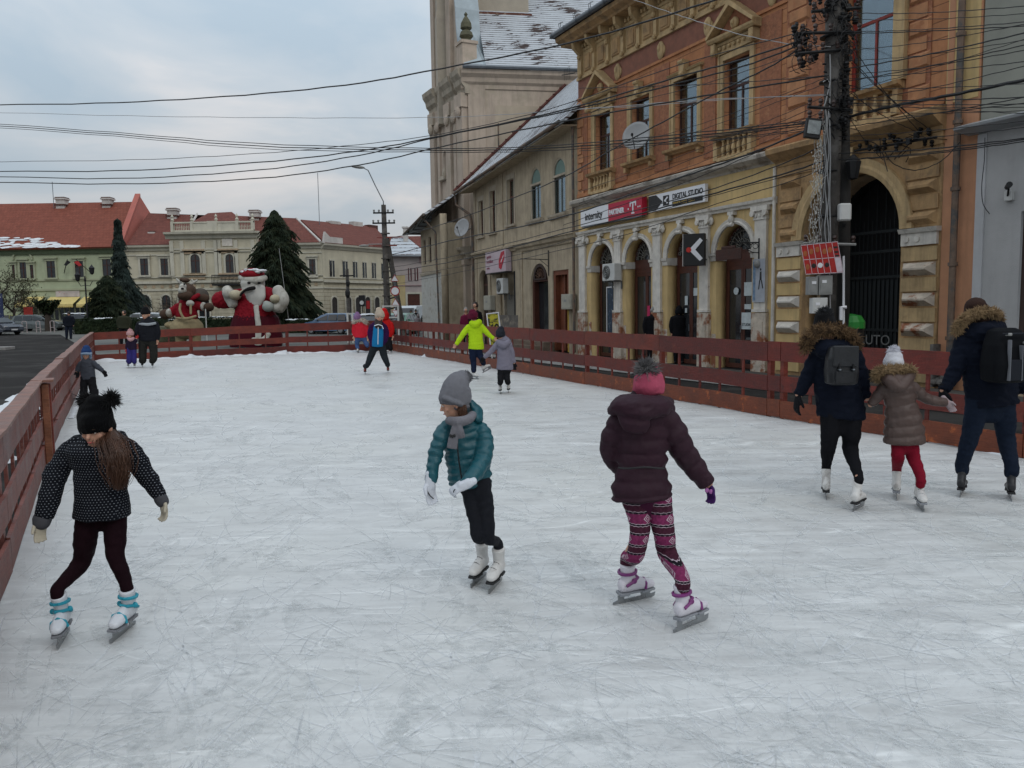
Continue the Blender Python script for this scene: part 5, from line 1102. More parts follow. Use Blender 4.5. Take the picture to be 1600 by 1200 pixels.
# --- cream palace with balustrade
X0 = -40.9; Yb = empty('cream_town_hall',(X0,YR,0)); tag(Yb,'cream neo-renaissance town building with a balustraded centre, arched upper windows and red hipped roof','building')
def X(px,Y=YR): return at(px,440,Y).x-X0
mb = MB(); mb.box(.15,X(275),.05,12,5.1,9.0); mb.box(X(407),X(505),.05,12,5.1,9.0); mb.build('wall', M_YC, Yb)
mb = MB(); mb.box(.15,X(275),0,12,-.1,5.1); mb.box(X(407),X(505),0,12,-.1,5.1); mb.build('ground_floor_wall', M_YCJ, Yb)
mb = MB(); mb.box(X(275),X(407),-.9,12,5.1,10.05); mb.build('centre_wall', M_YC, Yb)
mb = MB(); mb.box(X(275),X(407),-.95,12,-.1,5.1); mb.build('centre_ground_floor', M_YCJ, Yb)
for a,b,yy in ((.15,X(275),0),(X(275),X(407),-.95),(X(407),X(505),0)):
    mb = MB(); mb.box(a,b,yy-.22,yy,4.95,5.2); mb.box(a,b,yy-.1,yy,4.2,4.4); mb.box(a,b,yy-.12,yy,5.55,5.65); mb.build('string_course', M_YCL, Yb)
    mb = MB(); 
    for k in range(int((b-a)/.9)): mb.box(a+.3+k*.9,a+.6+k*.9,yy-.06,yy,4.5,4.8)
    mb.build('frieze_ornament', M_TAN, Yb)
for a,b in ((.15,X(275)),(X(407),X(505))):
    mb = MB(); mb.profx([(.1,8.4),(-.1,8.4),(-.15,8.6),(-.45,8.75),(-.5,8.95),(.1,9.05)],a,b); mb.box(a,b,-.04,.05,7.9,8.05); mb.build('cornice', M_YCL, Yb)
mb = MB(); mb.profx([(-.8,9.5),(-1.1,9.5),(-1.2,9.8),(-1.6,9.95),(-1.65,10.15),(-.8,10.2)],X(275)-.4,X(407)+.4); mb.box(X(275),X(407),-1.0,-.9,8.35,8.55); mb.box(X(275),X(407),-1.05,-.9,8.1,8.2); mb.build('main_cornice', M_YCL, Yb)
mb = MB()
for a,b in ((279,283),(309,313),(335,350),(378,383),(402,406)): mb.box(X(a),X(b),-1.3,-.85,10.2,11.25)
mb.box(X(279),X(406),-1.25,-.95,10.2,10.35); mb.box(X(279),X(406),-1.28,-.92,11.05,11.2); mb.box(X(313),X(378),-1.22,-.98,10.35,11.05)
mb.build('balustrade', M_YCL, Yb); mb = MB()
for a,b in ((283,309),(383,402)):
    n = int((X(b)-X(a))/.16)
    for k in range(n): baluster(mb, X(a)+(k+.5)*(X(b)-X(a))/n, -1.1, 10.35, 11.05, .055, 5)
mb.build('balusters', M_YCL, Yb)
for p_ in (281,311,348,380,404): mb = MB(); mb.lathe([(.1,0),(.2,.15),(.08,.35),(.16,.5),(.02,.75)],(X(p_),-1.07,11.25),8); mb.build('urn', M_YCL, Yb)
for a,b in ((219,233),(251,264)): bwin(Yb,a,b,404,430,X0)
for a,b in ((421,434),(450,463),(483,494)): bwin(Yb,a,b,405,431,X0)
def shift(o, dy):
    for c in [o]+list(o.children): 
        for v in c.data.vertices: v.co.y += dy
for a,b in ((303,319),(357,371)): 
    w_ = bwin(Yb,a,b,398,427,X0,arched=True); shift(w_,-.9)
    xa,xb = X(a)-.6,X(b)+.6; mb = MB(); mb.box(xa,xb,-1.25,-.9,8.25,8.4); mb.box(xa+.1,xb-.1,-1.05,-.9,7.95,8.2); mb.box(xa+.1,xb-.1,-1.1,-.9,5.3,5.5); mb.box(xa,xb,-1.3,-.9,5.75,5.9); mb.build('hood_mould', M_TAN, Yb)
mb = MB(); mb.box(X(355),X(371),-1.0,-.9,8.7,9.45); mb.build('plaque', M_WHT, Yb)
mb = MB()
for p_ in (277,293,326,345,350,376,402): mb.box(X(p_)-.2,X(p_)+.2,-1.05,-.9,5.7,9.3)
mb.build('pilasters', M_YCL, Yb)
for a,b in ((221,237),(253,269)): bwin(Yb,a,b,461,500,X0,arched=True,base=.6)
for a,b in ((285,301),(316,334),(455,468),(480,492)):
    w_ = bwin(Yb,a,b,461,500,X0,arched=True,base=.6); shift(w_,-.95 if a<400 else 0)
mb = MB(); mb.box(X(345),X(385),-2.6,-.95,4.6,4.75); 
for k in range(20): mb.box(X(345)+k*.14,X(345)+k*.14+.04,-2.6,-2.55,4.75,5.6)
mb.box(X(345),X(385),-2.62,-2.54,5.6,5.68); mb.build('balcony', M_BLACK, Yb)
def rz(px,py,dy): p = at(px,py,YR+dy); return (p.x-X0,dy,p.z)
mb = MB()
slab(mb,[(.9,-.5,9.0),(X(290),-.5,9.0),rz(300,336,6),rz(232,333,6)],.2)
slab(mb,[(X(400),-.5,9.0),(X(505),-.5,9.0),rz(463,341,6),rz(370,337,6)],.2)
mb.add([(.9,14,9),(X(505),14,9),rz(463,341,6),rz(232,333,6)],[(0,1,2,3)]); mb.build('roof', M_TILE2, Yb)
mb = MB(); a,b,c_,d_ = (X(275)+.3,-.7,10.2),(X(407)-.3,-.7,10.2),rz(362,331,5),rz(325,333,5); slab(mb,[a,b,c_,d_],.2); slab(mb,[a,d_,(X(300),9,10)],.2); slab(mb,[b,(X(385),9,10),c_],.2); mb.build('centre_roof', M_TILE2, Yb)
mb = MB(); mb.tube([(X(290),-.4,9.1),rz(308,334,6)],.12,5); mb.tube([(X(505),-.5,9.05),rz(463,341,6)],.12,5); mb.build('hip_ridge', M_CHIM, Yb)
for px_ in (): pass
chimney(Yb,271,326,338,1.0,YR+5.5,X0); chimney(Yb,399,329,342,1.0,YR+5.5,X0); chimney(Yb,240,362,367,.5,YR+2.5,X0,name='roof_vent')
# --- right wing, turning away
WL = at(505,440,YR); WR = at(612,440,94.5); FW = Frame(WL.xy,WR.xy); WLn = (WR.xy-WL.xy).length
Wg = empty('cream_corner_wing', FW.o, FW.rz); tag(Wg,'cream two storey wing with a row of narrow upper windows over ground floor arches','building')
mb = MB(); mb.box(0,WLn,0,10,5.1,8.9); mb.build('wall', M_YC, Wg); mb = MB(); mb.box(0,WLn,-.03,10,-.1,5.1); mb.build('ground_floor_wall', M_YCJ, Wg)
mb = MB(); mb.box(0,WLn,-.25,0,4.85,5.1); mb.box(0,WLn,-.15,0,4.2,4.35); mb.box(0,WLn,-.1,0,5.3,5.4); mb.profx([(.1,8.35),(-.1,8.35),(-.3,8.65),(-.45,8.7),(-.5,8.9),(.1,9)],-.1,WLn+.2); mb.build('cornice', M_YCL, Wg)
for pa,pb in ((514.5,523),(535,543.5),(551,558.5),(566,573),(580.5,587.5),(595.5,602.5)):
    x0,z1 = FW.hit(pa,408.5); x1,z0 = FW.hit(pb,433); mb = MB(); mb.box(x0,x1,-.03,.0,5.45,7.15); w = mb.build('window', M_DGLASS, Wg)
    mb = MB(); cx=(x0+x1)/2; mb.box(cx-.04,cx+.04,-.06,-.031,5.45,7.15); mb.box(x0,x1,-.1,0,7.15,7.3); mb.box(x0-.1,x1+.1,-.12,0,5.33,5.45); mb.build('frame', M_YCL, w)
for pa,pb in ((517.5,526),(539.5,548),(554.5,562.5),(569.5,577.5),(584.5,592),(599,606)):
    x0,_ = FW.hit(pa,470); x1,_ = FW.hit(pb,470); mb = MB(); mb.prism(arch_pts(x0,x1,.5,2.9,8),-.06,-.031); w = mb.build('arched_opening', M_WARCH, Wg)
    wall('surround',arch_pts(x0-.15,x1+.15,.5,2.9,8,rise=(x1-x0)/2+.15),[arch_pts(x0,x1,.51,2.9,8)],-.14,-.03,M_YCL,w)
    if pa == 569.5: mb = MB(); mb.box(x0+.2,x1-.1,-.1,-.07,2.0,2.9); mb.build('red_banner', mat('red flag',(.4,.03,.03)), w)
def rw(px,py,dy): 
    x,z = FW.hit(px,py,dy); return (x,dy,z)
mb = MB(); slab(mb,[(0,-.5,8.95),(WLn+.2,-.5,8.95),rw(585,354,5.5),rw(470,343,5.5)],.2); slab(mb,[(WLn+.2,-.5,8.95),(WLn+.2,11,8.95),rw(585,354,5.5)],.2); mb.build('roof', M_TILE2, Wg)
mb = MB(); a,_z = FW.hit(506,383); b,_z = FW.hit(531,383); mb.prism([(a-.5,8.9),(b,8.9),(b,9.6),(a+.5,9.6),(a-.2,10.1)],-.45,-.2); mb.build('attic_wall', M_CHIM, Wg)
for px_,py0,py1 in ((521,346,350),(556,347,353),(580,352,358)):
    x,z = FW.hit(px_,py1,5.5); _,zt = FW.hit(px_,py0,5.5); mb = MB(); mb.box(x-.8,x+.8,5.1,5.9,z-1,zt); mb.build('chimney', M_CHIM if px_!=580 else M_BROWN, Wg)
# --- house at the end of the street
X0 = at(612,440,80).x; En = empty('street_end_house',(X0,80,0)); tag(En,'pale house closing the street with dark garage door and two maroon windows','building')
def q8(px,py,dy=0): p = at(px,py,80+dy); return (p.x-X0,p.z)
w_ = q8(668,440)[0]; ez = q8(640,398)[1]
mb = MB(); mb.box(0,w_,0,8,-.1,ez); mb.build('wall', mat('pale rose plaster',(.42,.36,.34),.9,.15,.9), En)
mb = MB(); mb.box(0,q8(633,440)[0],-.05,0,-.1,q8(630,430)[1]); mb.build('yellow_wall', mat('yellow ochre plaster',(.48,.38,.20),.9,.15,.9), En)
a,z1 = q8(637,459.5); b,_ = q8(656,459.5); mb = MB(); mb.box(a,b,-.06,0,-.1,z1); mb.build('garage_door', M_BROWN, En); mb = MB(); mb.box(a-.2,a,-.12,0,0,z1); mb.box(b,b+.2,-.12,0,0,z1); mb.box(a-.2,b+.2,-.12,0,z1,z1+.2); mb.build('door_frame', M_YCL, En)
for pa,pb in ((637.5,643.5),(647.5,653.5)):
    a,z1 = q8(pa,419); b,z0 = q8(pb,438.5); mb = MB(); mb.box(a,b,-.05,0,z0,z1); w = mb.build('window', mat('maroon shutter',(.10,.03,.035),.7), En); mb = MB(); mb.box((a+b)/2-.04,(a+b)/2+.04,-.08,-.051,z0,z1); mb.build('bar', M_CHIM, w)
mb = MB(); mb.box(q8(655,405)[0],w_,-.1,0,q8(655,411)[1],ez); mb.box(0,w_,-.2,0,ez-.2,ez+.0); mb.box(0,w_,-.08,0,q8(640,447)[1],q8(640,445.5)[1]); mb.build('trim', mat('dusky rose trim',(.26,.18,.18),.9), En)
mb = MB(); slab(mb,[(-.5,-.6,ez),(w_+.3,-.6,ez-.1),(q8(636,371,5)[0],5,q8(636,371,5)[1]),(q8(612,372,5)[0],5,q8(612,372,5)[1])],.15); mb.build('roof', snowroof('thin snow on street end roof',(.09,.06,.055),(.42,.45,.48),.42,2.5,bare=.3), En)
mb = MB(); slab(mb,[(w_+.3,-.55,ez-.15),(w_+6,-.55,ez-.15),(q8(690,372,5)[0],5.2,q8(660,371,5)[1]),(q8(636,370,5)[0],5.2,q8(636,370,5)[1])],.15); mb.box(w_,w_+6,0,8,-.1,ez-.1); mb.build('side_roof', M_TILE2, En)
a,z1 = q8(630.5,357,4); b,z0 = q8(637,375,4); mb = MB(); mb.box(a,b,3.6,4.6,z0-1,z1); mb.box(a-.12,b+.12,3.5,4.7,z1,z1+.15); mb.build('chimney', M_CHIM, En)
# neighbours behind, to close the row at both ends
mb = MB(); e = empty('far_house',(-9,100,0)); tag(e,'brown roofed house far behind the pole, mostly hidden by the church side houses','building'); mb.box(-12,6,0,8,0,8); mb.build('wall', M_BEI, e); mb = MB(); slab(mb,[(-12.5,-.5,8),(6.5,-.5,8),(6.5,4,11.2),(-12.5,4,11.2)]); mb.build('roof', M_TILE2, e)
Ch.scale = (1.1,1.1,1.1); Ch.location = CO+(Vector(Ch.location)-CO)*1.1
# ================================================================ trees, hedge
def leafmat(name, c1, c2):
    return mat(name, c1, .8, .35, 1.2, 0, col2=c2, spot=(.52,1.5), spec=.15)
M_NEED = leafmat('dark spruce needles',(.018,.028,.016),(.035,.042,.022))
M_NEEDB = leafmat('blue grey spruce needles',(.022,.034,.030),(.045,.06,.052))
M_HEDGE = leafmat('dark evergreen hedge',(.016,.026,.012),(.03,.04,.018))
M_BARK = mat('dark bark',(.045,.035,.028),.9,.3,5,.6,25)
M_TWIG = mat('winter twigs',(.10,.085,.06),.9,.3,3)
def conifer(label, base, h, w, n, m, seed, profile=None, droop=.35, name='conifer', snow=0):
    rnd = random.Random(seed); e = empty(name, base); tag(e, label, 'tree')
    mb = MB(); mb.tube([(0,0,-.2),(0,0,h*.5),(.05,0,h*.985)],[h*.022,h*.013,.02],7); mb.build('trunk', M_BARK, e)
    prof = profile or (lambda t: (1-t)**.8)
    V = []; F = []; snowpts = []
    for i in range(n):
        t = rnd.random()**1.25; z = h*(.06+.92*t); r = w*prof(t)*(.62+.5*noise.noise(Vector((t*13,seed,0)))+.9*rnd.random()**5); a = rnd.uniform(0,2*math.pi)
        r *= 1+.42*noise.noise(Vector((math.cos(a)*1.5,math.sin(a)*1.5,t*7+seed)))
        L = max(.15,r); d = Vector((math.cos(a),math.sin(a),0)); s = Vector((-d.y,d.x,0))
        K = 4; prev = None
        for k in range(K):
            f0 = .25+.75*k/K; f1 = .25+.75*(k+1)/K
            for side in (-1,0,1):
                w0 = .10+.22*(1-f0)*min(1,L); 
                P = d*L*f0 + Vector((0,0,z-droop*L*f0**1.6+.10*L)); Q = d*L*(f1+.10*rnd.random()) + s*side*(w0+rnd.random()*.12)*1.3 + Vector((0,0,z-droop*L*f1**1.6+.10*L-rnd.uniform(0,.18)))
                b = len(V); wd = .03+.035*rnd.random()
                V += [P+s*wd, P-s*wd, Q]; F.append((b,b+1,b+2)); b = len(V)
                V += [P+Vector((0,0,wd)), Q+Vector((0,0,-.15-.12*rnd.random())), Q*0.99+s*.03]; F.append((b,b+1,b+2))
    mb = MB(); mb.v = V; mb.f = F; me = bpy.data.meshes.new('crown'); me.from_pydata([tuple(v) for v in V],[],F); me.materials.append(m); o = bpy.data.objects.new('crown', me); link(o, e)
    return e
b1 = gpt(193,500); b1 = Vector((at(193,500,73).x,73,GZ(73)))
def hgtpx(py, Y, px=200): return at(px,py,Y).z-GZ(Y)
conifer('slim blue grey spruce with a tall crooked tip, in front of the green house', b1, hgtpx(338,73), 2.6, 2900, M_NEEDB, 1, profile=lambda t: (.95*(1-t/.5)**.8+.20 if t<.5 else .26*(1-(t-.5)/.5)**.7), droop=.7)
b2 = Vector((at(171,500,70).x,70,GZ(70))); conifer('squat dark round evergreen left of the slim blue spruce', b2, hgtpx(428,70), 1.5, 1700, M_NEED, 2, profile=lambda t: math.sqrt(max(.02,1-(t*1.02)**2))*.95, droop=.25, name='evergreen_bush')
b3 = Vector((at(436,500,64).x,64,GZ(64))); conifer('big dark conical spruce behind the giant inflatable santa', b3, hgtpx(325,64,430), 2.75, 5200, M_NEED, 3, profile=lambda t: (1-t)**.62*.98+.02, droop=.4)
def leafbox(mb, x0, x1, y0, y1, z0, z1, n, rnd, s=.12, M=None):
    for i in range(n):
        fx = rnd.random(); fy = rnd.random(); fz = rnd.random(); k = rnd.random()
        if k < .45: fy = 0
        elif k < .8: fz = 1
        elif k < .9: fy = 1
        c = Vector((x0+(x1-x0)*fx, y0+(y1-y0)*fy, z0+(z1-z0)*fz+.10*noise.noise(Vector((x0+(x1-x0)*fx,0,5)))))
        a = Vector((rnd.gauss(0,1),rnd.gauss(0,1),rnd.gauss(0,1))).normalized()*s; b = a.cross(Vector((rnd.gauss(0,1),rnd.gauss(0,1),rnd.gauss(0,1)))).normalized()*s*.6
        P = [c-a,c+b,c+a,c-b]
        if M: P = [M @ p for p in P]
        mb.add(P,[(0,1,2,3)])
rnd = random.Random(5)
def hedge(label, pa, pb, Y, pt, w=1.6, snow=True):
    xa = at(pa,500,Y).x; xb = at(pb,500,Y).x; z1 = at((pa+pb)/2,pt,Y).z; g = GZ(Y); e = empty('hedge',((xa+xb)/2,Y,g)); tag(e,label,'hedge')
    L = (xb-xa)/2; mb = MB(); mb.box(-L+.1,L-.1,.1,w-.1,-.1,z1-g-.1); leafbox(mb,-L,L,0,w,0,z1-g,int(L*2*260),rnd,.10); mb.build('foliage', M_HEDGE, e)
    if snow:
        mb = MB()
        for i in range(int(L*14)):
            c = Vector((rnd.uniform(-L,L),rnd.uniform(.2,w-.1),z1-g+.03)); n = 7; r = rnd.uniform(.12,.4)
            if noise.noise(Vector((c.x*.5,Y,0))) < -.05: continue
            mb.add([c+Vector((r*math.cos(k*6.283/n)*rnd.uniform(.6,1.3),r*.6*math.sin(k*6.283/n),rnd.uniform(-.04,.02))) for k in range(n)]+[c+Vector((0,0,.08))],[(k,(k+1)%n,n) for k in range(n)])
        tag(mb.build('snow', M_SNOW, e), kind='stuff')
hedge('long clipped dark hedge with snow on top, left part behind the olive coated man', 112, 252, 64, 498)
hedge('dark clipped hedge behind the giant santa and the reindeer', 262, 372, 60, 497)
hedge('short dark hedge right of the giant santa, snow on its top', 448, 520, 60, 500)
def bare_tree(label, base, h, spread, seed, twigs=260, leaves=0):
    rnd = random.Random(seed); e = empty('bare_tree', base); tag(e, label, 'tree'); tr = MB(); tw = MB()
    tr.tube([(0,0,-.2),(.05,0,h*.2),(0,.05,h*.38)],[.16,.12,.09],7)
    def br(P, d, L, r, lv):
        pts = [P]; 
        for k in range(3): d = (d+Vector((rnd.gauss(0,.18),rnd.gauss(0,.18),rnd.gauss(0.03,.12)))).normalized(); pts.append(pts[-1]+d*L/3)
        (tr if lv < 2 else tw).tube(pts, r, 4, r*.5)
        if lv < 4:
            for k in range(3 if lv<3 else 3): br(pts[1+rnd.randrange(3)], (d+Vector((rnd.gauss(0,.6),rnd.gauss(0,.6),rnd.gauss(0,.35)))).normalized(), L*.66, r*.55, lv+1)
    for k in range(6): a = k*1.05+rnd.random(); br(Vector((0,0,h*(.2+.03*k))), Vector((math.cos(a)*spread,math.sin(a)*spread,.8)).normalized(), h*.36, .06, 0)
    tr.build('trunk', M_BARK, e); tw.build('crown', M_TWIG, e)
    if leaves:
        lf = MB()
        for v in tw.v[::max(1,len(tw.v)//leaves)]:
            a = Vector((rnd.gauss(0,1),rnd.gauss(0,1),rnd.gauss(0,1))).normalized()*.09; b = a.cross(Vector((0,.3,1))).normalized()*.05; lf.add([v-a,v+b,v+a,v-b],[(0,1,2,3)])
        lf.build('leaves', leafmat('olive winter leaves',(.07,.075,.035),(.045,.05,.03)), e)
for px_,Y,h,s,sd_,lab,lv in ((22,76,5.6,1.1,3,'leafless spreading shrub tree at the left edge before the green house',1500),(-8,74,6.6,.9,4,'bare tree cut by the left edge of the photo',1200),(52,80,3.8,1.3,5,'low bare shrub in front of the yellow awnings, right of the larger one',900),(232,80,3.4,1.2,6,'small bare shrub in front of the cream building, right of the blue spruce',0),(276,80,3.6,1.2,8,'small bare shrub behind the inflatable reindeer',0)):
    bare_tree(lab, Vector((at(px_,500,Y).x,Y,GZ(Y))), h, s, sd_, leaves=lv)
# dark ball clipped tree on a stem in front of the awnings
Y = 72; P = Vector((at(75,500,Y).x,Y,GZ(Y))); e = empty('clipped_tree',P); tag(e,'small dark fan shaped clipped tree on a thick stem before the yellow awning','tree')
mb = MB(); mb.tube([(0,0,-.2),(0,0,1.9)],[.35,.22],7); mb.build('trunk',M_BARK,e); mb = MB(); rr = random.Random(4)
for k in range(900):
    t = rr.random(); a = rr.uniform(0,6.28); r = (.3+1.0*t)*math.sqrt(rr.random()); c = Vector((r*math.cos(a),r*math.sin(a)*.7,1.5+1.25*t)); d = Vector((rr.gauss(0,1),rr.gauss(0,1),rr.gauss(0,1))).normalized()*.16; b = d.cross(Vector((.3,.2,1))).normalized()*.1; mb.add([c-d,c+b,c+d,c-b],[(0,1,2,3)])
mb.build('crown', M_HEDGE, e)
# ================================================================ cars
M_TYRE = mat('tyre rubber',(.012,.012,.012),.85,.1,5); M_RIM = mat('wheel rim',(.28,.28,.29),.4,.1,5,metal=.6); M_LAMP = mat('headlamp glass',(.45,.45,.45),.15,.1,3); M_TAIL = mat('tail lamp',(.25,.01,.01),.3)
M_PLATE = mat('number plate',(.5,.5,.5),.5)
def car(label, P, yaw, paint, typ='wagon', snow=False, L=4.5, name='parked_car'):
    """yaw: heading of the bonnet, degrees from +X"""
    e = empty(name, P, R(yaw)); tag(e, label, 'car', 'cars parked around the square'); h = L/2; W2 = .86
    prof = {'wagon':[(-h,.45),(-h+.02,.85),(-h+.12,1.0),(-h+.35,1.42),(-h+.7,1.50),(.1,1.50),(.55,1.38),(1.15,.98),(h-.25,.86),(h-.02,.68),(h,.42),(h-.15,.25),(-h+.15,.25)],
            'sedan':[(-h,.45),(-h+.02,.88),(-h+.75,.98),(-h+1.25,1.36),(-h+1.7,1.43),(.15,1.42),(.6,1.30),(1.15,.95),(h-.25,.84),(h-.02,.66),(h,.42),(h-.15,.25),(-h+.15,.25)],
            'van':[(-h,.4),(-h,1.0),(-h+.08,1.85),(-h+.3,1.95),(.7,1.92),(1.1,1.75),(1.55,1.1),(h-.15,.95),(h,.6),(h-.1,.28),(-h+.1,.28)]}[typ]
    def half(z): return W2*(1 if z < .9 else 1-.24*(z-.9)/.55) if typ!='van' else W2*(1-.06*max(0,z-.9))
    n = len(prof); vs = []
    for s in (-1,-.86,.86,1):
        for x,z in prof: k = .965 if abs(s)==1 else 1.0; vs.append((x*(k if abs(x)>h*.8 else 1), s*half(z), z if abs(s)<1 else .25+(z-.25)*.975))
    mb = MB(); fs = [tuple(range(n)), tuple(range(4*n-1,3*n-1,-1))]
    for j in range(3): fs += [(j*n+i,j*n+(i+1)%n,(j+1)*n+(i+1)%n,(j+1)*n+i) for i in range(n)]
    mb.add(vs,fs); body = mb.build('body', paint, e, smooth=False, bevel=.0)
    # side and end glazing
    zs0, zs1 = (1.0,1.40) if typ!='van' else (1.15,1.7)
    for s in (-1,1):
        if typ == 'wagon': segs = [(-h+.42,-h+1.15),(-h+1.22,-.18),(-.1,.85)]
        elif typ == 'sedan': segs = [(-h+1.25,-.15),(-.07,.85)]
        else: segs = [(.45,1.25)]
        for a,b in segs:
            top = lambda x: zs1 if x < .4 else zs1-(x-.4)*.72
            P4 = [(a,zs0),(b,zs0),(min(b,b-.0),max(zs0+.06,top(b))),(a+(.12 if a<-1.2 else 0),top(a))]
            mb = MB(); mb.add([(x,s*(half(z)+.012),z) for x,z in P4]+[(x,s*(half(z)-.02),z) for x,z in P4],[(0,1,2,3),(7,6,5,4),(0,4,5,1),(1,5,6,2),(2,6,7,3),(3,7,4,0)]); mb.build('window', M_DGLASS, e)
    mb = MB()
    if typ != 'van': mb.add([(1.12,-.68,1.0),(1.12,.68,1.0),(.60,.56,1.37),(.60,-.56,1.37),(1.14,-.68,1.02),(1.14,.68,1.02),(.62,.56,1.39),(.62,-.56,1.39)],[(4,5,6,7),(0,3,2,1)])
    else: mb.add([(1.52,-.75,1.15),(1.52,.75,1.15),(1.12,.7,1.74),(1.12,-.7,1.74),(1.54,-.75,1.17),(1.54,.75,1.17),(1.14,.7,1.76),(1.14,-.7,1.76)],[(4,5,6,7),(0,3,2,1)])
    mb.build('windscreen', M_DGLASS, e)
    mb = MB()
    if typ == 'wagon': mb.add([(-h+.10,-.6,1.02),(-h+.10,.6,1.02),(-h+.33,.52,1.36),(-h+.33,-.52,1.36)],[(0,1,2,3)])
    elif typ == 'sedan': mb.add([(-h+.77,-.6,1.01),(-h+.77,.6,1.01),(-h+1.22,.52,1.36),(-h+1.22,-.52,1.36)],[(0,1,2,3)])
    else: mb.add([(-h-.01,-.6,1.15),(-h-.01,.6,1.15),(-h+.045,.6,1.7),(-h+.045,-.6,1.7)],[(0,1,2,3)])
    mb.build('rear_window', M_DGLASS, e)
    for x in (-h+.85,h-.85):
        for s in (-1,1):
            mb = MB(); mb.lathe([(.20,-.02),(.31,-.02),(.33,.03),(.33,.16),(.31,.2),(.2,.2)],(x,s*W2-(.19 if s>0 else -.19)+0,.33),18,Vector((0,s,0))); w = mb.build('wheel', M_TYRE, e)
            mb = MB(); mb.lathe([(.001,.0),(.19,.0),(.21,.03),(.001,.05)],(x,s*(W2+.0),.33),14,Vector((0,s,0))); mb.build('rim', M_RIM, w)
    for s in (-1,1):
        MB().box(h-.16,h-.035,s*.52,s*.78,.60,.72).build('headlight', M_LAMP, e); MB().box(-h+.0,-h+.06,s*.60,s*.80,.72,.92).build('tail_light', M_TAIL, e)
        MB().box(.70,.86,s*.86,s*1.02,.98,1.10).build('mirror', paint, e, bevel=.02)
    MB().box(h-.03,h+.015,-.26,.26,.38,.49).build('number_plate', M_PLATE, e)
    MB().box(h-.1,h+.005,-.4,.4,.54,.62).build('grille', M_BLACK, e)
    if snow:
        mb = MB(); zt = 1.5 if typ != 'van' else 1.95
        for (x0,x1,y,z) in ((-h+.5,.35,.5,zt),(1.2,h-.3,.6,.94)):
            n1,n2 = 8,6; base = len(mb.v); vs = [(x0+(x1-x0)*i/n1, -y+2*y*j/n2, z-.02+(.07 if 0<i<n1 and 0<j<n2 else 0)+.02*math.sin(i*2+j)-(0 if typ=='van' or z>1 else .14*i/n1)) for i in range(n1+1) for j in range(n2+1)]
            mb.add(vs,[(i*(n2+1)+j,(i+1)*(n2+1)+j,(i+1)*(n2+1)+j+1,i*(n2+1)+j+1) for i in range(n1) for j in range(n2)])
        tag(mb.build('snow_cover', M_SNOW, e, smooth=True), kind='stuff')
    return e
def gat(px, Y): return Vector((at(px,500,Y).x,Y,GZ(Y)))
P_SILV = mat('grey green metallic paint',(.10,.115,.115),.3,.05,1,metal=.3,coat=.5); P_DK = mat('dark car paint',(.03,.035,.05),.3,.05,1,coat=.6); P_BL = mat('blue car paint',(.07,.13,.22),.3,.05,1,coat=.6); P_BLK = mat('black car paint',(.02,.022,.024),.3,.05,1,coat=.6); P_WH = mat('white car paint',(.5,.52,.52),.35,.05,1,coat=.5); P_YG = mat('yellow green car paint',(.35,.36,.08),.35,.05,1,coat=.5); P_GRN = mat('green car paint',(.03,.16,.08),.35,.05,1,coat=.5)
car('grey green estate car side on, in front of the yellow awnings', gat(61,73), 0, P_SILV, 'wagon')
car('dark blue car cut by the left edge, facing the road', gat(-6,66), -25, P_DK, 'sedan', snow=False)
car('yellow green small car half hidden behind the grey green estate car', gat(22,79), 10, P_YG, 'sedan', L=3.9)
car('snow covered grey car behind the hedge, left of the inflatable reindeer', gat(243,70), 5, P_SILV, 'wagon', True)
car('pale snow covered hatchback further behind the hedge under the blue spruce', gat(205,76), 0, P_WH, 'sedan', True, 4.1)
car('dark snow covered car behind the left end of the hedge', gat(128,76), 0, P_DK, 'sedan', True, 4.1)
car('blue car with a pale windscreen, at the foot of the big conical spruce', gat(520,58), 155, P_BL, 'wagon', False, 4.3)
car('black saloon seen end on behind the far rink corner', gat(574,52), -80, P_BLK, 'sedan', True, 4.4)
car('white van behind the traffic sign post at the street mouth', gat(640,60), -100, P_WH, 'van', False, 4.8)
car('green small car between the sign post and the white van', gat(624,55), -100, P_GRN, 'wagon', False, 3.9)
# ================================================================ street lamp, barriers, bins and signs beyond the rink
Y = 68; P = gat(137,Y); e = empty('street_lamp',P); tag(e,'black ornate lantern post between the green house and the slim spruce','street lamp')
hz = at(137,417,Y).z-P.z; mb = MB(); mb.lathe([(.16,0),(.14,.3),(.08,.5),(.06,hz-1.2),(.09,hz-1.1),(.04,hz-.75)],(0,0,0),8); mb.build('post', M_BLACK, e)
for x in (-.62,.62):
    mb = MB(); mb.tube([(0,0,hz-1.5),(x*.6,0,hz-1.6),(x,0,hz-1.2)],.03,5); mb.lathe([(.05,0),(.18,.1),(.24,.5),(.26,.55),(.08,.75),(.02,.85)],(x,0,hz-1.2+(.55 if x>0 else 0)),6); mb.build('lantern', M_BLACK, e)
for k,(pa,pb) in enumerate(((34,41),(56,62),(78,84))):
    P = gat(pa,69); w_ = gat(pb,69).x-P.x; e = empty('steel_barrier',P); tag(e,['leftmost of three small steel hoop barriers before the grey green car','middle one of three small steel hoop barriers before the grey green car','rightmost of three small steel hoop barriers, at the bonnet of the grey green car'][k],'barrier','hoop barriers at the car park')
    mb = MB(); mb.tube([(0,0,-.1),(0,0,.95),(.1,0,1.0),(w_-.1,0,1.0),(w_,0,.95),(w_,0,-.1)],.035,6); mb.tube([(0,0,.45),(w_,0,.45)],.025,5); mb.build('hoop', mat('pale barrier paint',(.36,.30,.30),.5), e)
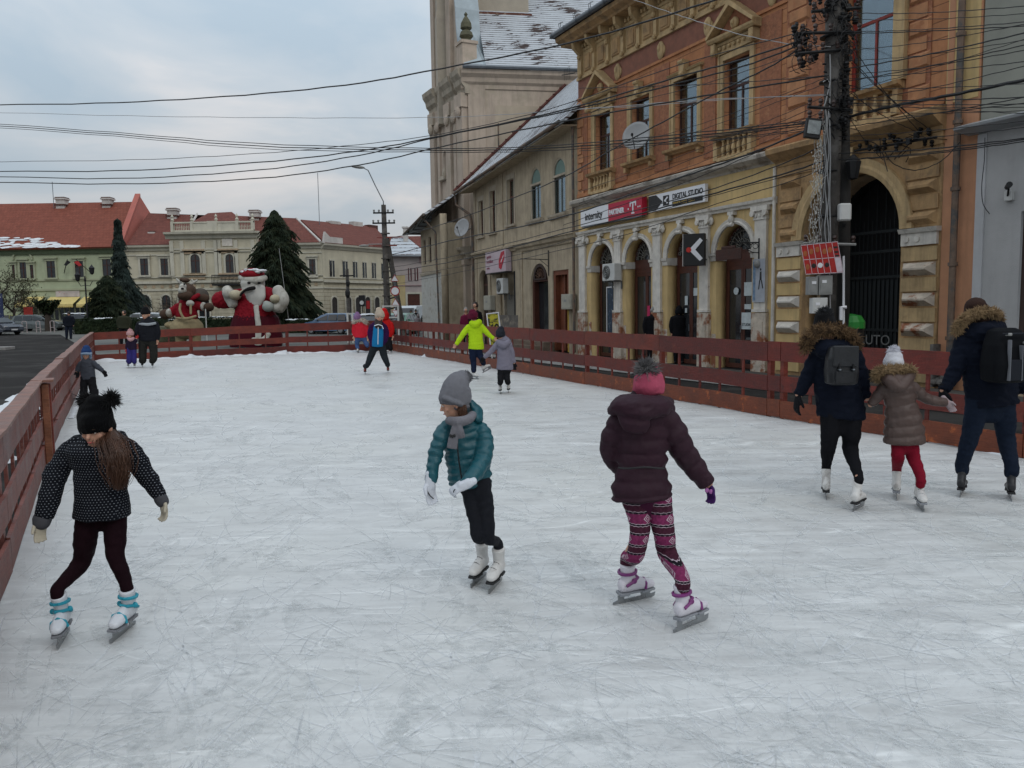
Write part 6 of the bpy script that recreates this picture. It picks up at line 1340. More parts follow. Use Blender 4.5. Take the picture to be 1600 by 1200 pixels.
P = gat(-3,68); e = empty('information_board',P); tag(e,'dark blue and white notice board at the left edge, above the dark blue car','sign'); MB().box(-.5,.5,-.05,.05,1.3,3.4).build('panel', mat('dark blue board',(.02,.03,.08),.5,.2,2,col2=(.4,.4,.42),spot=(.62,3)), e); mb = MB(); mb.box(-.5,-.42,-.04,.04,-.1,1.3); mb.box(.42,.5,-.04,.04,-.1,1.3); mb.build('legs', M_GREYBOX, e)
P = gat(33,74.5); e = empty('advertising_panel',P+Vector((0,1.2,0))); tag(e,'small red advertising panel behind the grey green estate car','sign'); MB().box(-.4,.4,-.05,.05,1.4,2.2).build('panel', mat('red panel',(.4,.04,.03),.5), e); MB().box(-.05,.05,-.04,.04,0,1.4).build('post', M_GREYBOX, e)
# electronics box and white lattice gate posts near the far corner
P = gat(567,54); e = empty('loudspeaker',P); tag(e,'black loudspeaker on a stand behind the far corner of the rink','loudspeaker'); MB().box(-.2,.2,-.2,.2,2.0,2.75).build('cabinet', M_BLACK, e, bevel=.02); mb = MB(); mb.lathe([(.001,0),(.14,0),(.14,.02),(.001,.02)],(0,-.2,2.25),12,Vector((0,-1,0))); mb.build('cone', M_PLASTIC, e); mb = MB(); mb.tube([(0,0,0),(0,0,2)],.03,6); mb.build('stand', M_BLACK, e)
for px_,lab in ((611,'white slatted stand with three bars behind the red hooded child'),(547,'thin white marker post at the foot of the thin dark pole')):
    P = gat(px_,46); e = empty('white_rack',P); tag(e,lab,'rack'); w_ = .85 if px_==611 else .28; top = 2.15 if px_==611 else 1.75; mb = MB()
    for x in (-w_/2,w_/2): mb.box(x-.05,x+.05,-.05,.05,-.1,top)
    for z in ([top-.1,top-.75,top-1.3] if px_==611 else [top-.1]): mb.box(-w_/2,w_/2,-.04,.04,z,z+.08)
    mb.build('rack_frame', M_PLASTIC, e)
# ================================================================ poles
def insul(mb, p, s=1.0): mb.lathe([(.02*s,0),(.05*s,.03),(.03*s,.06),(.06*s,.10),(.04*s,.15)],p,8)
Y = 49.0; Pf = gat(606,Y); fp = empty('concrete_utility_pole',Pf); tag(fp,'tall concrete utility pole with two cross arms, strut and arm lamp, by the far corner','utility pole')
def zf(py): return at(606,py,Y).z-Pf.z
zt = zf(320); mb = MB(); mb.tube([(0,0,-.2),(-.05,0,zt)],[.24,.15],6); 
for k in range(9): mb.box(-.26,.26,-.20,.20,.4+k*.75,.46+k*.75)
mb.build('pole', M_CONC, fp)
mb = MB(); mb.tube([(.95,0.4,-.2),(.10,.0,zf(372))],[.2,.14],6); mb.build('strut', M_CONC, fp)
for k in range(8): 
    z = .6+k*.62; f = z/zf(372); MB().tube([(0,0,z),(.95-.85*f,.4*(1-f),z+.2)],.05,5).build('rung', M_CONC, fp)
for py_,w_ in ((334,.62),(350,.68)):
    z = zf(py_); mb = MB(); mb.box(-.05-w_,-.05+w_,-.16,-.08,z,z+.09); ar = mb.build('cross_arm', M_BLACK, fp)
    mb = MB(); 
    for x in (-w_+.05,-w_+.35,w_-.35,w_-.05): insul(mb,(x-.05,-.12,z+.09),1.2)
    mb.build('insulators', M_GREYBOX, ar)
mb = MB(); z0 = zf(368); mb.box(-.75,.7,-.12,-.05,zf(385),zf(383)); mb.box(-.5,.5,-.12,-.05,zf(372),zf(370.5)); mb.build('red_brace', mat('dull red steel',(.20,.05,.04),.7), fp)
mb = MB(); top = at(567,262,Y-.2)-Pf; mb.tube([(-.04,-.1,zt-.4),(-.04,-.1,zt+.2),(-.5,-.1,zt+1.15),(top.x+.3,-.15,top.z-.15),(top.x-.0,-.2,top.z)],.035,6); la = mb.build('lamp_arm', M_ZINC, fp)
mb = MB(); mb.ell((top.x-.3,-.2,top.z+.05),.42,.13,.10,M=Matrix.Rotation(R(8),3,'Y')); mb.build('lamp_head', M_GREYBOX, la)
p2_ = at(573,384,Y)-Pf; 
mb = MB(); mb.tube([(-.1,0,zf(381)),(-1.0,-.05,zf(381.5)),(p2_.x,-.1,p2_.z)],.03,5); mb.ell((p2_.x+.25-.4,-.1,p2_.z),.3,.1,.07); mb.build('lower_lamp_arm', M_GREYBOX, fp)
# traffic signs on their own post in front of it
P = gat(619,47.5); e = empty('traffic_sign_post',P); tag(e,'sign post with round and triangular traffic signs beside the far utility pole','traffic sign')
mb = MB(); mb.tube([(0,0,-.1),(0,0,4.0)],.05,6); mb.build('post', M_ZINC, e)
M_REDS = mat('traffic sign red',(.35,.03,.03),.5); 
for z,t in ((3.65,'t'),(2.95,'r'),(2.25,'t'),(1.7,'d')):
    n_ = {'t':3,'r':20,'d':3}[t]; a0 = {'t':R(90),'r':0,'d':R(-90)}[t]; r_ = .28
    mb = MB(); mb.prism([(r_*math.cos(a0+2*math.pi*k/n_), z+r_*math.sin(a0+2*math.pi*k/n_)) for k in range(n_)],-.09,-.06); s_ = mb.build('sign_plate', M_REDS, e)
    mb = MB(); mb.prism([(.22*math.cos(a0+2*math.pi*k/n_), z+.22*math.sin(a0+2*math.pi*k/n_)) for k in range(n_)],-.10,-.091); mb.build('sign_field', M_WTXT, s_)
# thin dark pole left of it
P = gat(545,56); e = empty('utility_pole',P); tag(e,'thin dark pole left of the tall concrete pole, by the blue car','utility pole'); mb = MB(); mb.tube([(0,0,-.1),(0,0,at(545,420,56).z-P.z)],[.16,.11],6); mb.build('pole', M_CONC, e)
mb = MB(); mb.ell((0,-.1,2.9),.18,.15,.35,n=7,m=5); mb.ell((.05,-.1,3.6),.14,.12,.25,n=7,m=5); mb.box(-.5,.5,-.12,-.06,at(545,432,56).z-P.z,at(545,431,56).z-P.z+.05); mb.build('fittings', M_BLACK, e)
# ---- near pole
YN = 17.3; Pn = Vector((at(1293,520,YN).x,YN,0)); NP = empty('utility_pole',Pn); tag(NP,'near utility pole in front of the gateway, crowded with cables, boxes and fairy lights','utility pole')
def nz(px,py,dy=0): p = at(px,py,YN+dy); return Vector((p.x-Pn.x,dy,p.z))
mb = MB(); mb.tube([nz(1292,560),nz(1306,0),nz(1310,-60)],[.155,.20,.20],10); mb.build('pole', M_CONC, NP, smooth=True)
mb = MB(); mb.tube([nz(1316,560,.35),nz(1318,300,.3),nz(1313,0,.12)],[.14,.15,.15],8); mb.build('rear_pole', mat('dark tarred pole',(.03,.028,.026),.8,.3,4,.5,25), NP, smooth=True)
def arm(p0, p1, r=.035, nm='bracket_arm', m=None):
    mb = MB(); mb.tube([p0,p1],r,6); o = mb.build(nm, m or M_BLACK, NP); mb = MB()
    for f in (.05,.3,.6,.95):
        c = p0+(p1-p0)*f; insul(mb,(c.x,c.y,c.z+.03),.9)
        if f in (.05,.3): insul(mb,(c.x,c.y,c.z-.22),.9)
    mb.build('insulators', mat('brown insulator',(.05,.03,.025),.3,.2,5), o); return o
arm(nz(1250,52,-.25),nz(1330,50,-.2)); arm(nz(1246,84,-.3),nz(1312,78,-.2)); arm(nz(1268,18,-.2),nz(1345,12,-.1)); arm(nz(1262,167,-.25),nz(1330,172,-.2)); arm(nz(1300,55,.3),nz(1345,50,.6)); arm(nz(1255,380,-.25),nz(1337,382,-.15),.03,m=M_GREYBOX)
rr = random.Random(11)
def clutter(cx, cy, n, sx, sy, loops=3):
    mb = MB()
    for k in range(n):
        p = nz(cx+rr.gauss(0,sx),cy+rr.gauss(0,sy),-.25+rr.random()*.3); t = rr.random()
        if t < .4: insul(mb,p,rr.uniform(.6,1.4))
        elif t < .7: mb.box(p.x-.03,p.x+.03,p.y-.02,p.y+.02,p.z-.05,p.z+.05)
        else: mb.tube([p,p+Vector((rr.gauss(0,.12),rr.gauss(0,.06),rr.gauss(0,.1))),p+Vector((rr.gauss(0,.2),rr.gauss(0,.1),-.15+rr.gauss(0,.1)))],.008,4)
    for k in range(loops):
        p = nz(cx+rr.gauss(0,sx*.8),cy+rr.gauss(0,sy*.8),-.28); r_ = rr.uniform(.08,.22)
        mb.tube([p+Vector((r_*math.cos(a*.6),.03*math.sin(a),r_*1.2*math.sin(a*.6))) for a in range(9)],.009,4)
    mb.build('fittings', M_BLACK, NP)
for c in ((1252,62,26,6,12,5),(1258,95,14,8,8,3),(1318,40,34,8,14,4),(1322,80,24,8,16,6),(1300,14,30,18,5,5),(1318,128,16,6,16,3),(1318,165,22,6,10,5),(1316,200,14,5,10,2)): clutter(*c)
# floodlight, boxes, lantern, hanging bits
mb = MB(); Mx = Matrix.Translation(nz(1270,201,-.3)) @ Matrix.Rotation(R(8),4,'Y'); mb.box(-.16,.16,-.06,.06,-.20,.20,Mx); fl = mb.build('floodlight', M_BLACK, NP, bevel=.01); mb = MB(); mb.box(-.13,.13,-.075,-.061,-.12,.15,Mx); mb.build('floodlight_glass', mat('floodlight lens',(.22,.24,.24),.2,.3,12,.3,60), fl)
mb = MB(); Mx = Matrix.Translation(nz(1319,331,-.2)); mb.box(-.125,.125,-.1,.1,-.19,.17,Mx); mb.build('white_box', M_PLASTIC, NP, bevel=.03); mb = MB(); mb.lathe([(.02,-.08),(.06,0),(.04,.02)],nz(1319,350,-.2),8); mb.build('box_foot', M_BLACK, NP)
mb = MB(); c = nz(1333,258,-.05); mb.lathe([(.03,-.3),(.10,-.28),(.15,-.05),(.17,.06),(.09,.15),(.03,.22)],c,8); 
for k in range(8): mb.tube([c+Vector((.16*math.cos(k*.785),.16*math.sin(k*.785),.05)),c+Vector((.10*math.cos(k*.785),.10*math.sin(k*.785),-.26))],.01,4)
mb.build('lantern', M_BLACK, NP)
for (a,b,c_,d_,m_,nm) in ((1263,1278,432,461,M_GREYBOX,'meter_box'),(1279,1301,430,461,M_GREYBOX,'meter_box'),(1269,1293,465,490,M_PLASTIC,'meter_box')):
    p = nz(a,d_,-.28); q_ = nz(b,c_,-.28); mb = MB(); mb.box(p.x,q_.x,-.30,-.10,p.z,q_.z); o = mb.build(nm, m_, NP, bevel=.01); MB().box(p.x+.03,q_.x-.03,-.31,-.301,p.z+.05,q_.z-.08).build('box_door', m_, o); MB().box(p.x+.06,p.x+.15,-.32,-.311,q_.z-.16,q_.z-.10).build('box_label', M_WTXT, o)
mb = MB(); mb.tube([nz(1318,400,-.1),nz(1318,560,-.1)],.025,6); mb.tube([nz(1314,500,-.15),nz(1314,480,-.15),nz(1322,480,-.15)],.04,6); mb.build('white_conduit', M_WTXT, NP)
mb = MB()
for k,(x0,x1) in enumerate(((1290,1284),(1282,1280),(1294,1290))): mb.tube([nz(x0+1.5*math.sin(i*1.3+k),170+i*14,-.24) for i in range(16)],.012,4)
mb.tube([nz(1297+.6*math.sin(i),85+i*20,-.22) for i in range(21)],.014,4)
mb.tube([nz(1286,128,-.24),nz(1293,124,-.24),nz(1297,130,-.24),nz(1290,160,-.24),nz(1283,176,-.24),nz(1286,195,-.24)],.013,4)
mb.build('pale_cables', M_WIREL, NP)
mb = MB()
for k in range(10): mb.tube([nz(1293+k*1.6-8,100+k*12,-.24),nz(1299+k*1.5-8,100+k*13,-.24)],.018,4)
for z_ in range(6): mb.lathe([(.205,0),(.215,.02),(.205,.04)],nz(1297-z_*.9,60+z_*70),12)
mb.build('pole_bands', M_BLACK, NP)
M_BULB = mat('unlit fairy light',(.45,.44,.40),.3,.2,9); mb = MB()
for k in range(230):
    py_ = 190+rr.random()**.8*210; px_ = 1281-(py_-190)*.045+rr.gauss(0,4.5); p = nz(px_,py_,-.27-rr.random()*.05); mb.ell(p,.010,.010,.018,n=5,m=4)
    if k%3==0: mb.tube([p,p+Vector((rr.gauss(0,.05),0,.12))],.004,3)
tag(mb.build('fairy_lights', M_BULB, NP), kind='stuff')
mb = MB(); 
for s in range(5): mb.tube([nz(1276+s*4-(i*.7)+2*math.sin(i*1.7+s),188+i*12,-.26) for i in range(18)],.005,3)
mb.build('fairy_light_wire', M_WIREL, NP)
# red panel of the rink poster fixed on the pole: its own thing
e = empty('poster', Pn+nz(1290,406,-.36)); tag(e,'tilted red poster with a grid of small emblems, tied to the near utility pole','poster')
cs = [nz(1251,383,-.36),nz(1309,377,-.36),nz(1318,426,-.36),nz(1259,429,-.36)]; o0 = nz(1290,406,-.36); cs = [c-o0 for c in cs]
def bil(u,v,y=0): return cs[0]*(1-u)*(1-v)+cs[1]*u*(1-v)+cs[2]*u*v+cs[3]*(1-u)*v+Vector((0,y,0))
def cell(mb,u0,u1,v0,v1,y0=0,y1=.01): 
    P = [bil(u0,v1,y0),bil(u1,v1,y0),bil(u1,v0,y0),bil(u0,v0,y0)]; Q = [p+Vector((0,y1-y0,0)) for p in P]; mb.add(P+Q,[(0,1,2,3),(7,6,5,4),(0,4,5,1),(1,5,6,2),(2,6,7,3),(3,7,4,0)])
mb = MB(); cell(mb,0,1,0,1); mb.build('sheet', mat('red poster print',(.36,.015,.012),.5,.2,6), e)
mb = MB()
for u in (0,.165,.33,.5,.665,.83,.985): cell(mb,u,u+.012,0,1,-.004,-.001)
for v in (0,.49,.98): 
    for u in (0.013,.178,.343,.513,.678,.843): cell(mb,u,u+.14,v,v+.02,-.0035,-.001)
cell(mb,.845,.98,.52,.97,-.005,-.001); mb.build('grid_lines', mat('pale pink print',(.55,.48,.52),.6), e)
mb = MB()
for (u,v,c_) in ((.08,.3,0),(.25,.25,0),(.42,.2,0),(.6,.28,0),(.08,.75,0),(.75,.25,0)): p = bil(u,v,-.004); mb.ell(p,.045,.003,.06,n=8,m=5)
mb.build('emblem', mat('orange emblem print',(.36,.10,.03),.6), e); mb = MB()
for (u,v) in ((.25,.72),(.6,.72)): mb.ell(bil(u,v,-.005),.05,.003,.05,n=10,m=5)
for v in (.15,.3,.42): cell(mb,.86,.96,v,v+.06,-.005,-.002)
mb.build('dark_print', M_KTXT, e); mb = MB(); mb.ell(bil(.42,.72,-.006),.055,.003,.055,n=12,m=5); mb.build('round_emblem', M_WTXT, e)
# ================================================================ overhead cables
def cable(label, P, r=.014, sag=0.0, m=None, group=None, wob=.004, n=26, name='overhead_cable'):
    """smooth line through 3D points given as (px,py,depth)"""
    pts = [at(*p) for p in P]; out = []
    segs = []
    for i in range(len(pts)-1):
        p0 = pts[max(i-1,0)]; p1 = pts[i]; p2 = pts[i+1]; p3 = pts[min(i+2,len(pts)-1)]; K = max(6,n//(len(pts)-1))
        for k in range(K):
            t = k/K; q_ = .5*((2*p1)+(p2-p0)*t+(2*p0-5*p1+4*p2-p3)*t*t+(3*p1-3*p2+p3-p0)*t**3)
            if len(pts) == 2: q_ = q_-Vector((0,0,sag*4*t*(1-t)))
            out.append(q_)
    out.append(pts[-1]); o = Vector(out[0]); mb = MB()
    out = [p-o+Vector((0,0,wob*math.sin(i*2.3)*((p-CO).length/12))) for i,p in enumerate(out)]
    mb.tube(out, r, 5); ob = mb.build(name, m or M_WIRE, None, loc=o); tag(ob, label, 'cable', group); return ob
G1 = 'cables crossing the sky from the near pole'
cable('uppermost black cable over the sky, rising past the church roof',[(-60,164,34),(150,161.5,31),(350,151,28),(540,133,25),(690,107,23),(890,67,20),(1080,12,17.5),(1200,-30,16)],.022,group=G1)
cable('thin pale cable over the sky, second from the top at the left edge',[(-60,174,36),(200,181,32),(450,184,28),(700,183,25),(900,171,22),(1100,156,19.5),(1292,149,17.2)],.009,m=M_WIREL,group=G1)
for k,(a,b,c_,d_) in enumerate(((193,222,232,.013),(196,226,235,.016),(199,230,238,.011))): 
    cable(['upper strand of the sagging bundle of three cables starting third from top at left edge','middle strand of the sagging bundle of three cables over the sky','lower strand of the sagging bundle of three cables over the sky'][k],[(-60,a-4,38),(180,a+14,33),(400,b+2,29),(690,c_,24.5),(880,c_-6+k,22),(1060,c_-22+2*k,19.5),(1292,186+3*k,17.2)],d_,group=G1)
cable('thin cable over the sky that starts just above the parallel black ones at left',[(-60,253,40),(200,250,34),(400,240,30),(560,226,27),(690,209,25),(860,170,22),(1060,102,19),(1252,50,17.1)],.011,group=G1)
cable('upper of two thick black cables converging on the pole arm, starting below the thin one',[(-60,267,36),(180,267,32),(400,254,29),(560,236,26),(690,212,24),(880,172,21),(1060,120,19),(1150,96,18),(1250,64,17.1)],.02,group=G1)
cable('lower of two thick black cables converging on the pole arm',[(-60,274,36.5),(180,279,32),(400,266,29),(560,243,26),(690,213,24),(880,175,21),(1060,130,19),(1160,104,18),(1247,72,17.1)],.018,group=G1)
cable('lowest black cable over the sky, twisted, ending at the near pole arm',[(-60,283,35),(180,287.5,32),(400,279,29),(560,258,26),(690,229,24),(860,194,21.5),(960,175,20),(1100,150,18.5),(1292,118,17.2)],.019,group=G1)
cable('black cable rising from the far pole across the large satellite dish',[(612,372,48),(690,351,36),(780,318,30),(880,277,24.5),(965,229,21.5),(1050,183,19.5),(1130,140,18.3),(1200,106,17.6),(1246,78,17.1)],.017,group=G1)
cable('thick black cable rising over the shop signs from the far pole to the floodlight',[(612,398,48),(700,377,36),(800,357,29),(900,333,24),(1000,299,21),(1100,265,19),(1180,237,18),(1256,206,17.1)],.022,group='cables along the shop fronts')
cable('upper thin cable of the pair running just above the white capitals of the shop front',[(612,418,48),(720,398,36),(880,358,24.5),(1000,327,21),(1120,293,18.8),(1230,253,17.5),(1290,225,17.1)],.013,group='cables along the shop fronts')
cable('lower black cable of the pair running over the white capitals of the shop front',[(612,425,48),(720,406,36),(880,365,24.5),(1000,334,21),(1120,301,18.8),(1230,270,17.5),(1290,250,17.1)],.018,group='cables along the shop fronts')
cable('low thin cable crossing the arches of the yellow shop front at capital height',[(612,445,48),(720,425,36),(880,390,24.5),(980,366,21.5),(1100,325,19),(1230,285,17.5),(1290,262,17.1)],.010,group='cables along the shop fronts')
cable('thin cable crossing the pink sign of the beige house',[(612,432,48),(700,420,38),(800,400,30),(900,372,24.5),(1000,338,21),(1150,296,18.5),(1290,258,17.1)],.009,group='cables along the shop fronts')
cable('pale thin cable from the roof edge across the pediments to the near pole',[(975,-6,26),(1040,17,23),(1080,30,21),(1150,52,19),(1230,68,17.8),(1298,73,17.1)],.009,m=M_WIREL,group='cables along the shop fronts')
cable('pale horizontal wire across the orange windows at mid height',[(905,170,30),(1000,166,25),(1100,158,22),(1200,152,19),(1300,147,17.2)],.008,m=M_WIREL,group='cables along the shop fronts')
rr = random.Random(21); lab = 'one of the many thin black cables fanning out from the near pole to the left'
for (x0,y0,x1,y1) in ((905,138,1295,118),(905,228,1295,200),(905,236,1297,196),(905,180,1297,66),(905,300,1295,148),(905,318,1295,158),(880,330,1295,170),(905,248,1290,122),(1000,300,1292,178),(880,352,1292,188),(930,222,1292,186),(905,268,1292,130)):
    cable(lab,[(x0,y0,25),((x0+x1)/2,(y0+y1)/2+rr.uniform(3,9),20.5),(x1,y1,17.1)],rr.uniform(.006,.011),group='thin cables fanning out left of the near pole')
labr = 'one of the many black cables running from the near pole to the right edge'
for (y0,y1,r_) in ((50,33,.010),(53,40,.012),(80,35,.009),(110,49,.016),(130,68,.012),(118,76,.010),(125,95,.010),(160,100,.010),(138,130,.009),(155,151,.013),(160,162,.010),(163,167,.009),(200,150,.012),(160,178,.009),(220,197,.010),(214,188,.009),(172,172,.008),(146,58,.008),(96,60,.008),(20,8,.010),(30,20,.008),(240,214,.016),(250,216,.013),(250,219,.013),(190,160,.010)):
    cable(labr,[(1308,y0,17.2),(1440,y0+(y1-y0)*.42+rr.uniform(1,6),15),(1640,y1-(y0-y1)*.1,12.5)],r_*.75,group='cables to the right of the near pole')
cable('thickest black cable sagging from the near pole over the gate cornice to the right edge',[(1320,184,17.2),(1400,165,15.8),(1500,146,14.4),(1640,117,12.6)],.030,group='cables to the right of the near pole')
for a in ((1322,60,1440,210),(1322,85,1455,205),(1325,180,1380,250),(1330,98,1470,215),(1322,140,1432,206),(1420,210,1530,214)):
    cable('short slack cable between the near pole and the fittings over the gate arch',[(a[0],a[1],17.3),((a[0]+a[2])/2,(a[1]+a[3])/2+6,17.8),(a[2],a[3],18.2)],.008,group='slack service cables over the gateway')
tag_loop = cable('loop of slack cable hanging over the gateway pier from the near pole',[(1320,225,17.2),(1352,219,17.5),(1378,232,17.6),(1395,255,17.6),(1430,266,17.5),(1470,252,17.4),(1500,222,17.2)],.010)
cable('thin black wire hanging down the grey wall to the security camera',[(1539,215,15.8),(1538,250,15.8),(1534,290,15.8),(1536,318,15.8),(1546,334,15.8)],.008)
e = empty('cable_fittings', FB.w(13.8,-.35,5.35)); e.rotation_euler.z = FB.rz; tag(e,'tangle of cable clamps and fittings fixed under the gate cornice','cable fitting'); mb = MB()
for k in range(26):
    p = Vector((rr.uniform(0,1.9),rr.uniform(0,.25),rr.gauss(0.1,.12)+.0)); t = rr.random()
    if t<.5: insul(mb,p,.9)
    elif t<.7: mb.box(p.x-.05,p.x+.05,p.y-.04,p.y+.04,p.z-.07,p.z+.07)
    else: mb.tube([p,p+Vector((rr.gauss(0,.2),0,rr.gauss(-.1,.15))),p+Vector((rr.gauss(0,.3),0,-.3+rr.gauss(0,.1)))],.012,4)
mb.tube([(-.1,.1,.15),(2.1,.1,.05)],.03,6); mb.build('fittings', M_BLACK, e)
for k,(px_,py0,py1,lab) in enumerate(((84,284,320,'hair thin roof aerial mast above the green house'),(499,270,344,'tall thin aerial mast above the cream building roof'))):
    p = at(px_,py1,YR+6); t = at(px_,py0,YR+6); e = empty('aerial_mast',p); tag(e,lab,'aerial'); mb = MB(); mb.tube([(0,0,-.6),(0,0,(t-p).z)],.035,5); mb.build('mast', M_ZINC, e)
# green bin by the pole and price board on the pavement
P = at(1329,505,17.8); P.z = 0; e = empty('rubbish_bin',(P.x,17.8,0)); tag(e,'bright green domed rubbish bin standing before the gate, behind the fence','bin'); mb = MB(); mb.lathe([(.24,0),(.27,.9),(.28,1.25),(.29,1.28)],(0,0,0),14); mb.build('bin_body', M_BLACK, e); mb = MB(); mb.lathe([(.30,1.28),(.30,1.42),(.22,1.56),(.02,1.60)],(0,0,0),14); mb.build('lid', mat('bright green plastic',(.02,.20,.03),.4,.1,4), e)
P = at(777,502,30); e = empty('price_board',(P.x,30,0)); e.rotation_euler.z = R(-8); tag(e,'leaning yellow and black price board reading 60 on the pavement before the beige house','sign')
zt = at(774,488,30).z; w_ = .48; Mx = Matrix.Rotation(R(-6),4,'Y'); mb = MB(); 
for b_ in ((-w_/2,-w_/2+.04,-.03,.03,0,zt),(w_/2-.04,w_/2,-.03,.03,0,zt),(-w_/2+.04,w_/2-.04,-.03,.03,zt-.04,zt)): mb.box(*b_,M=Mx)
mb.build('frame', M_WTXT, e); mb = MB(); mb.box(-w_/2+.04,w_/2-.04,-.02,.02,.5,zt-.04,M=Mx); mb.build('panel', mat('yellow black print',(.42,.38,.03),.6,.2,5,col2=(.03,.03,.02),spot=(.52,2.2)), e)
text('lettering','60',-.15,1.02,-.03,.34,M_KTXT,e,bold=.012,M=Mx)
# ================================================================ people
def loft(mb, pts, rx, ry, a=None, n=16, step=.02, puff=0, amp=.05, cap=(1.0,1.0), ph=0.0, b=None):
    """closed tapering body through pts; rx along side vector a, ry across it; caps rounded by cap"""
    pts = [Vector(p) for p in pts]; m = len(pts)
    if b is not None and a is None: a = b
    C_, X_, Y_ = [], [], []
    for i in range(m-1):
        p0 = pts[max(i-1,0)]; p1 = pts[i]; p2 = pts[i+1]; p3 = pts[min(i+2,m-1)]; K = max(1,int((p2-p1).length/step))
        for k in range(K):
            t = k/K; q = .5*((2*p1)+(p2-p0)*t+(2*p0-5*p1+4*p2-p3)*t*t+(3*p1-3*p2+p3-p0)*t**3); s = t*t*(3-2*t)*.5+t*.5
            C_.append(q); X_.append(rx[i]+(rx[i+1]-rx[i])*s); Y_.append(ry[i]+(ry[i+1]-ry[i])*s)
    C_.append(pts[-1]); X_.append(rx[-1]); Y_.append(ry[-1])
    M_ = len(C_); D = 0; rows = []; a = Vector(a) if a is not None else None; pa = a
    T = [(C_[min(i+1,M_-1)]-C_[max(i-1,0)]).normalized() for i in range(M_)]
    if pa is None: pa = T[0].cross(Vector((.1,1,.05)))
    fr = []
    for i in range(M_):
        t = T[i]; aa = (a if a is not None else pa); aa = aa-t*aa.dot(t)
        if aa.length < 1e-3: aa = pa-t*pa.dot(t)
        aa.normalize(); pa = aa; fr.append((aa, t.cross(aa)))
    def ring(c, aa, bb, x, y): return [c+aa*x*math.cos(2*math.pi*k/n)+bb*y*math.sin(2*math.pi*k/n) for k in range(n)]
    for e_, s in ((0,-1),):
        c = C_[0]; r = min(X_[0],Y_[0])*cap[0]
        for w in (75,50,25): rows.append(ring(c-T[0]*r*math.sin(R(w)), *fr[0], X_[0]*math.cos(R(w)), Y_[0]*math.cos(R(w))))
    for i in range(M_):
        if i: D += (C_[i]-C_[i-1]).length
        f = 1+(amp*(abs(math.sin(math.pi*(D/puff+ph)))**.6-.6) if puff else 0)
        rows.append(ring(C_[i], *fr[i], X_[i]*f, Y_[i]*f))
    r = min(X_[-1],Y_[-1])*cap[1]
    for w in (25,50,75): rows.append(ring(C_[-1]+T[-1]*r*math.sin(R(w)), *fr[-1], X_[-1]*math.cos(R(w)), Y_[-1]*math.cos(R(w))))
    vs = [p for row in rows for p in row]; K = len(rows)
    fs = [(i*n+k,(i+1)*n+k,(i+1)*n+(k+1)%n,i*n+(k+1)%n) for i in range(K-1) for k in range(n)]+[tuple(range(n)),tuple((K-1)*n+k for k in range(n-1,-1,-1))]
    return mb.add(vs, fs)
WRINKLE = {'jacket':.008,'coat':.007,'parka':.013,'trousers':.007,'leggings':.006,'hood':.008,'hat':.003,'robe':.06,'sleeve':.05,'vest':.04}
def solid(name, mb, material, parent, voxel=.01, smooth=3, o=None):
    """union of overlapping closed shapes as one continuous skin"""
    me = bpy.data.meshes.new('t'); o = o or Vector((0,0,0)); me.from_pydata([tuple(v-o) for v in mb.v],[],mb.f)
    bm = bmesh.new(); bm.from_mesh(me); bmesh.ops.recalc_face_normals(bm, faces=bm.faces); bm.to_mesh(me); bm.free()
    ob = bpy.data.objects.new('t', me); COL.objects.link(ob)
    md = ob.modifiers.new('r','REMESH'); md.mode = 'VOXEL'; md.voxel_size = voxel; md.adaptivity = 0
    if smooth: s = ob.modifiers.new('s','SMOOTH'); s.factor = .5; s.iterations = smooth
    dg = bpy.context.evaluated_depsgraph_get(); m2 = bpy.data.meshes.new_from_object(ob.evaluated_get(dg))
    bpy.data.objects.remove(ob); bpy.data.meshes.remove(me)
    if name in WRINKLE:
        a_ = WRINKLE[name]
        m2.update(); nr = [v.normal.copy() for v in m2.vertices]
        for v,n_ in zip(m2.vertices,nr):
            c = v.co; q = Vector((c.x*7,c.y*7,c.z*13)); w1 = 1-abs(noise.noise(q))*2.2; w2 = 1-abs(noise.noise(Vector((c.x*17+3,c.y*17,c.z*24))))*2.2
            v.co = c + n_*a_*(w1*.75+w2*.35-.45)
    m2.name = name; m2.materials.clear(); m2.materials.append(material); m2.polygons.foreach_set('use_smooth',[True]*len(m2.polygons))
    x = bpy.data.objects.new(name, m2); return link(x, parent)
def fur(mb, c, r, n, ln, rnd, w=.004, d=None, flat=None):
    for i in range(n):
        v = Vector((rnd.gauss(0,1),rnd.gauss(0,1),rnd.gauss(0,1))).normalized()
        if d is not None: v = (v+d).normalized()
        p = c+v*r*.8; L = ln*rnd.uniform(.6,1.3); tip = p+(v+Vector((rnd.gauss(0,.35),rnd.gauss(0,.35),rnd.gauss(-.1,.35))))*L
        s = v.orthogonal().normalized()*w; s2 = v.cross(s); mb.add([p+s,p-s*.5+s2,p-s*.5-s2,tip],[(0,1,3),(1,2,3),(2,0,3)])
def cloth(name, col, rough=.75, wr=.5, var=.12, sheen=.0, ws=9, fine=0, col2=None, spec=.05):
    m = mat(name, col, rough, var, 5, wr, ws, sheen=sheen, spec=spec, col2=col2)
    m.node_tree.nodes['Principled BSDF'].inputs['Sheen Weight'].default_value = sheen*.08
    return m
def knit(name, col, scale=55, axis='X', **k):
    m = cloth(name, col, .95, .35, .2, .4, 40, **k); return add_wave(m, scale, axis, .5, .006, 1.5)
M_SKIN = mat('skin',(.46,.25,.17),.5,.06,6,.05,60); M_SKIN.node_tree.nodes['Principled BSDF'].inputs['Subsurface Weight'].default_value = .08
M_LIPS = mat('lips',(.35,.08,.07),.45); M_EYEW = mat('eye white',(.55,.53,.50),.3); M_IRIS = mat('iris',(.03,.02,.015),.2); M_BROW = mat('eyebrow hair',(.06,.035,.02),.8)
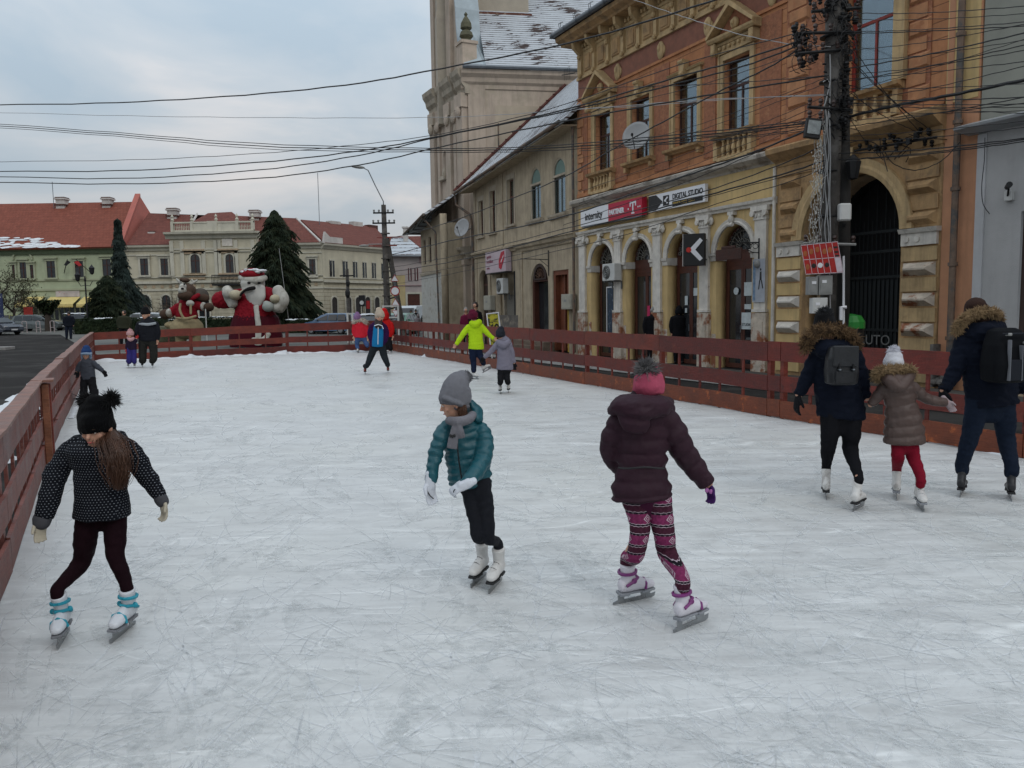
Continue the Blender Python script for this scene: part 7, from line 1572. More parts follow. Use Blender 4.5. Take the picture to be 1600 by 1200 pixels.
def hairmat(name, c): return add_wave(mat(name,c,.5,.3,8,.3,40,spec=.4),30,'X',.5,.01,3)
M_HAIRB = hairmat('brown hair',(.075,.032,.016)); M_HAIRD = hairmat('dark hair',(.02,.012,.01)); M_HAIRG = hairmat('grey hair',(.25,.24,.22))
def hand(mb, w, d, pn, side, L=.155, curl=.5, thick=1.0, spread=.05):
    """palm, four fingers and a thumb; w wrist, d pointing direction, pn the way the palm faces"""
    d = d.normalized(); pn = (pn-d*pn.dot(d)).normalized(); t = d.cross(pn)*side
    loft(mb,[w-d*(.055 if thick>1.1 else .03),w+d*.12*L,w+d*.30*L,w+d*.50*L],[.15*L*thick,.19*L*thick,.25*L,.235*L],[.10*L*thick,.11*L*thick,.105*L*thick,.085*L*thick],a=t,n=10,step=.012)
    for i,(o_,ln) in enumerate(((-.175,.36),(-.06,.42),(.06,.45),(.17,.42))):
        p = w+d*.48*L+t*o_*L; cu = curl*(1.15-.12*i); dd = (d+t*o_*spread*6).normalized(); P = [p]; ang = cu*.5
        for k,f in enumerate((.42,.32,.26)):
            q = dd*math.cos(ang)+pn*math.sin(ang); P.append(P[-1]+q*ln*L*f); ang += cu*.85
        r = .058*L*thick; loft(mb,P,[r,r*.97,r*.9,r*.75],[r,r*.97,r*.9,r*.75],n=8,step=.01)
    p = w+d*.10*L+t*.16*L; q1 = (d*.62+t*.62+pn*.25).normalized(); q2 = (d*.85+t*.20+pn*.45).normalized(); r = .068*L*thick
    loft(mb,[p,p+q1*.18*L,p+q1*.18*L+q2*.14*L,p+q1*.18*L+q2*.27*L],[r*1.2,r*1.05,r*.95,r*.75],[r*1.2,r*1.05,r*.95,r*.75],n=8,step=.01)
def headshape(mb, c, f, u, h):
    s = f.cross(u).normalized(); Mx = Matrix((s,f,u)).transposed()
    mb.ell(c+u*.12*h-f*.04*h,.37*h,.45*h,.38*h,M=Mx,n=20,m=14); mb.ell(c-u*.20*h+f*.10*h,.25*h,.28*h,.28*h,M=Mx,n=16,m=10)
    mb.ell(c-u*.38*h+f*.27*h,.09*h,.09*h,.08*h,M=Mx,n=10,m=8)
    loft(mb,[c+u*.06*h+f*.36*h,c-u*.04*h+f*.42*h,c-u*.11*h+f*.46*h],[.035*h,.045*h,.065*h],[.04*h,.05*h,.05*h],a=s,n=8,step=.01)
    mb.ell(c-u*.235*h+f*.365*h,.085*h,.03*h,.022*h,M=Mx,n=10,m=6); mb.ell(c-u*.285*h+f*.36*h,.075*h,.03*h,.025*h,M=Mx,n=10,m=6)
    for k in (-1,1):
        mb.ell(c-u*.05*h+s*.37*h*k-f*.04*h,.035*h,.075*h,.11*h,M=Mx,n=10,m=8); mb.ell(c-u*.11*h+s*.18*h*k+f*.25*h,.11*h,.09*h,.10*h,M=Mx,n=10,m=8)
        mb.ell(c+u*.10*h+s*.13*h*k+f*.36*h,.10*h,.05*h,.03*h,M=Mx,n=10,m=6)
def facebits(par, c, f, u, h, o):
    s = f.cross(u).normalized(); Mx = Matrix((s,f,u)).transposed()
    for k in (-1,1):
        mb = MB(); mb.ell(c+u*.025*h+s*.145*h*k+f*.365*h-o,.062*h,.03*h,.032*h,M=Mx,n=12,m=8); e = mb.build('eye', M_EYEW, par, smooth=True)
        mb = MB(); mb.ell(c+u*.025*h+s*.145*h*k+f*.385*h-o,.028*h,.016*h,.03*h,M=Mx,n=10,m=6); mb.build('iris', M_IRIS, e, smooth=True)
        mb = MB(); loft(mb,[c+u*.10*h+s*.06*h*k+f*.415*h-o,c+u*.125*h+s*.14*h*k+f*.405*h-o,c+u*.10*h+s*.23*h*k+f*.345*h-o],[.012*h]*3,[.018*h]*3,n=6,step=.01); mb.build('eyebrow', M_BROW, par)
    mb = MB(); loft(mb,[c-u*.255*h-s*.09*h+f*.375*h-o,c-u*.26*h+f*.405*h-o,c-u*.255*h+s*.09*h+f*.375*h-o],[.01*h,.024*h,.01*h],[.01*h,.022*h,.01*h],n=8,step=.008); mb.build('mouth', M_LIPS, par, smooth=True)
M_BLADE = mat('skate blade steel',(.30,.31,.32),.3,.2,8,metal=.9); M_SOLEK = mat('skate sole black',(.015,.015,.016),.6); M_SOLEG = mat('skate shell grey',(.16,.165,.18),.5)
SK = {'white':(mat('white skate leather',(.56,.55,.53),.5,.12,6,.25,30,col2=(.40,.38,.36),spot=(.6,1)),M_SOLEK,M_PLASTIC,M_GREYBOX),
      'whiteblack':(mat('white skate leather',(.56,.55,.53)),M_SOLEK,M_KTXT,M_GREYBOX),
      'blue':(mat('white skate shell',(.55,.57,.60),.35,.08,6),M_SOLEG,mat('turquoise strap',(.02,.27,.36),.5),mat('turquoise strap',(.02,.27,.36))),
      'purple':(mat('white lilac skate shell',(.55,.53,.57),.4,.1,6),mat('skate shell mid grey',(.21,.22,.24),.5),mat('purple strap',(.16,.03,.14),.5),mat('purple strap',(.16,.03,.14))),
      'black':(mat('black skate leather',(.02,.02,.022),.45,.2,6,.3,30),M_SOLEK,M_SOLEG,M_GREYBOX),
      'grey':(mat('white skate leather',(.56,.55,.53)),mat('skate shell mid grey',(.21,.22,.24)),M_SOLEG,M_SOLEG),
      'red':(mat('red skate boot',(.25,.04,.03),.5,.2,6),M_SOLEK,M_SOLEK,M_SOLEK)}
def skate(par, o, heel, toe, style, roll=0.0, L=None, hi=.25, detail=True, lean=.045):
    """ice skate between two blade ends; returns the centre of the boot cuff"""
    boot, sole, strap, st2 = SK[style]; f = (toe-heel); L = L or .29; c = (heel+toe)/2; f = f.normalized(); s = f.cross(Vector((0,0,1))).normalized(); u = s.cross(f)
    q = Matrix.Rotation(roll,3,f); s = q @ s; u = q @ u; k = L/.28
    xs = .005 if style == 'purple' else lean
    def T(x,y,z): return c+(f*x+s*y+u*z)*k-o
    mb = MB(); loft(mb,[T(-.10,0,.118),T(-.05,0,.122),T(.01,0,.118),T(.07,0,.106),T(.118,0,.098)],[.034*k,.037*k,.036*k,.041*k,.030*k],[.043*k,.05*k,.045*k,.032*k,.022*k],a=s,n=16,step=.012,cap=(.6,.8))
    loft(mb,[T(-.068,0,.11),T(-.058,0,.15),T(-.066+xs*.5,0,.19),T(-.072+xs,0,hi)],[.037*k,.036*k,.037*k,.043*k],[.052*k,.048*k,.043*k,.050*k],a=s,n=16,step=.012,cap=(.5,.15))
    b = solid('skate', mb, boot, par, .0055*max(1,k) if detail else .012, 2)
    mb = MB(); n = 14
    for (x0,x1,w0,w1,z0,z1) in ((-.118,-.05,.030,.033,.060,.078),(-.05,.03,.031,.034,.068,.078),(.03,.135,.040,.026,.062,.076)):
        vs = [T(x,y*w,z) for z in (z0,z1) for x,w in ((x0,w0),(x1,w1)) for y in (-1,1)]
        mb.add(vs,[(0,1,3,2),(4,6,7,5),(0,4,5,1),(1,5,7,3),(3,7,6,2),(2,6,4,0)])
    mb.build('sole', sole, b, bevel=.003)
    mb = MB()
    pl = [(-.15,.0),(.125,.0),(.15,.010),(.155,.035),(.12,.03),(-.13,.026),(-.152,.018)]
    for part in (pl,[(-.115,.026),(-.075,.026),(-.07,.056),(-.12,.056)],[(.05,.03),(.115,.03),(.12,.056),(.04,.056)]):
        m_ = len(part); mb.add([T(x,-.0022,z) for x,z in part]+[T(x,.0022,z) for x,z in part],[tuple(range(m_)),tuple(range(2*m_-1,m_-1,-1))]+[(i,(i+1)%m_,(i+1)%m_+m_,i+m_) for i in range(m_)])
    mb.build('blade', M_BLADE, b)
    if detail:
        mb = MB()
        if style in ('blue','purple'):
            for (x,z,rx_,rz_) in ((-.068+xs*.55,.205,.044,.055),(-.02,.155,.042,.0),):
                if rz_: mb.tube([T(x+rz_*math.cos(a*.449),rx_*math.sin(a*.449),z+.004*math.cos(a*.449)) for a in range(15)],.010*k,5)
            mb.tube([T(-.09,.038,.13),T(-.045,.044,.155),T(.00,.020,.165),T(.005,-.02,.165),T(-.045,-.044,.155),T(-.09,-.038,.13)],.010*k,5)
            mb.tube([T(.05,.042,.09),T(.055,.034,.125),T(.055,0,.143),T(.055,-.034,.125),T(.05,-.042,.09)],.009*k,5)
            mb.ell(T(-.04,.043,.158),.017*k,.010*k,.017*k,n=10,m=6); mb.ell(T(-.04,-.043,.158),.017*k,.010*k,.017*k,n=10,m=6)
        else:
            for i in range(7):
                t = i/6; x = .055-.085*t+.0*t; z = .145+.095*max(0,t-.35)/.65*1.0 if t>.35 else .138+.02*t; w_ = .020
                x0 = .06-.085*min(1,t/.5) if t<.5 else -.022-.0*t; zz = .137+.03*min(1,t/.5)+(.08*(t-.5)/.5 if t>.5 else 0)
                mb.tube([T(x0,-w_,zz),T(x0-.004,0,zz+.008),T(x0-.012,w_,zz+.006)],.0035*k,4)
        mb.build('strap' if style in ('blue','purple') else 'laces', strap, b)
    return T(-.07+xs,0,hi-.035)+o
UP = Vector((0,0,1))
class Person:
    def __init__(s, label, Y0, foot, voxel=.009, group=None, seed=1):
        s.Y = Y0; p = foot.copy(); s.root = empty('person', p); tag(s.root, label, 'person', group); s.o = p; s.vx = voxel; s.r = random.Random(seed); s.body = MB()
    def P(s, x, y, off=0.0): return at(x,y,s.Y+off)
    def m(s, w, off=0.0): return w*(s.Y+off)/FPX
    def limb(s, mb, L, ratio=1.0, puff=0, amp=.05, cap=(1,1), k=1.0, extra=None, a=None, ph=0.0, rows=None):
        pts = [s.P(q[0],q[1],q[3] if len(q)>3 else 0) for q in L]; w = [s.m(q[2])/2*k for q in L]
        if extra is not None:
            while len(pts) > 2 and pts[-1].z < extra[0].z+.13 and s.Y < 12: pts.pop(); w.pop()
            if s.Y < 12: pts.append(extra[0]+Vector((0,0,.075))); w.append(extra[1]*1.02)
            pts.append(extra[0]); w.append(extra[1])
        loft(mb, pts, w, [x*ratio for x in w], a=a, puff=puff, amp=amp, cap=cap, step=max(.012,s.vx*1.3), n=18, ph=ph)
        return pts, w
    def bodyshape(s, torso, arms, legs, legends, ratio=.62, k=.80):
        s.limb(s.body, torso[:-1], ratio, k=k, a=CR, cap=(1,.1))
        for A in arms: s.limb(s.body, A, .95, k=.72)
        for A,e in zip(legs, legends): s.limb(s.body, A, 1.0, k=.78, cap=(.3,1), extra=(e, s.m(A[-1][2])/2*.7) if e is not None else None)
    def head(s, x, y, h, yaw, pitch=0, off=0.0, neck=None, face=False, roll=0):
        s.hc = s.P(x,y,off); s.hh = s.m(h); s.f = Vector((math.sin(R(yaw))*math.cos(R(pitch)), math.cos(R(yaw))*math.cos(R(pitch)), math.sin(R(pitch)))); sd_ = s.f.cross(UP).normalized(); s.u = sd_.cross(s.f)
        headshape(s.body, s.hc, s.f, s.u, s.hh)
        if neck: n_ = s.P(*neck); loft(s.body,[s.hc-s.u*.15*s.hh-s.f*.08*s.hh, n_],[s.hh*.22,s.hh*.25],[s.hh*.22,s.hh*.25],n=12)
        s.face = face
    def dome(s, mb, brim=.08, back=True, k=1.0):
        h = s.hh*k; c, f, u = s.hc, s.f, s.u; sd_ = f.cross(u).normalized(); Mx = Matrix((sd_,f,u)).transposed()
        loft(mb,[c+u*brim*h-f*.04*h,c+u*.26*h-f*.04*h,c+u*.42*h-f*.05*h,c+u*.54*h-f*.06*h],[.41*h,.41*h,.33*h,.18*h],[.49*h,.50*h,.40*h,.20*h],a=sd_,n=20,cap=(.12,.9))
        if back: mb.ell(c-f*.16*h+u*.02*h,.395*h,.37*h,.33*h,M=Mx,n=16,m=12)
    def finish(s, vx=None):
        b = solid('body', s.body, M_SKIN, s.root, vx or s.vx, 2, o=s.o)
        if s.face: facebits(b, s.hc, s.f, s.u, s.hh, s.o)
        return b
    def cl(s, name, mb, m, vx=None, smooth=3): return solid(name, mb, m, s.root, vx or s.vx, smooth, o=s.o)
    def pom(s, c, r, m, n=260, ln=.03, name='pompom', par=None, w=.004):
        mb = MB(); mb.ell(c-s.o,r*.82,n=14,m=10); fur(mb, c-s.o, r, n, ln, s.r, w); return mb.build(name, m, par or s.root)
    def furring(s, pts, r, m, n=900, ln=.04, w=.005, name='fur_trim'):
        mb = MB(); P_ = [p-s.o for p in pts]; mb.tube(P_, r*.75, 8)
        for i in range(n):
            t = s.r.random()*(len(P_)-1.001); k = int(t); c = P_[k]+(P_[k+1]-P_[k])*(t-k); fur(mb, c, r, 1, ln, s.r, w)
        return mb.build(name, m, s.root)
    def feet(s, spec, style, detail=True, hi=.25, L=.29):
        """spec: (heel px, toe px, roll[, lift heel, lift toe, L])"""
        out = []
        for q in spec:
            h, t, roll = q[:3]; zh = q[3] if len(q)>3 else 0; zt = q[4] if len(q)>4 else 0
            if len(q) > 5: # raised foot given at explicit depth offsets
                H_ = s.P(h[0],h[1],zh); T_ = s.P(t[0],t[1],zt)
            else: H_ = gp(h[0],h[1],zh); T_ = gp(t[0],t[1],zt)
            out.append(skate(s.root, s.o, H_, T_, style, R(roll), detail=detail, hi=hi, L=L))
        return out
def mid(a,b): return (gp(*a)+gp(*b))/2
# ================================================================ A: girl in the dotted jacket
def polka():
    m = cloth('navy jacket with small white dots',(.007,.008,.011),.7,.5,.1,.2,7); t, b = nodes_of(m); tc = N(t,'ShaderNodeTexCoord'); sp = N(t,'ShaderNodeSeparateXYZ'); LK(t, tc.outputs['Object'], sp.inputs[0])
    ge = N(t,'ShaderNodeSeparateXYZ'); LK(t, tc.outputs['Normal'], ge.inputs[0])
    def mth(op,a,b_=None,c=None):
        q = N(t,'ShaderNodeMath', operation=op)
        for i,v in enumerate((a,b_,c)):
            if v is None: continue
            if isinstance(v,(int,float)): q.inputs[i].default_value = v
            else: LK(t,v,q.inputs[i])
        return q.outputs[0]
    sx = mth('GREATER_THAN', mth('ABSOLUTE', ge.outputs[0]), .75)
    u = mth('ADD', mth('MULTIPLY', sp.outputs[0], mth('SUBTRACT',1.0,sx)), mth('MULTIPLY', sp.outputs[1], sx))
    S = 68.0; v = mth('MULTIPLY', sp.outputs[2], S); row = mth('FLOOR', v); us = mth('ADD', mth('MULTIPLY', u, S*.82), mth('MULTIPLY', row, .5))
    fu = mth('SUBTRACT', mth('FRACT', us), .5); fv = mth('SUBTRACT', mth('FRACT', v), .5)
    d = mth('SQRT', mth('ADD', mth('MULTIPLY',fu,fu), mth('MULTIPLY',mth('MULTIPLY',fv,fv),1.6))); dot = mth('LESS_THAN', d, .165)
    src = b.inputs['Base Color'].links[0].from_socket; mi = N(t,'ShaderNodeMixRGB', ins={'Color2':(.22,.235,.26,1)}); LK(t,dot,mi.inputs[0]); LK(t,src,mi.inputs[1]); LK(t,mi.outputs[0],b.inputs['Base Color']); return m
A = Person('girl in dark jacket with white dots and black hat with two pompoms, looking down', 4.55, mid((118,990),(180,995)), .008, seed=1)
kA = A.feet([((108,986),(91,1015),4),((207,978),(176,1004),-6)],'blue')
legs = [[(139,800,38,.04),(133,845,35,.02),(126,880,27,.03),(118,912,22,.03)],[(178,800,38,.04),(180,845,33,.0),(181,868,28,-.02),(185,902,22,.0)]]
torso = [(152,689,50,.03),(152,694,86,.03),(153,704,98,.03),(157,730,84,.03),(158,760,80,.03),(159,790,86,.02),(160,806,89,.02)]
armL = [(118,696,31,.03),(103,714,35,.03),(86,745,37,.0),(77,780,32,-.05),(68,808,28,-.08)]
armR = [(190,694,31,.03),(206,709,34,.03),(226,738,33,.05),(241,762,27,.04),(252,778,20,.03)]
A.bodyshape(torso,[armL,armR],legs,kA); A.head(151,669,58,184,-14,-.02,neck=(153,690,.04),face=True)
A.finish(.009)
mb = MB(); [A.limb(mb,L,1.0,extra=(k_,A.m(19)/2)) for L,k_ in zip(legs,kA)]; A.limb(mb,[(158,775,70,.03),(158,800,74,.03),(158,816,62,.03)],.5,a=CR); A.cl('leggings',mb,cloth('dark plum leggings',(.011,.004,.006),.8,.5,.15,.2,14))
mb = MB(); A.limb(mb,torso,.76,a=CR,cap=(.8,.12)); [A.limb(mb,L,.9,cap=(1,.15)) for L in (armL,armR)]; loft(mb,[A.P(124,690,.08),A.P(150,692,.17),A.P(186,686,.08)],[.045,.06,.055],[.045,.06,.05],n=12)
J = A.cl('jacket',mb,polka(),.0075,4)
for q_ in ([(66,811,29,-.08),(65,816,27,-.085)],[(251,779,22,.03),(254,784,21,.03)]): mb = MB(); A.limb(mb,q_,.9); A.cl('cuff',mb,cloth('grey cuff',(.06,.06,.066)),.006)
mb = MB(); loft(mb,[A.P(130,692,.02),A.P(127,684,.07),A.P(134,676,.12)],[.016]*3,[.016]*3,n=8); A.cl('collar_lining',mb,cloth('grey cuff',(.06,.06,.066)),.006)
Gl = cloth('cream knit glove',(.40,.36,.28),.9,.4,.1,.3,30)
for (x,y,of,d,sd_) in ((65,815,-.085,(-.15,-.10,-1),1),(254,783,.03,(.18,-.12,-1),-1)):
    mb = MB(); hand(mb,A.P(x,y,of),Vector(d),Vector((.25*sd_,-.25,-.05)) if sd_>0 else Vector((-.3,-.4,0)),sd_,.135,.55,1.15); A.cl('glove',mb,Gl,.005,1)
Kb = knit('black knitted hat',(.004,.004,.0045),45,'X')
mb = MB(); A.limb(mb,[(151,674,48,-.0),(150,666,54,.0),(149,650,53,.01),(150,637,47,.01),(151,630,36,.01)],.98,a=CR,cap=(.15,.8)); A.dome(mb,.02,back=False); mb.ell(A.hc+Vector((0,.05,-.0)),.085,.07,.09); H = A.cl('hat',mb,Kb,.007)
A.pom(A.P(134,625,.01),.030,mat('black fur',(.004,.004,.0045),.95),420,.028,par=H); A.pom(A.P(173,624,.01),.034,mat('black fur',(.008,.008,.009)),520,.032,par=H)
mb = MB(); rnd = random.Random(2)
base = [(170,672,.06),(179,690,-.06),(186,712,-.12),(189,735,-.13),(189,757,-.12)]
loft(mb,[A.P(*q)-A.o for q in base],[.030,.045,.050,.042,.018],[.03,.035,.035,.03,.012],a=CR,n=12,step=.02)
for k in range(330):
    dx = rnd.gauss(0,.013); dy = rnd.gauss(0,.010); ph_ = rnd.random()*6; c = []
    for i,q in enumerate(base):
        f = i/4; c.append(A.P(*q)-A.o+Vector((dx*(1.2 if 0<i<4 else .6)*2+.012*math.sin(ph_+i*1.7), dy*2-.015, rnd.gauss(0,.008)-.02*(i==4)*rnd.random())))
    P2 = []
    for i in range(4):
        for q_ in range(4): P2.append(c[i]+(c[i+1]-c[i])*(q_/4)+Vector((.004*math.sin(i*4+q_+ph_),0,0)))
    P2.append(c[4]); mb.tube(P2,.0026,3,.0010)
mb.build('hair', M_HAIRB, A.root, smooth=True)
# ================================================================ B: child in the teal down jacket
Bp_ = Person('child in a teal quilted jacket with grey pompom hat, scarf and white gloves', 5.05, mid((752,905),(775,912)), .008, seed=3)
kB = Bp_.feet([((758,899),(737,919),-4),((784,906),(763,930),-4)],'whiteblack')
kB = [kB[0],kB[1]]
legs = [[(735,757,30,.03),(738,790,25,.0),(743,815,21,-.02),(745,840,17,.0)],[(752,757,34,.0),(757,790,29,.0),(762,818,24,-.02),(764,842,19,.0)]]
torso = [(716,652,30,.03),(717,660,60,.03),(719,672,66,.03),(724,690,66,.03),(730,720,68,.03),(734,745,68,.03),(735,756,66,.03)]
armL = [(698,668,24,-.03),(689,684,26,-.05),(681,708,23,-.07),(676,732,19,-.10),(673,752,18,-.12)]
armR = [(752,670,26,.02),(757,692,28,-.02),(754,718,27,-.08),(742,740,24,-.16),(727,758,18,-.22)]
Bp_.bodyshape(torso,[armL,armR],legs,kB,.66); Bp_.head(709,630,48,262,-14,-.02,neck=(718,652,.03),face=True); Bp_.finish(.0075)
mb = MB(); [Bp_.limb(mb,L,1.0,extra=(k_,Bp_.m(16)/2),puff=.05,amp=.03) for L,k_ in zip(legs,kB)]; Bp_.limb(mb,[(737,740,58,.03),(741,760,52,.02),(744,775,36,.01)],.6,a=CR); Bp_.cl('trousers',mb,cloth('black ski trousers',(.014,.015,.019),.75,.7,.15,.2,12))
M_TEAL = cloth('teal nylon down jacket',(.006,.070,.090),.42,.6,.10,.15,8,spec=.4)
mb = MB(); Bp_.limb(mb,torso,.72,a=CR,cap=(.8,.25),puff=.052,amp=.14); Bp_.limb(mb,armL,.95,cap=(1,.3),puff=.05,amp=.2); Bp_.limb(mb,armR,.95,cap=(1,.3),puff=.05,amp=.2)
Jb = Bp_.cl('jacket',mb,M_TEAL,.0065,2)
mb = MB(); loft(mb,[Bp_.P(748,655,.02),Bp_.P(741,642,.10),Bp_.P(729,641,.15),Bp_.P(716,650,.16)],[.035,.052,.05,.035],[.035,.05,.05,.035],n=12); loft(mb,[Bp_.P(737,628,.08),Bp_.P(744,642,.06),Bp_.P(747,656,.0)],[.02,.03,.025],[.05,.05,.04],n=12); Bp_.cl('hood',mb,M_TEAL,.0065)
mb = MB(); mb.tube([Bp_.P(714,690,-.125)-Bp_.o,Bp_.P(717,720,-.125)-Bp_.o,Bp_.P(722,752,-.115)-Bp_.o],.005,5); mb.build('zip',M_BLACK,Jb)
mb = MB(); mb.tube([Bp_.P(750,748,-.10)-Bp_.o,Bp_.P(754,735,-.10)-Bp_.o],.004,4); mb.build('pocket_zip',M_BLACK,Jb)
M_SCARF = knit('grey knitted scarf',(.16,.155,.17),50,'Z')
mb = MB(); loft(mb,[Bp_.P(702,657,-.10),Bp_.P(716,659,-.14),Bp_.P(732,655,-.10),Bp_.P(738,648,-.02)],[.026,.033,.030,.025],[.03,.04,.035,.03],n=12); loft(mb,[Bp_.P(713,660,-.14),Bp_.P(711,672,-.155),Bp_.P(708,688,-.15),Bp_.P(706,701,-.15)],[.018,.028,.033,.034],[.018,.014,.013,.012],a=CR,n=12,cap=(1,.1)); loft(mb,[Bp_.P(716,662,-.155),Bp_.P(719,674,-.165),Bp_.P(721,684,-.15)],[.016,.026,.026],[.014,.013,.012],a=CR,n=12,cap=(1,.1)); Sf = Bp_.cl('scarf',mb,M_SCARF,.0055,2)
mb = MB(); 
for dx,dy in ((0,0),(3,1),(6,0)): mb.ell(Bp_.P(704+dx,681+dy,-.168)-Bp_.o,.008,.004,.011,n=8,m=6)
mb.build('pattern',M_SOLEK,Sf)
mb = MB(); Bp_.limb(mb,[(712,628,50,.0),(712,617,51,.0),(714,606,47,.01),(718,596,38,.02),(724,590,26,.03)],1.0,a=CR,cap=(.15,.8)); loft(mb,[Bp_.P(694,622,-.09),Bp_.P(710,628,-.12),Bp_.P(730,635,-.02)],[.016]*3,[.02]*3,n=10)
Bp_.dome(mb,.10); Hb = Bp_.cl('hat',mb,knit('grey knitted hat',(.15,.15,.165),50,'X'),.006,4); Bp_.pom(Bp_.P(728,589,.03),.040,mat('grey wool pompom',(.13,.13,.14),.95),700,.012,par=Hb,w=.004)
mb = MB()
for k in range(60):
    x = 716+Bp_.r.random()*12; p = Bp_.P(x,632+Bp_.r.random()*3,-.085)-Bp_.o; mb.tube([p,p+Vector((Bp_.r.gauss(0,.006),-.004,-.03)),p+Vector((Bp_.r.gauss(.004,.008),.0,-.06-Bp_.r.random()*.02))],.0028,3)
mb.build('hair', M_HAIRB, Bp_.root)
Gw = cloth('white ski glove',(.50,.52,.56),.6,.5,.1,.2,18)
for (x,y,of,d,pn,sd_,cu,L_) in ((672,753,-.125,(.03,-.05,-1),(.5,-.6,0),1,.35,.155),(728,757,-.235,(-1,-.12,-.42),(-.2,.4,-.6),-1,.75,.14)):
    mb = MB(); w_ = Bp_.P(x,y,of); dd = Vector(d).normalized(); loft(mb,[w_-dd*.02,w_+dd*.03],[.032,.032],[.028,.028],n=12); hand(mb,w_,dd,Vector(pn),sd_,L_,cu,1.3); g_ = Bp_.cl('glove',mb,Gw,.005,1)
    mb = MB(); pp = w_+dd*.05-Bp_.o+Vector((0,-.031,0)); mb.tube([pp-Vector((.018,0,0)),pp+dd*.03+Vector((0,-.003,0)),pp+dd*.05+Vector((.02,0,0))],.004,4); mb.build('trim',M_BLACK,g_)
# ================================================================ C: girl in the plum down coat, patterned leggings
Cp = Person('girl seen from behind in a plum quilted coat, pink pompom hat and patterned leggings', 4.72, mid((990,938),(1080,978)), .008, seed=5)
def leggingsmat():
    m = bpy.data.materials.new('nordic pattern knit'); m.use_nodes = True; t = m.node_tree; b = t.nodes['Principled BSDF']; b.inputs['Roughness'].default_value = .9; b.inputs['Specular IOR Level'].default_value = .15
    uv = N(t,'ShaderNodeUVMap'); sp = N(t,'ShaderNodeSeparateXYZ'); LK(t, uv.outputs[0], sp.inputs[0])
    def mth(op,a,b_=None):
        q = N(t,'ShaderNodeMath', operation=op)
        for i,v in enumerate((a,b_)):
            if v is None: continue
            if isinstance(v,(int,float)): q.inputs[i].default_value = v
            else: LK(t,v,q.inputs[i])
        return q.outputs[0]
    u, v = sp.outputs[0], sp.outputs[1]; per = mth('FRACT', v)
    uu = mth('FRACT', mth('MULTIPLY', u, 3.0)); tri = mth('ABSOLUTE', mth('SUBTRACT', uu, .5))
    diam = mth('ADD', mth('MULTIPLY', tri, .95), mth('ABSOLUTE', mth('SUBTRACT', per, .24)))
    zig = mth('MULTIPLY', mth('ABSOLUTE', mth('SUBTRACT', mth('FRACT', mth('MULTIPLY', u, 14.0)), .5)), .05)
    def band(c, w): return mth('LESS_THAN', mth('ADD', mth('ABSOLUTE', mth('SUBTRACT', per, c)), zig), w)
    col = None
    def mix(fac, base, c):
        mi = N(t,'ShaderNodeMixRGB', ins={'Color2':(*c,1)}); LK(t, fac, mi.inputs[0])
        if isinstance(base, tuple): mi.inputs[1].default_value = (*base,1)
        else: LK(t, base, mi.inputs[1])
        return mi.outputs[0]
    W_ = (.42,.34,.38); K_ = (.010,.008,.012); Mg = (.16,.022,.075); Pl = (.05,.012,.025)
    col = mix(mth('LESS_THAN', mth('ABSOLUTE', mth('SUBTRACT', per, .24)), .225), Pl, Mg)
    col = mix(mth('LESS_THAN', diam, .20), col, W_); col = mix(mth('LESS_THAN', diam, .155), col, Mg); col = mix(mth('LESS_THAN', diam, .10), col, W_); col = mix(mth('LESS_THAN', diam, .06), col, Mg)
    for c in (.53,.96,):
        col = mix(band(c,.075), col, W_); col = mix(band(c,.052), col, K_)
    n = N(t,'ShaderNodeTexNoise', ins={'Scale':60.0}); tc = N(t,'ShaderNodeTexCoord'); LK(t, tc.outputs['Object'], n.inputs['Vector']); h = N(t,'ShaderNodeHueSaturation'); r_ = N(t,'ShaderNodeMapRange', ins={'From Min':.3,'From Max':.7,'To Min':.75,'To Max':1.25}); LK(t,n.outputs['Fac'],r_.inputs[0]); LK(t,r_.outputs[0],h.inputs['Value']); LK(t,col,h.inputs['Color']); LK(t,h.outputs[0],b.inputs['Base Color'])
    bp = N(t,'ShaderNodeBump', ins={'Strength':.5,'Distance':.004}); LK(t,n.outputs['Fac'],bp.inputs['Height']); LK(t,bp.outputs[0],b.inputs['Normal']); return m
kC = Cp.feet([((961,945),(1019,933),8),((1056,988),(1103,969),-4)],'purple')
legs = [[(990,778,40,.0),(997,800,38,.0),(1000,822,33,-.02),(998,842,30,-.02),(992,868,28,.02),(985,893,25,.0)],[(1028,778,44,.0),(1032,805,40,.0),(1038,835,34,-.02),(1043,865,31,.0),(1050,895,29,.03)]]
torso = [(1002,618,34,.0),(1001,628,76,.0),(1004,650,86,.0),(1004,680,84,.0),(1003,712,80,.0),(1002,735,78,.0),(1002,760,92,.0),(1003,776,98,.0)]
armL = [(971,650,34,.0),(961,675,36,-.0),(953,700,33,.03),(961,722,30,.09),(975,732,26,.14)]
armR = [(1034,648,38,.0),(1050,672,42,.0),(1066,702,40,.02),(1085,730,35,.03),(1105,755,27,.03)]
Cp.bodyshape(torso,[armL,armR],legs,kC,.66); Cp.head(1013,606,56,18,-14,-.0,neck=(1006,625,.0)); Cp.finish(.009)
LG = leggingsmat()
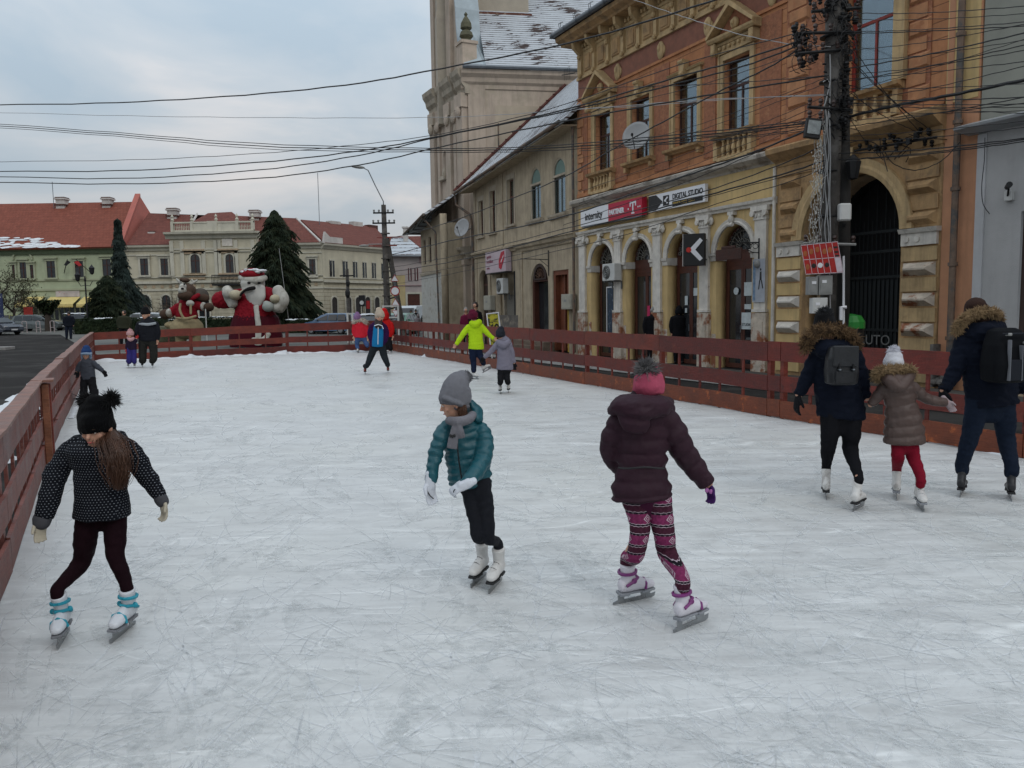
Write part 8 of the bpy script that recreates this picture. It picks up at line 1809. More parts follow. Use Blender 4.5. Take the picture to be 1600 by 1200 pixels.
for L,k_ in zip(legs,kC):
    mb = MB(); pts = [Cp.P(q[0],q[1],q[3])-Cp.o for q in L[:-1]]+[k_-Cp.o+Vector((0,0,.08)),k_-Cp.o]; w = [Cp.m(q[2])/2 for q in L[:-1]]+[Cp.m(23)/2,Cp.m(22)/2]
    loft(mb, pts, w, w, a=CR, n=24, step=.008, puff=.055, amp=.05, cap=(.3,.2))
    o_ = mb.build('leggings', LG, Cp.root, smooth=True); me = o_.data; rows = len(me.vertices)//24; z0 = max(v.co.z for v in me.vertices); uvl = me.uv_layers.new()
    for poly in me.polygons:
        ks = [me.loops[li].vertex_index%24 for li in poly.loop_indices]; wrap = max(ks)-min(ks) > 12
        for li in poly.loop_indices:
            vi = me.loops[li].vertex_index; kk = vi%24
            if wrap and kk < 12: kk += 24
            uvl.data[li].uv = (kk/24+.02, (z0-me.vertices[vi].co.z)/.128+.12)
mb = MB(); Cp.limb(mb,[(1006,760,78,.0),(1008,780,72,.0),(1010,798,46,.0)],.6,a=CR); Cp.cl('leggings_top',mb,cloth('plum knit',(.05,.012,.03),.9))
M_PLUM = cloth('plum nylon down coat',(.021,.004,.011),.7,.8,.12,.2,8,spec=.3)
mb = MB(); Cp.limb(mb,torso,.70,a=CR,cap=(.8,.2),puff=.085,amp=.13); Cp.limb(mb,armL,.95,cap=(1,.4),puff=.09,amp=.19); Cp.limb(mb,armR,.95,cap=(1,.3),puff=.09,amp=.19); Cp.cl('coat',mb,M_PLUM,.0075,2)
mb = MB(); loft(mb,[Cp.P(958,640,-.02),Cp.P(972,632,-.10),Cp.P(1000,636,-.15),Cp.P(1030,634,-.10),Cp.P(1045,628,.0)],[.03,.055,.07,.055,.03],[.045,.07,.085,.07,.035],n=14); loft(mb,[Cp.P(975,640,-.09),Cp.P(988,658,-.15),Cp.P(1004,664,-.16)],[.05,.07,.05],[.04,.05,.04],n=12); loft(mb,[Cp.P(1020,622,.08),Cp.P(1042,632,.06),Cp.P(1048,650,.0)],[.03,.04,.03],[.03,.03,.03],n=10); Cp.cl('hood',mb,M_PLUM,.0075,3)
mb = MB(); mb.tube([Cp.P(966+k*8,731+math.sin(k*.9)*1.0,-.155+.0009*(k-4.5)**2*2)-Cp.o for k in range(10)],.006,5); mb.build('waist_seam',M_BLACK,Cp.root)
mb = MB(); Cp.limb(mb,[(1013,612,50,.0),(1014,600,50,.0),(1014,588,44,.0),(1013,579,32,.0)],1.0,a=CR,cap=(.1,.9)); Cp.dome(mb,.05); Hc = Cp.cl('hat',mb,knit('pink knitted hat',(.40,.075,.125),50,'X'),.0065)
Cp.pom(Cp.P(1010,578,-.03),.055,mat('grey faux fur',(.12,.115,.115),.95,.4,30),1100,.035,par=Hc)
Gp = cloth('purple glove',(.045,.015,.085),.8,.3,.1,.3,30)
mb = MB(); hand(mb,Cp.P(1106,758,.03),Vector((.28,-.1,-.9)),Vector((-.5,-.4,-.2)),-1,.13,.6,1.25); gl_ = Cp.cl('glove',mb,Gp,.005,1)
mb = MB(); c = Cp.P(1107,767,-.0)-Cp.o; mb.ell(c+Vector((-.012,-.012,.006)),.013,.008,.015); mb.ell(c+Vector((.012,-.012,-.002)),.013,.008,.015); mb.build('bow',mat('lilac bow',(.30,.10,.28),.7),gl_)
mb = MB(); hand(mb,Cp.P(978,733,.14),Vector((.9,.3,-.3)),Vector((0,-.5,-.5)),1,.13,.6,1.25); Cp.cl('glove',mb,Gp,.006,1)
# ================================================================ D, E, F: the family from behind
Dp = Person('woman seen from behind with fur hood, black bobble hat and black leather backpack', 7.35, mid((1290,783),(1340,795)), .010, seed=7)
kD = Dp.feet([((1292,786),(1288,766),0),((1334,799),(1348,791),0)],'white',hi=.26)
kD = Dp_k = kD
legs = [[(1299,645,34,.0),(1297,675,29,.0),(1294,700,23,.02),(1292,725,17,.02)],[(1329,645,34,.0),(1330,675,30,.0),(1329,702,24,.02),(1330,728,18,.02)]]
torso = [(1303,530,26,.02),(1303,542,60,.02),(1303,560,72,.02),(1306,590,70,.02),(1310,620,72,.02),(1314,645,76,.02),(1314,652,76,.02)]
armL = [(1276,556,22,.02),(1268,574,24,.03),(1258,596,21,.04),(1248,617,16,.05)]
armR = [(1336,556,22,.02),(1344,578,22,.03),(1349,602,19,.03),(1354,622,15,.03)]
Dp.bodyshape(torso,[armL,armR],legs,kD); Dp.head(1289,512,36,-25,-10,.02,neck=(1298,532,.02)); Dp.finish(.011)
mb = MB(); [Dp.limb(mb,L,1.0,extra=(k_,Dp.m(14)/2)) for L,k_ in zip(legs,kD)]; Dp.limb(mb,[(1314,630,66,.02),(1314,652,62,.02),(1314,668,44,.02)],.6,a=CR); Dp.cl('leggings',mb,cloth('black leggings',(.009,.009,.011),.85,.3))
M_NAVY = cloth('dark navy parka',(.006,.008,.015),.75,.6,.12,.2,9)
mb = MB(); Dp.limb(mb,torso,.62,a=CR,cap=(.8,.1)); [Dp.limb(mb,L,.95,cap=(1,.2)) for L in (armL,armR)]; loft(mb,[Dp.P(1272,542,.03),Dp.P(1296,546,-.10),Dp.P(1328,540,.03)],[.06,.10,.07],[.06,.09,.06],n=12); Dp.cl('parka',mb,M_NAVY,.009,3)
M_FUR = mat('brown faux fur',(.16,.095,.045),.9,.4,18,col2=(.06,.035,.018),spot=(.5,1)); M_FURP = mat('tan faux fur',(.28,.19,.10),.9,.4,18,col2=(.12,.075,.04),spot=(.55,1))
ring = [Dp.P(x,y,o_) for x,y,o_ in ((1258,546,-.02),(1262,530,-.06),(1275,518,-.08),(1292,514,-.09),(1312,515,-.09),(1328,522,-.06),(1337,536,-.01),(1336,548,.06))]
Dp.furring(ring,.052,M_FUR,3400,.034,.005)
mb = MB(); Dp.limb(mb,[(1289,517,36,.03),(1289,507,36,.03),(1288,497,30,.03)],1.0,a=CR,cap=(.2,.9)); Dp.dome(mb); Hd = Dp.cl('hat',mb,knit('black knitted hat d',(.010,.010,.011),45,'X'),.009); Dp.pom(Dp.P(1288,491,.03),.065,mat('dark grey fur',(.022,.024,.026),.9),700,.03,par=Hd)
Gk = cloth('black glove',(.010,.010,.012),.7,.3)
mb = MB(); hand(mb,Dp.P(1247,620,.05),Vector((-.15,0,-1)),Vector((1,.2,0)),1,.19,.45,1.15); Dp.cl('glove',mb,Gk,.007,1)
def backpack(Pp, quad, depth, yb, m, mt, labelparts, rot=0):
    (x0,y0,x1,y1) = quad; c = Pp.P((x0+x1)/2,(y0+y1)/2,yb); w = Pp.m(x1-x0)/2; h = Pp.m(y1-y0)/2
    mb = MB(); Mx = Matrix.Translation(c) @ Matrix.Rotation(rot,4,'Z')
    pts = [Mx @ Vector((0,0,-h*.85)), Mx @ Vector((0,0,-h*.3)), Mx @ Vector((0,0,h*.4)), Mx @ Vector((0,.02,h*.9))]
    def sq(mb,P_,W_,D_):
        n = 20; rows = []
        for p,w_,d_ in zip(P_,W_,D_):
            rows.append([p+(Mx.to_3x3() @ Vector((w_*abs(math.cos(t))**.5*(1 if math.cos(t)>0 else -1), d_*abs(math.sin(t))**.5*(1 if math.sin(t)>0 else -1),0))) for t in [2*math.pi*k/n for k in range(n)]])
        vs = [v for r_ in rows for v in r_]; K = len(rows); mb.add(vs,[(i*n+k,(i+1)*n+k,(i+1)*n+(k+1)%n,i*n+(k+1)%n) for i in range(K-1) for k in range(n)]+[tuple(range(n)),tuple((K-1)*n+k for k in range(n-1,-1,-1))])
    sq(mb,[pts[0]-Vector((0,0,h*.1)),pts[0],pts[1],pts[2],pts[3],pts[3]+Vector((0,0,h*.1))],[w*.7,w*.95,w,w*.95,w*.75,w*.5],[depth*.4,depth*.55,depth*.6,depth*.5,depth*.35,depth*.2])
    bag = Pp.cl('backpack',mb,m,.008,3)
    for (u0,u1,v0,v1,k,mm,nm) in labelparts:
        mb = MB(); 
        P_ = [Mx @ Vector((w*(-1+2*u), -depth*.62-k, h*(1-2*v))) - Pp.o for u,v in ((u0,v1),(u1,v1),(u1,v0),(u0,v0))]; Q_ = [p+(Mx.to_3x3() @ Vector((0,k+.03,0))) for p in P_]
        mb.add(P_+Q_,[(0,1,2,3),(7,6,5,4),(0,4,5,1),(1,5,6,2),(2,6,7,3),(3,7,4,0)]); mb.build(nm, mm, bag, bevel=.006)
    return bag
M_LEA = mat('black leather',(.010,.0105,.012),.4,.2,6,.3,30)
backpack(Dp,(1291,541,1338,602),.17,-.26,M_LEA,None,[(.12,.9,.0,.5,.012,mat('black leather flap',(.014,.015,.017),.45,.2,6,.3,30),'flap'),(.2,.8,.6,.9,.012,M_LEA,'pocket'),(.28,.34,.42,.62,.03,M_BLACK,'strap'),(.7,.76,.42,.62,.03,M_BLACK,'strap'),(.27,.35,.55,.59,.036,M_ZINC,'buckle'),(.69,.77,.55,.59,.036,M_ZINC,'buckle')],R(-4))
Ep = Person('child in a brown quilted coat, white bobble hat and crimson trousers, between the two adults', 7.2, mid((1401,785),(1440,800)), .009, seed=9)
kE = Ep.feet([((1401,786),(1399,768),0),((1430,786),(1446,803),0)],'grey',hi=.24)
legs = [[(1404,690,21,.0),(1403,712,20,.0),(1401,735,17,.01)],[(1424,690,22,.0),(1427,712,21,.0),(1431,738,18,.01)]]
torso = [(1399,584,22,.0),(1401,593,44,.0),(1404,610,50,.0),(1407,630,47,.0),(1411,655,56,.0),(1413,680,62,.0),(1413,692,62,.0)]
armL = [(1384,602,18,.0),(1376,613,18,.0),(1368,624,16,.01),(1360,632,13,.02)]
armR = [(1422,602,18,.0),(1434,613,18,.0),(1448,623,16,.0),(1464,627,15,.0),(1478,628,13,.0)]
Ep.bodyshape(torso,[armL,armR],legs,kE); Ep.head(1396,572,29,-8,-8,.0,neck=(1399,586,.0)); Ep.finish(.009)
mb = MB(); [Ep.limb(mb,L,1.0,extra=(k_,Ep.m(14)/2),puff=.06,amp=.05) for L,k_ in zip(legs,kE)]; Ep.limb(mb,[(1412,672,48),(1414,690,46),(1414,700,34)],.6,a=CR); Ep.cl('trousers',mb,cloth('crimson trousers',(.17,.008,.02),.85,.5,.12,.3,16))
M_TAUPE = cloth('taupe nylon down coat',(.068,.043,.036),.5,.5,.12,.15,9,spec=.35)
mb = MB(); Ep.limb(mb,torso,.68,a=CR,cap=(.8,.15),puff=.095,amp=.13); [Ep.limb(mb,L,.95,cap=(1,.3),puff=.08,amp=.16) for L in (armL,armR)]; Ep.cl('coat',mb,M_TAUPE,.0075,2)
mb = MB(); loft(mb,[Ep.P(1381,588,-.04),Ep.P(1392,596,-.14),Ep.P(1402,604,-.15),Ep.P(1414,594,-.12),Ep.P(1424,586,-.02)],[.04,.06,.06,.06,.04],[.04,.06,.07,.06,.04],n=12); loft(mb,[Ep.P(1398,592,-.12),Ep.P(1400,606,-.13)],[.08,.05],[.05,.04],n=12); Ep.cl('hood',mb,M_TAUPE,.0075,3)
Ep.furring([Ep.P(x,y,o_) for x,y,o_ in ((1371,592,.0),(1370,583,-.06),(1380,578,-.10),(1396,577,-.12),(1414,576,-.10),(1424,579,-.05),(1422,588,.02))],.042,M_FURP,2400,.028,.0045)
mb = MB(); Ep.limb(mb,[(1397,575,31,.02),(1396,566,31,.02),(1397,558,26,.02)],1.0,a=CR,cap=(.2,.9)); M_WKN = knit('white knitted hat',(.55,.55,.58),45,'X'); Ep.dome(mb); He = Ep.cl('hat',mb,M_WKN,.008); Ep.pom(Ep.P(1397,549,.02),.052,mat('white wool',(.52,.52,.56),.95),600,.02,par=He)
mb = MB(); hand(mb,Ep.P(1479,628,.0),Vector((.55,-.1,-.75)),Vector((-.3,-.6,0)),-1,.13,.7,1.2); Ep.cl('glove',mb,cloth('pale grey glove',(.30,.24,.25),.8),.007,1)
Fp = Person('man in dark navy parka with fur hood and backpack, rightmost skater', 7.45, mid((1503,778),(1584,788)), .010, seed=11)
kF = Fp.feet([((1497,782),(1508,764),0),((1584,790),(1572,768),0)],'black',hi=.27)
legs = [[(1529,625,38,.0),(1523,655,31,.0),(1515,685,26,.02),(1507,715,23,.02)],[(1565,625,38,.0),(1570,655,32,.0),(1573,688,26,.02),(1576,718,23,.02)]]
torso = [(1530,508,30,.0),(1532,522,72,.0),(1538,545,84,.0),(1545,580,80,.0),(1549,610,80,.0),(1551,632,82,.0)]
armL = [(1506,532,26,.0),(1501,552,28,.0),(1493,578,25,-.02),(1482,598,20,-.04),(1474,610,17,-.05)]
armR = [(1570,530,26,.0),(1585,560,26,.0),(1598,590,24,-.02),(1606,615,20,-.05)]
Fp.bodyshape(torso,[armL,armR],legs,kF); Fp.head(1528,498,40,10,-12,.04,neck=(1532,515,.02)); Fp.finish(.011)
mb = MB(); [Fp.limb(mb,L,1.0,extra=(k_,Fp.m(20)/2)) for L,k_ in zip(legs,kF)]; Fp.limb(mb,[(1547,605,74,.0),(1547,628,76,.0),(1547,645,56,.0)],.6,a=CR); Fp.cl('trousers',mb,cloth('dark blue jeans',(.010,.015,.027),.85,.6,.2,.2,14))
mb = MB(); Fp.limb(mb,torso,.62,a=CR,cap=(.8,.1)); [Fp.limb(mb,L,.95,cap=(1,.2)) for L in (armL,armR)]; loft(mb,[Fp.P(1508,516,.02),Fp.P(1535,520,-.10),Fp.P(1560,510,.02)],[.07,.10,.07],[.07,.09,.07],n=12); Fp.cl('parka',mb,M_NAVY,.009,3)
Fp.furring([Fp.P(x,y,o_) for x,y,o_ in ((1494,519,.0),(1500,506,-.05),(1512,494,-.08),(1528,488,-.10),(1545,486,-.08),(1558,491,-.04),(1561,502,.02))],.045,M_FURP,2900,.03,.0045)
mb = MB(); Fp.limb(mb,[(1528,500,40,.05),(1526,488,39,.05),(1524,479,32,.05)],1.0,a=CR,cap=(.4,.9)); Fp.dome(mb); Fp.cl('hat',mb,knit('dark brown cap',(.035,.020,.016),40,'X'),.009)
mb = MB(); hand(mb,Fp.P(1473,611,-.05),Vector((.05,0,-1)),Vector((.8,.3,0)),1,.19,.75,1.2); Fp.cl('glove',mb,Gk,.007,1)
M_PACK = cloth('black backpack nylon',(.006,.0065,.008),.6,.3); M_PACKG = cloth('grey backpack nylon',(.018,.02,.025),.6,.3)
bag = backpack(Fp,(1540,514,1600,598),.24,-.30,M_PACK,None,[(.30,1.0,.55,.92,.014,M_PACKG,'pocket'),(.12,.95,.08,.11,.01,M_PACKG,'zip'),(.28,.30,.2,.92,.02,M_SOLEG,'piping'),(.6,.615,.3,.92,.022,M_SOLEG,'piping'),(.68,.88,.24,.28,.03,M_GREYBOX,'badge'),(.2,.3,.08,.13,.02,M_GREYBOX,'zip_pull')],R(8))
# ================================================================ middle distance skaters
def small(label, Y0, foot, torso, arms, legs, head, cloths, feet=None, fstyle='white', hat=None, pom=None, group='skaters on the far half of the ice', seed=1, vx=.014, hem=.15, ratio=.64, gloves=None, hands=(), shoe=None, face=False):
    Q = Person(label, Y0, foot, vx, group, seed); ks = [None]*len(legs)
    if feet: ks = Q.feet(feet, fstyle, detail=False)
    Q.bodyshape(torso, arms, legs, ks, ratio); Q.head(*head[:3], head[3], head[4] if len(head)>4 else 0, 0.0, neck=(torso[0][0],torso[0][1]+2,0), face=face)
    if gloves is None:
        for (x,y,d,sd_) in hands: hand(Q.body, Q.P(x,y,0), Vector(d), Vector((0,-1,.1)), sd_, Q.m(9) if Q.Y>15 else .15, .5, 1.2)
    Q.finish(vx)
    if gloves is not None:
        for (x,y,d,sd_) in hands: mb = MB(); hand(mb, Q.P(x,y,0), Vector(d), Vector((0,-1,.1)), sd_, .16, .5, 1.35); Q.cl('glove', mb, gloves, .009, 1)
    mb = MB()
    for L,k_ in zip(legs,ks): Q.limb(mb, L, 1.0, extra=(k_,Q.m(L[-1][2])/2*.9) if k_ is not None else None)
    Q.limb(mb,[(torso[-1][0],torso[-1][1]-6,torso[-1][2]*.8),(torso[-1][0],torso[-1][1]+2,torso[-1][2]*.76)],.62,a=CR); Q.cl('trousers',mb,cloths[1])
    mb = MB(); Q.limb(mb,torso,ratio,a=CR,cap=(.8,hem)); [Q.limb(mb,L,.95,cap=(1,.3)) for L in arms]; Q.cl('jacket',mb,cloths[0],vx*.85,2)
    if hat: 
        mb = MB(); Q.limb(mb,hat[0],1.0,a=CR,cap=(.3,.9)); Q.dome(mb,.12 if face else .02, back=not face); h_ = Q.cl('hat',mb,hat[1],vx*.75,2)
        if pom: Q.pom(Q.P(pom[0],pom[1],0),Q.m(pom[2]),pom[3],220,.025,par=h_,w=.006)
    if shoe:
        for (x,y,dx) in shoe:
            mb = MB(); p = gpt(x,y) if False else Q.P(x,y,0); loft(mb,[p+Vector((-.08*dx,.06,.05)),p+Vector((.0,0,.05)),p+Vector((.13*dx,-.08 if dx==0 else 0,.04))],[.045,.05,.04],[.05,.045,.035],n=10); Q.cl('shoe',mb,M_SOLEK,.012,1)
    return Q
M_LIME = cloth('lime green jacket',(.38,.58,.015),.6,.5,.08,.1,7); M_NAVYT = cloth('dark navy trousers',(.010,.015,.035),.8,.4); M_BLKT = cloth('black trousers',(.012,.012,.014),.8,.4)
GL = gp(743,592)
G_ = small('girl in a bright lime green jacket with arms spread, one skate kicked back', GL.y, GL, [(742,503,12),(742,510,23),(743,524,22),(744,540,24),(744,545,25)], [[(732,511,9),(725,520,9),(718,530,8),(713,538,6)],[(752,510,9),(758,517,9),(765,524,7),(771,529,6)]], [[(739,545,13),(739,558,11),(740,568,9)],[(747,545,13),(750,555,11),(753,561,9)]], (740,495,17,0,-5),(M_LIME,M_NAVYT),
    feet=[((735,592),(748,593),0),((756,582,),(767,576),0,.25,.35,1)],fstyle='grey',hat=([(738,497,15),(738,492,15),(738,488,11)],knit('maroon knitted hat',(.10,.012,.03),40)),hands=((713,538,(-.6,0,-.8),1),(771,529,(.9,0,-.5),-1)),vx=.012)
mb = MB(); loft(mb,[G_.P(737,505,-.05),G_.P(743,507,-.12),G_.P(749,503,-.05)],[.08,.10,.08],[.07,.08,.07],n=12); G_.cl('hood',mb,M_LIME,.011)
HL = gp(787,617); M_LIL = cloth('lilac grey padded coat',(.17,.16,.20),.6,.5,.1,.15,9)
H_ = small('child in lilac grey coat, dark hat and white skates, right of the lime jacket', HL.y, HL, [(785,527,12),(787,534,21),(787,548,21),(789,562,25),(789,577,27)], [[(777,537,9),(771,545,9),(764,552,8),(757,559,6)],[(796,538,9),(799,548,9),(801,558,8),(803,567,7)]], [[(783,575,12),(782,586,10),(782,596,9)],[(792,575,12),(792,586,10),(793,596,9)]], (782,523,17,20,-5),(M_LIL,M_BLKT),
    feet=[((780,620),(783,609),0),((793,618),(796,608),0)],fstyle='white',hat=([(782,525,15),(782,519,15),(783,514,10)],knit('navy grey hat',(.022,.025,.032),40)),gloves=Gk,hands=((757,559,(-.6,0,-.8),1),(803,568,(.1,0,-1),-1)),vx=.012)
mb = MB(); loft(mb,[H_.P(778,534,-.04),H_.P(787,539,-.12),H_.P(795,534,-.04)],[.06,.08,.06],[.05,.06,.05],n=12); H_.cl('hood',mb,M_LIL,.010)
IL = gp(590,586); M_PRP = cloth('dark purple sleeves',(.030,.008,.045),.7,.4); M_BLU = cloth('bright blue vest panel',(.012,.15,.33),.6,.4,.08)
I_ = small('girl with cream hat and purple jacket with blue front, legs wide apart, facing us', IL.y, IL, [(591,502,12),(591,508,23),(591,520,23),(590,535,24),(590,541,24)], [[(581,510,8),(578,520,8),(580,530,8),(589,541,6)],[(601,510,8),(604,520,8),(602,531,8),(594,541,6)]], [[(586,540,12),(580,555,11),(574,570,8)],[(596,540,12),(600,555,11),(605,568,8)]], (593,496,18,165,0),(M_PRP,cloth('charcoal leggings',(.018,.022,.026),.8,.4)),
    feet=[((574,580),(567,589),0),((604,577),(609,588),0)],fstyle='red',hat=([(594,495,15),(593,490,15),(592,485,11)],knit('cream knitted hat',(.46,.38,.30),40)),pom=(589,485,3.2,mat('black fur',(.008,.008,.009))),hands=((590,541,(.5,-.2,-.8),1),(594,541,(-.5,-.2,-.8),-1)),vx=.012,face=True)
mb = MB(); I_.limb(mb,[(591,508,15,-.06),(591,520,17,-.07),(590,535,18,-.07),(590,541,18,-.06)],.75,a=CR,cap=(.5,.1)); pn_ = I_.cl('front_panel',mb,M_BLU,.011,2)
mb = MB(); mb.tube([I_.P(591,511,-.26)-I_.o,I_.P(590.5,538,-.27)-I_.o],.010,4); mb.tube([I_.P(585,509,-.22)-I_.o,I_.P(591,507,-.25)-I_.o,I_.P(597,509,-.22)-I_.o,I_.P(599,514,-.2)-I_.o],.012,4); mb.build('white_piping',M_WTXT,pn_)
mb = MB(); [loft(mb,[I_.P(588+k*3.3,500,-.08),I_.P(588+k*3.2,508,-.14),I_.P(588.5+k*3,513,-.16)],[.05,.06,.03],[.03,.04,.02],n=8) for k in range(3)]; I_.cl('hair',mb,M_HAIRD,.014,1)
JL = gp(563,551); M_RED = cloth('coral red jacket',(.50,.02,.035),.6,.5,.08,.1,9)
J_ = small('small child in coral red jacket with cream fur hood, at the far fence', JL.y, JL, [(562,502,12),(562,508,18),(563,518,19),(563,527,20)], [[(554,508,7),(553,517,7),(554,524,6)],[(571,508,7),(573,517,7),(574,524,6)]], [[(559,526,9),(558,534,7.5),(558,541,6)],[(568,526,9),(571,534,7.5),(574,540,6)]], (559,497,13,10,0),(M_RED,cloth('blue jeans',(.05,.09,.20),.8,.3)),
    feet=[((557,552),(562,551),0),((573,545),(578,544.5),0)],fstyle='white',hat=([(558,499,12),(558,494,11),(558,490,7)],knit('lilac knitted hat',(.22,.13,.25),40)),hands=((554,525,(0,0,-1),1),(574,525,(0,0,-1),-1)),vx=.018)
J_.furring([J_.P(x,y,-.1) for x,y in ((552,504),(556,501),(563,500),(570,501),(572,504))],.08,mat('cream faux fur',(.48,.42,.36),.9,.3,12),700,.06,.012)
KL = gp(608,552)
K_ = small('child in red hooded jacket half hidden behind the girl with the blue front', KL.y, KL, [(603,500,12),(604,506,16),(605,516,16),(605,526,17)], [[(597,506,7),(596,515,7),(598,523,6)],[(611,506,7),(613,515,7),(612,523,6)]], [[(602,526,9),(603,536,8),(605,545,6)],[(608,526,9),(609,536,8),(611,545,6)]], (600,494,14,200,0),(cloth('bright red jacket',(.42,.012,.012),.6,.5,.08),M_BLKT),
    feet=[((603,551.5),(608,552.5),0),((609,551),(614,552),0)],fstyle='white',hat=([(600,498,16),(600,491,16),(600,486,11)],cloth('bright red jacket',(.42,.012,.012))),hands=((598,524,(0,0,-1),1),(612,524,(0,0,-1),-1)),vx=.018,face=True)
LLp = gp(141,631); M_GJ = cloth('grey winter jacket',(.050,.055,.068),.7,.5,.1)
L_ = small('small boy in grey jacket and blue ear flap hat holding the left fence', LLp.y, LLp, [(136,561,13),(136,567,21),(137,580,22),(138,592,22)], [[(127,568,9),(123,575,9),(121,580,7)],[(145,567,9),(151,572,9),(156,576,8),(161,580,6)]], [[(132,590,12),(131,605,11),(131,618,10)],[(143,590,12),(145,605,12),(148,617,10)]], (135,555,15,170,-5),(M_GJ,M_BLKT),
    feet=[((131,624),(128,634),0),((150,622),(151,632),0)],fstyle='black',hat=([(135,552,14.5),(135,548,15),(135,544,11)],knit('blue knitted hat',(.022,.05,.14),40)),gloves=Gk,hands=((121,580,(0,0,-1),1),(161,580,(.5,0,-.8),-1)),vx=.011,face=True)
mb = MB(); L_.limb(mb,[(128.5,552,5),(128.5,560,4)],1); L_.limb(mb,[(141.5,552,5),(141.5,560,4)],1); L_.limb(mb,[(128,553,4,-.08),(135,552.5,4,-.13),(142,553,4,-.08)],1); L_.cl('ear_flaps',mb,cloth('pale blue wool',(.18,.24,.32),.9),.011)
ML = gp(231,574); M_BJ = cloth('black winter jacket',(.012,.013,.017),.6,.5,.1)
M_p = small('man in black jacket with a pale chest stripe, standing by the far fence', ML.y, ML, [(229,498,14),(230,505,28),(231,518,30),(231,532,29)], [[(218,507,10),(215,518,10),(213,527,8)],[(243,507,10),(246,519,10),(245,530,8)]], [[(224,530,15),(223,548,12),(223,562,11)],[(237,530,15),(240,548,12),(240,560,11)]], (228,492,16,195,-8),(M_BJ,cloth('dark olive trousers',(.022,.022,.020),.8,.4)),
    feet=[((226,571),(219,576),0),((241,571),(236,577),0)],fstyle='black',hat=([(227,490,14.5),(227,487,14.5),(227,484,11)],knit('black hat',(.01,.01,.011),40)),hands=((213,528,(0,0,-1),1),(245,531,(0,0,-1),-1)),vx=.016,face=True)
mb = MB(); M_p.limb(mb,[(218,506.5,4,-.12),(224,506.5,4.4,-.20),(231,507,4.4,-.22),(238,506,4.4,-.20),(243,505,4,-.12)],.6); M_p.cl('chest_stripe',mb,cloth('pale grey stripe',(.28,.30,.32),.7),.014,1)
NL = gp(206,575)
N_ = small('toddler in a pink hat and scarf with blue snow trousers, holding the man\'s hand', NL.y, NL, [(204,530,8),(205,535,14),(206,541,15),(206,546,15)], [[(200,536,6),(199,541,6),(198.5,545,5)],[(210,535,6),(212,532,6),(213,529.5,5)]], [[(202.5,544,8),(202,555,7.5),(202,565,7)],[(209,544,8),(209.5,555,7.5),(210,565,7)]], (203.5,524,12,185,0),(cloth('dark toddler jacket',(.02,.014,.03),.7,.5),cloth('blue snow trousers',(.035,.03,.15),.75,.4)),
    feet=[((202,572),(199,576),0),((210,572),(211,576),0)],fstyle='white',hat=([(203.5,523,11.5),(203.5,520,11.5),(203.5,517,8)],knit('pale pink hat',(.46,.27,.27),40)),gloves=cloth('red mitten',(.35,.03,.03),.8),hands=((198.5,546,(0,0,-1),1),(213,529,(.5,0,.6),-1)),vx=.014,face=True)
mb = MB(); N_.limb(mb,[(200,528,4,-.05),(203.5,531,5.5,-.10),(208,529,5,-.05)],1); N_.cl('scarf',mb,cloth('pale pink scarf',(.42,.25,.26),.9),.012)
# ---- people outside the rink
def walker(label, x, yfoot, ytop, w, yaw, mj, mt, hm=None, long=.5, off=None, seed=1, vx=.02, Y=None, face=False, hood=False, bag=False, group='passers-by outside the rink'):
    if Y is None: F_ = gpt(x,yfoot)
    else: F_ = Vector((at(x,yfoot,Y).x,Y,GZ(Y)))
    Y_ = F_.y; yfoot = 600-0; 
    # pixel height of the feet at that depth
    v = F_-CO; yf = 600-FPX*v.dot(CU)/v.dot(CF); H = yf-ytop; h = H*.135
    yy = lambda f: ytop+H*f
    Q = Person(label, Y_, F_, vx, group, seed)
    torso = [(x,yy(.15),w*.4),(x,yy(.19),w*.92),(x,yy(.30),w*.95),(x,yy(.42),w*.90),(x,yy(long),w*.98)]
    arms = [[(x-w*.40,yy(.21),w*.30),(x-w*.50,yy(.33),w*.28),(x-w*.46,yy(.45),w*.22)],[(x+w*.40,yy(.21),w*.30),(x+w*.50,yy(.33),w*.28),(x+w*.46,yy(.45),w*.22)]]
    legs = [[(x-w*.18,yy(.48),w*.42),(x-w*.22,yy(.72),w*.32),(x-w*.22,yy(.95),w*.22)],[(x+w*.18,yy(.48),w*.42),(x+w*.20,yy(.72),w*.32),(x+w*.22,yy(.95),w*.22)]]
    Q.bodyshape(torso,arms,legs,[None,None]); Q.head(x,yy(.075),h,yaw,-5,0,neck=(x,yy(.16),0),face=face)
    for A_,sd_ in zip(arms,(1,-1)): hand(Q.body,Q.P(A_[-1][0],A_[-1][1]),Vector((0,-.2,-1)),Vector((-sd_,0,0)),sd_,.18,.5,1.1)
    Q.finish(vx); mb = MB(); [Q.limb(mb,L) for L in legs]; Q.cl('trousers',mb,mt); mb = MB(); Q.limb(mb,torso,.62,a=CR,cap=(.8,.1)); [Q.limb(mb,L,.95) for L in arms]; Q.cl('coat',mb,mj,vx*.9,2)
    for L in legs:
        mb = MB(); p = Q.P(L[-1][0],yy(.975)); d_ = Vector((math.sin(R(yaw)),math.cos(R(yaw)),0)); loft(mb,[p-d_*.07,p,p+d_*.14],[.045,.05,.04],[.045,.05,.03],n=10); Q.cl('shoe',mb,M_SOLEK,.015,1)
    if hm: mb = MB(); Q.limb(mb,[(x,yy(.075),h*.86),(x,yy(.045),h*.86),(x,yy(.015),h*.6)] if not hood else [(x,yy(.12),h*1.0),(x,yy(.07),h*1.05),(x,yy(.02),h*.7)],1.0,a=CR,cap=(.3,.9)); Q.cl('hood' if hood else 'hat',mb,hm,vx*.8,2)
    return Q
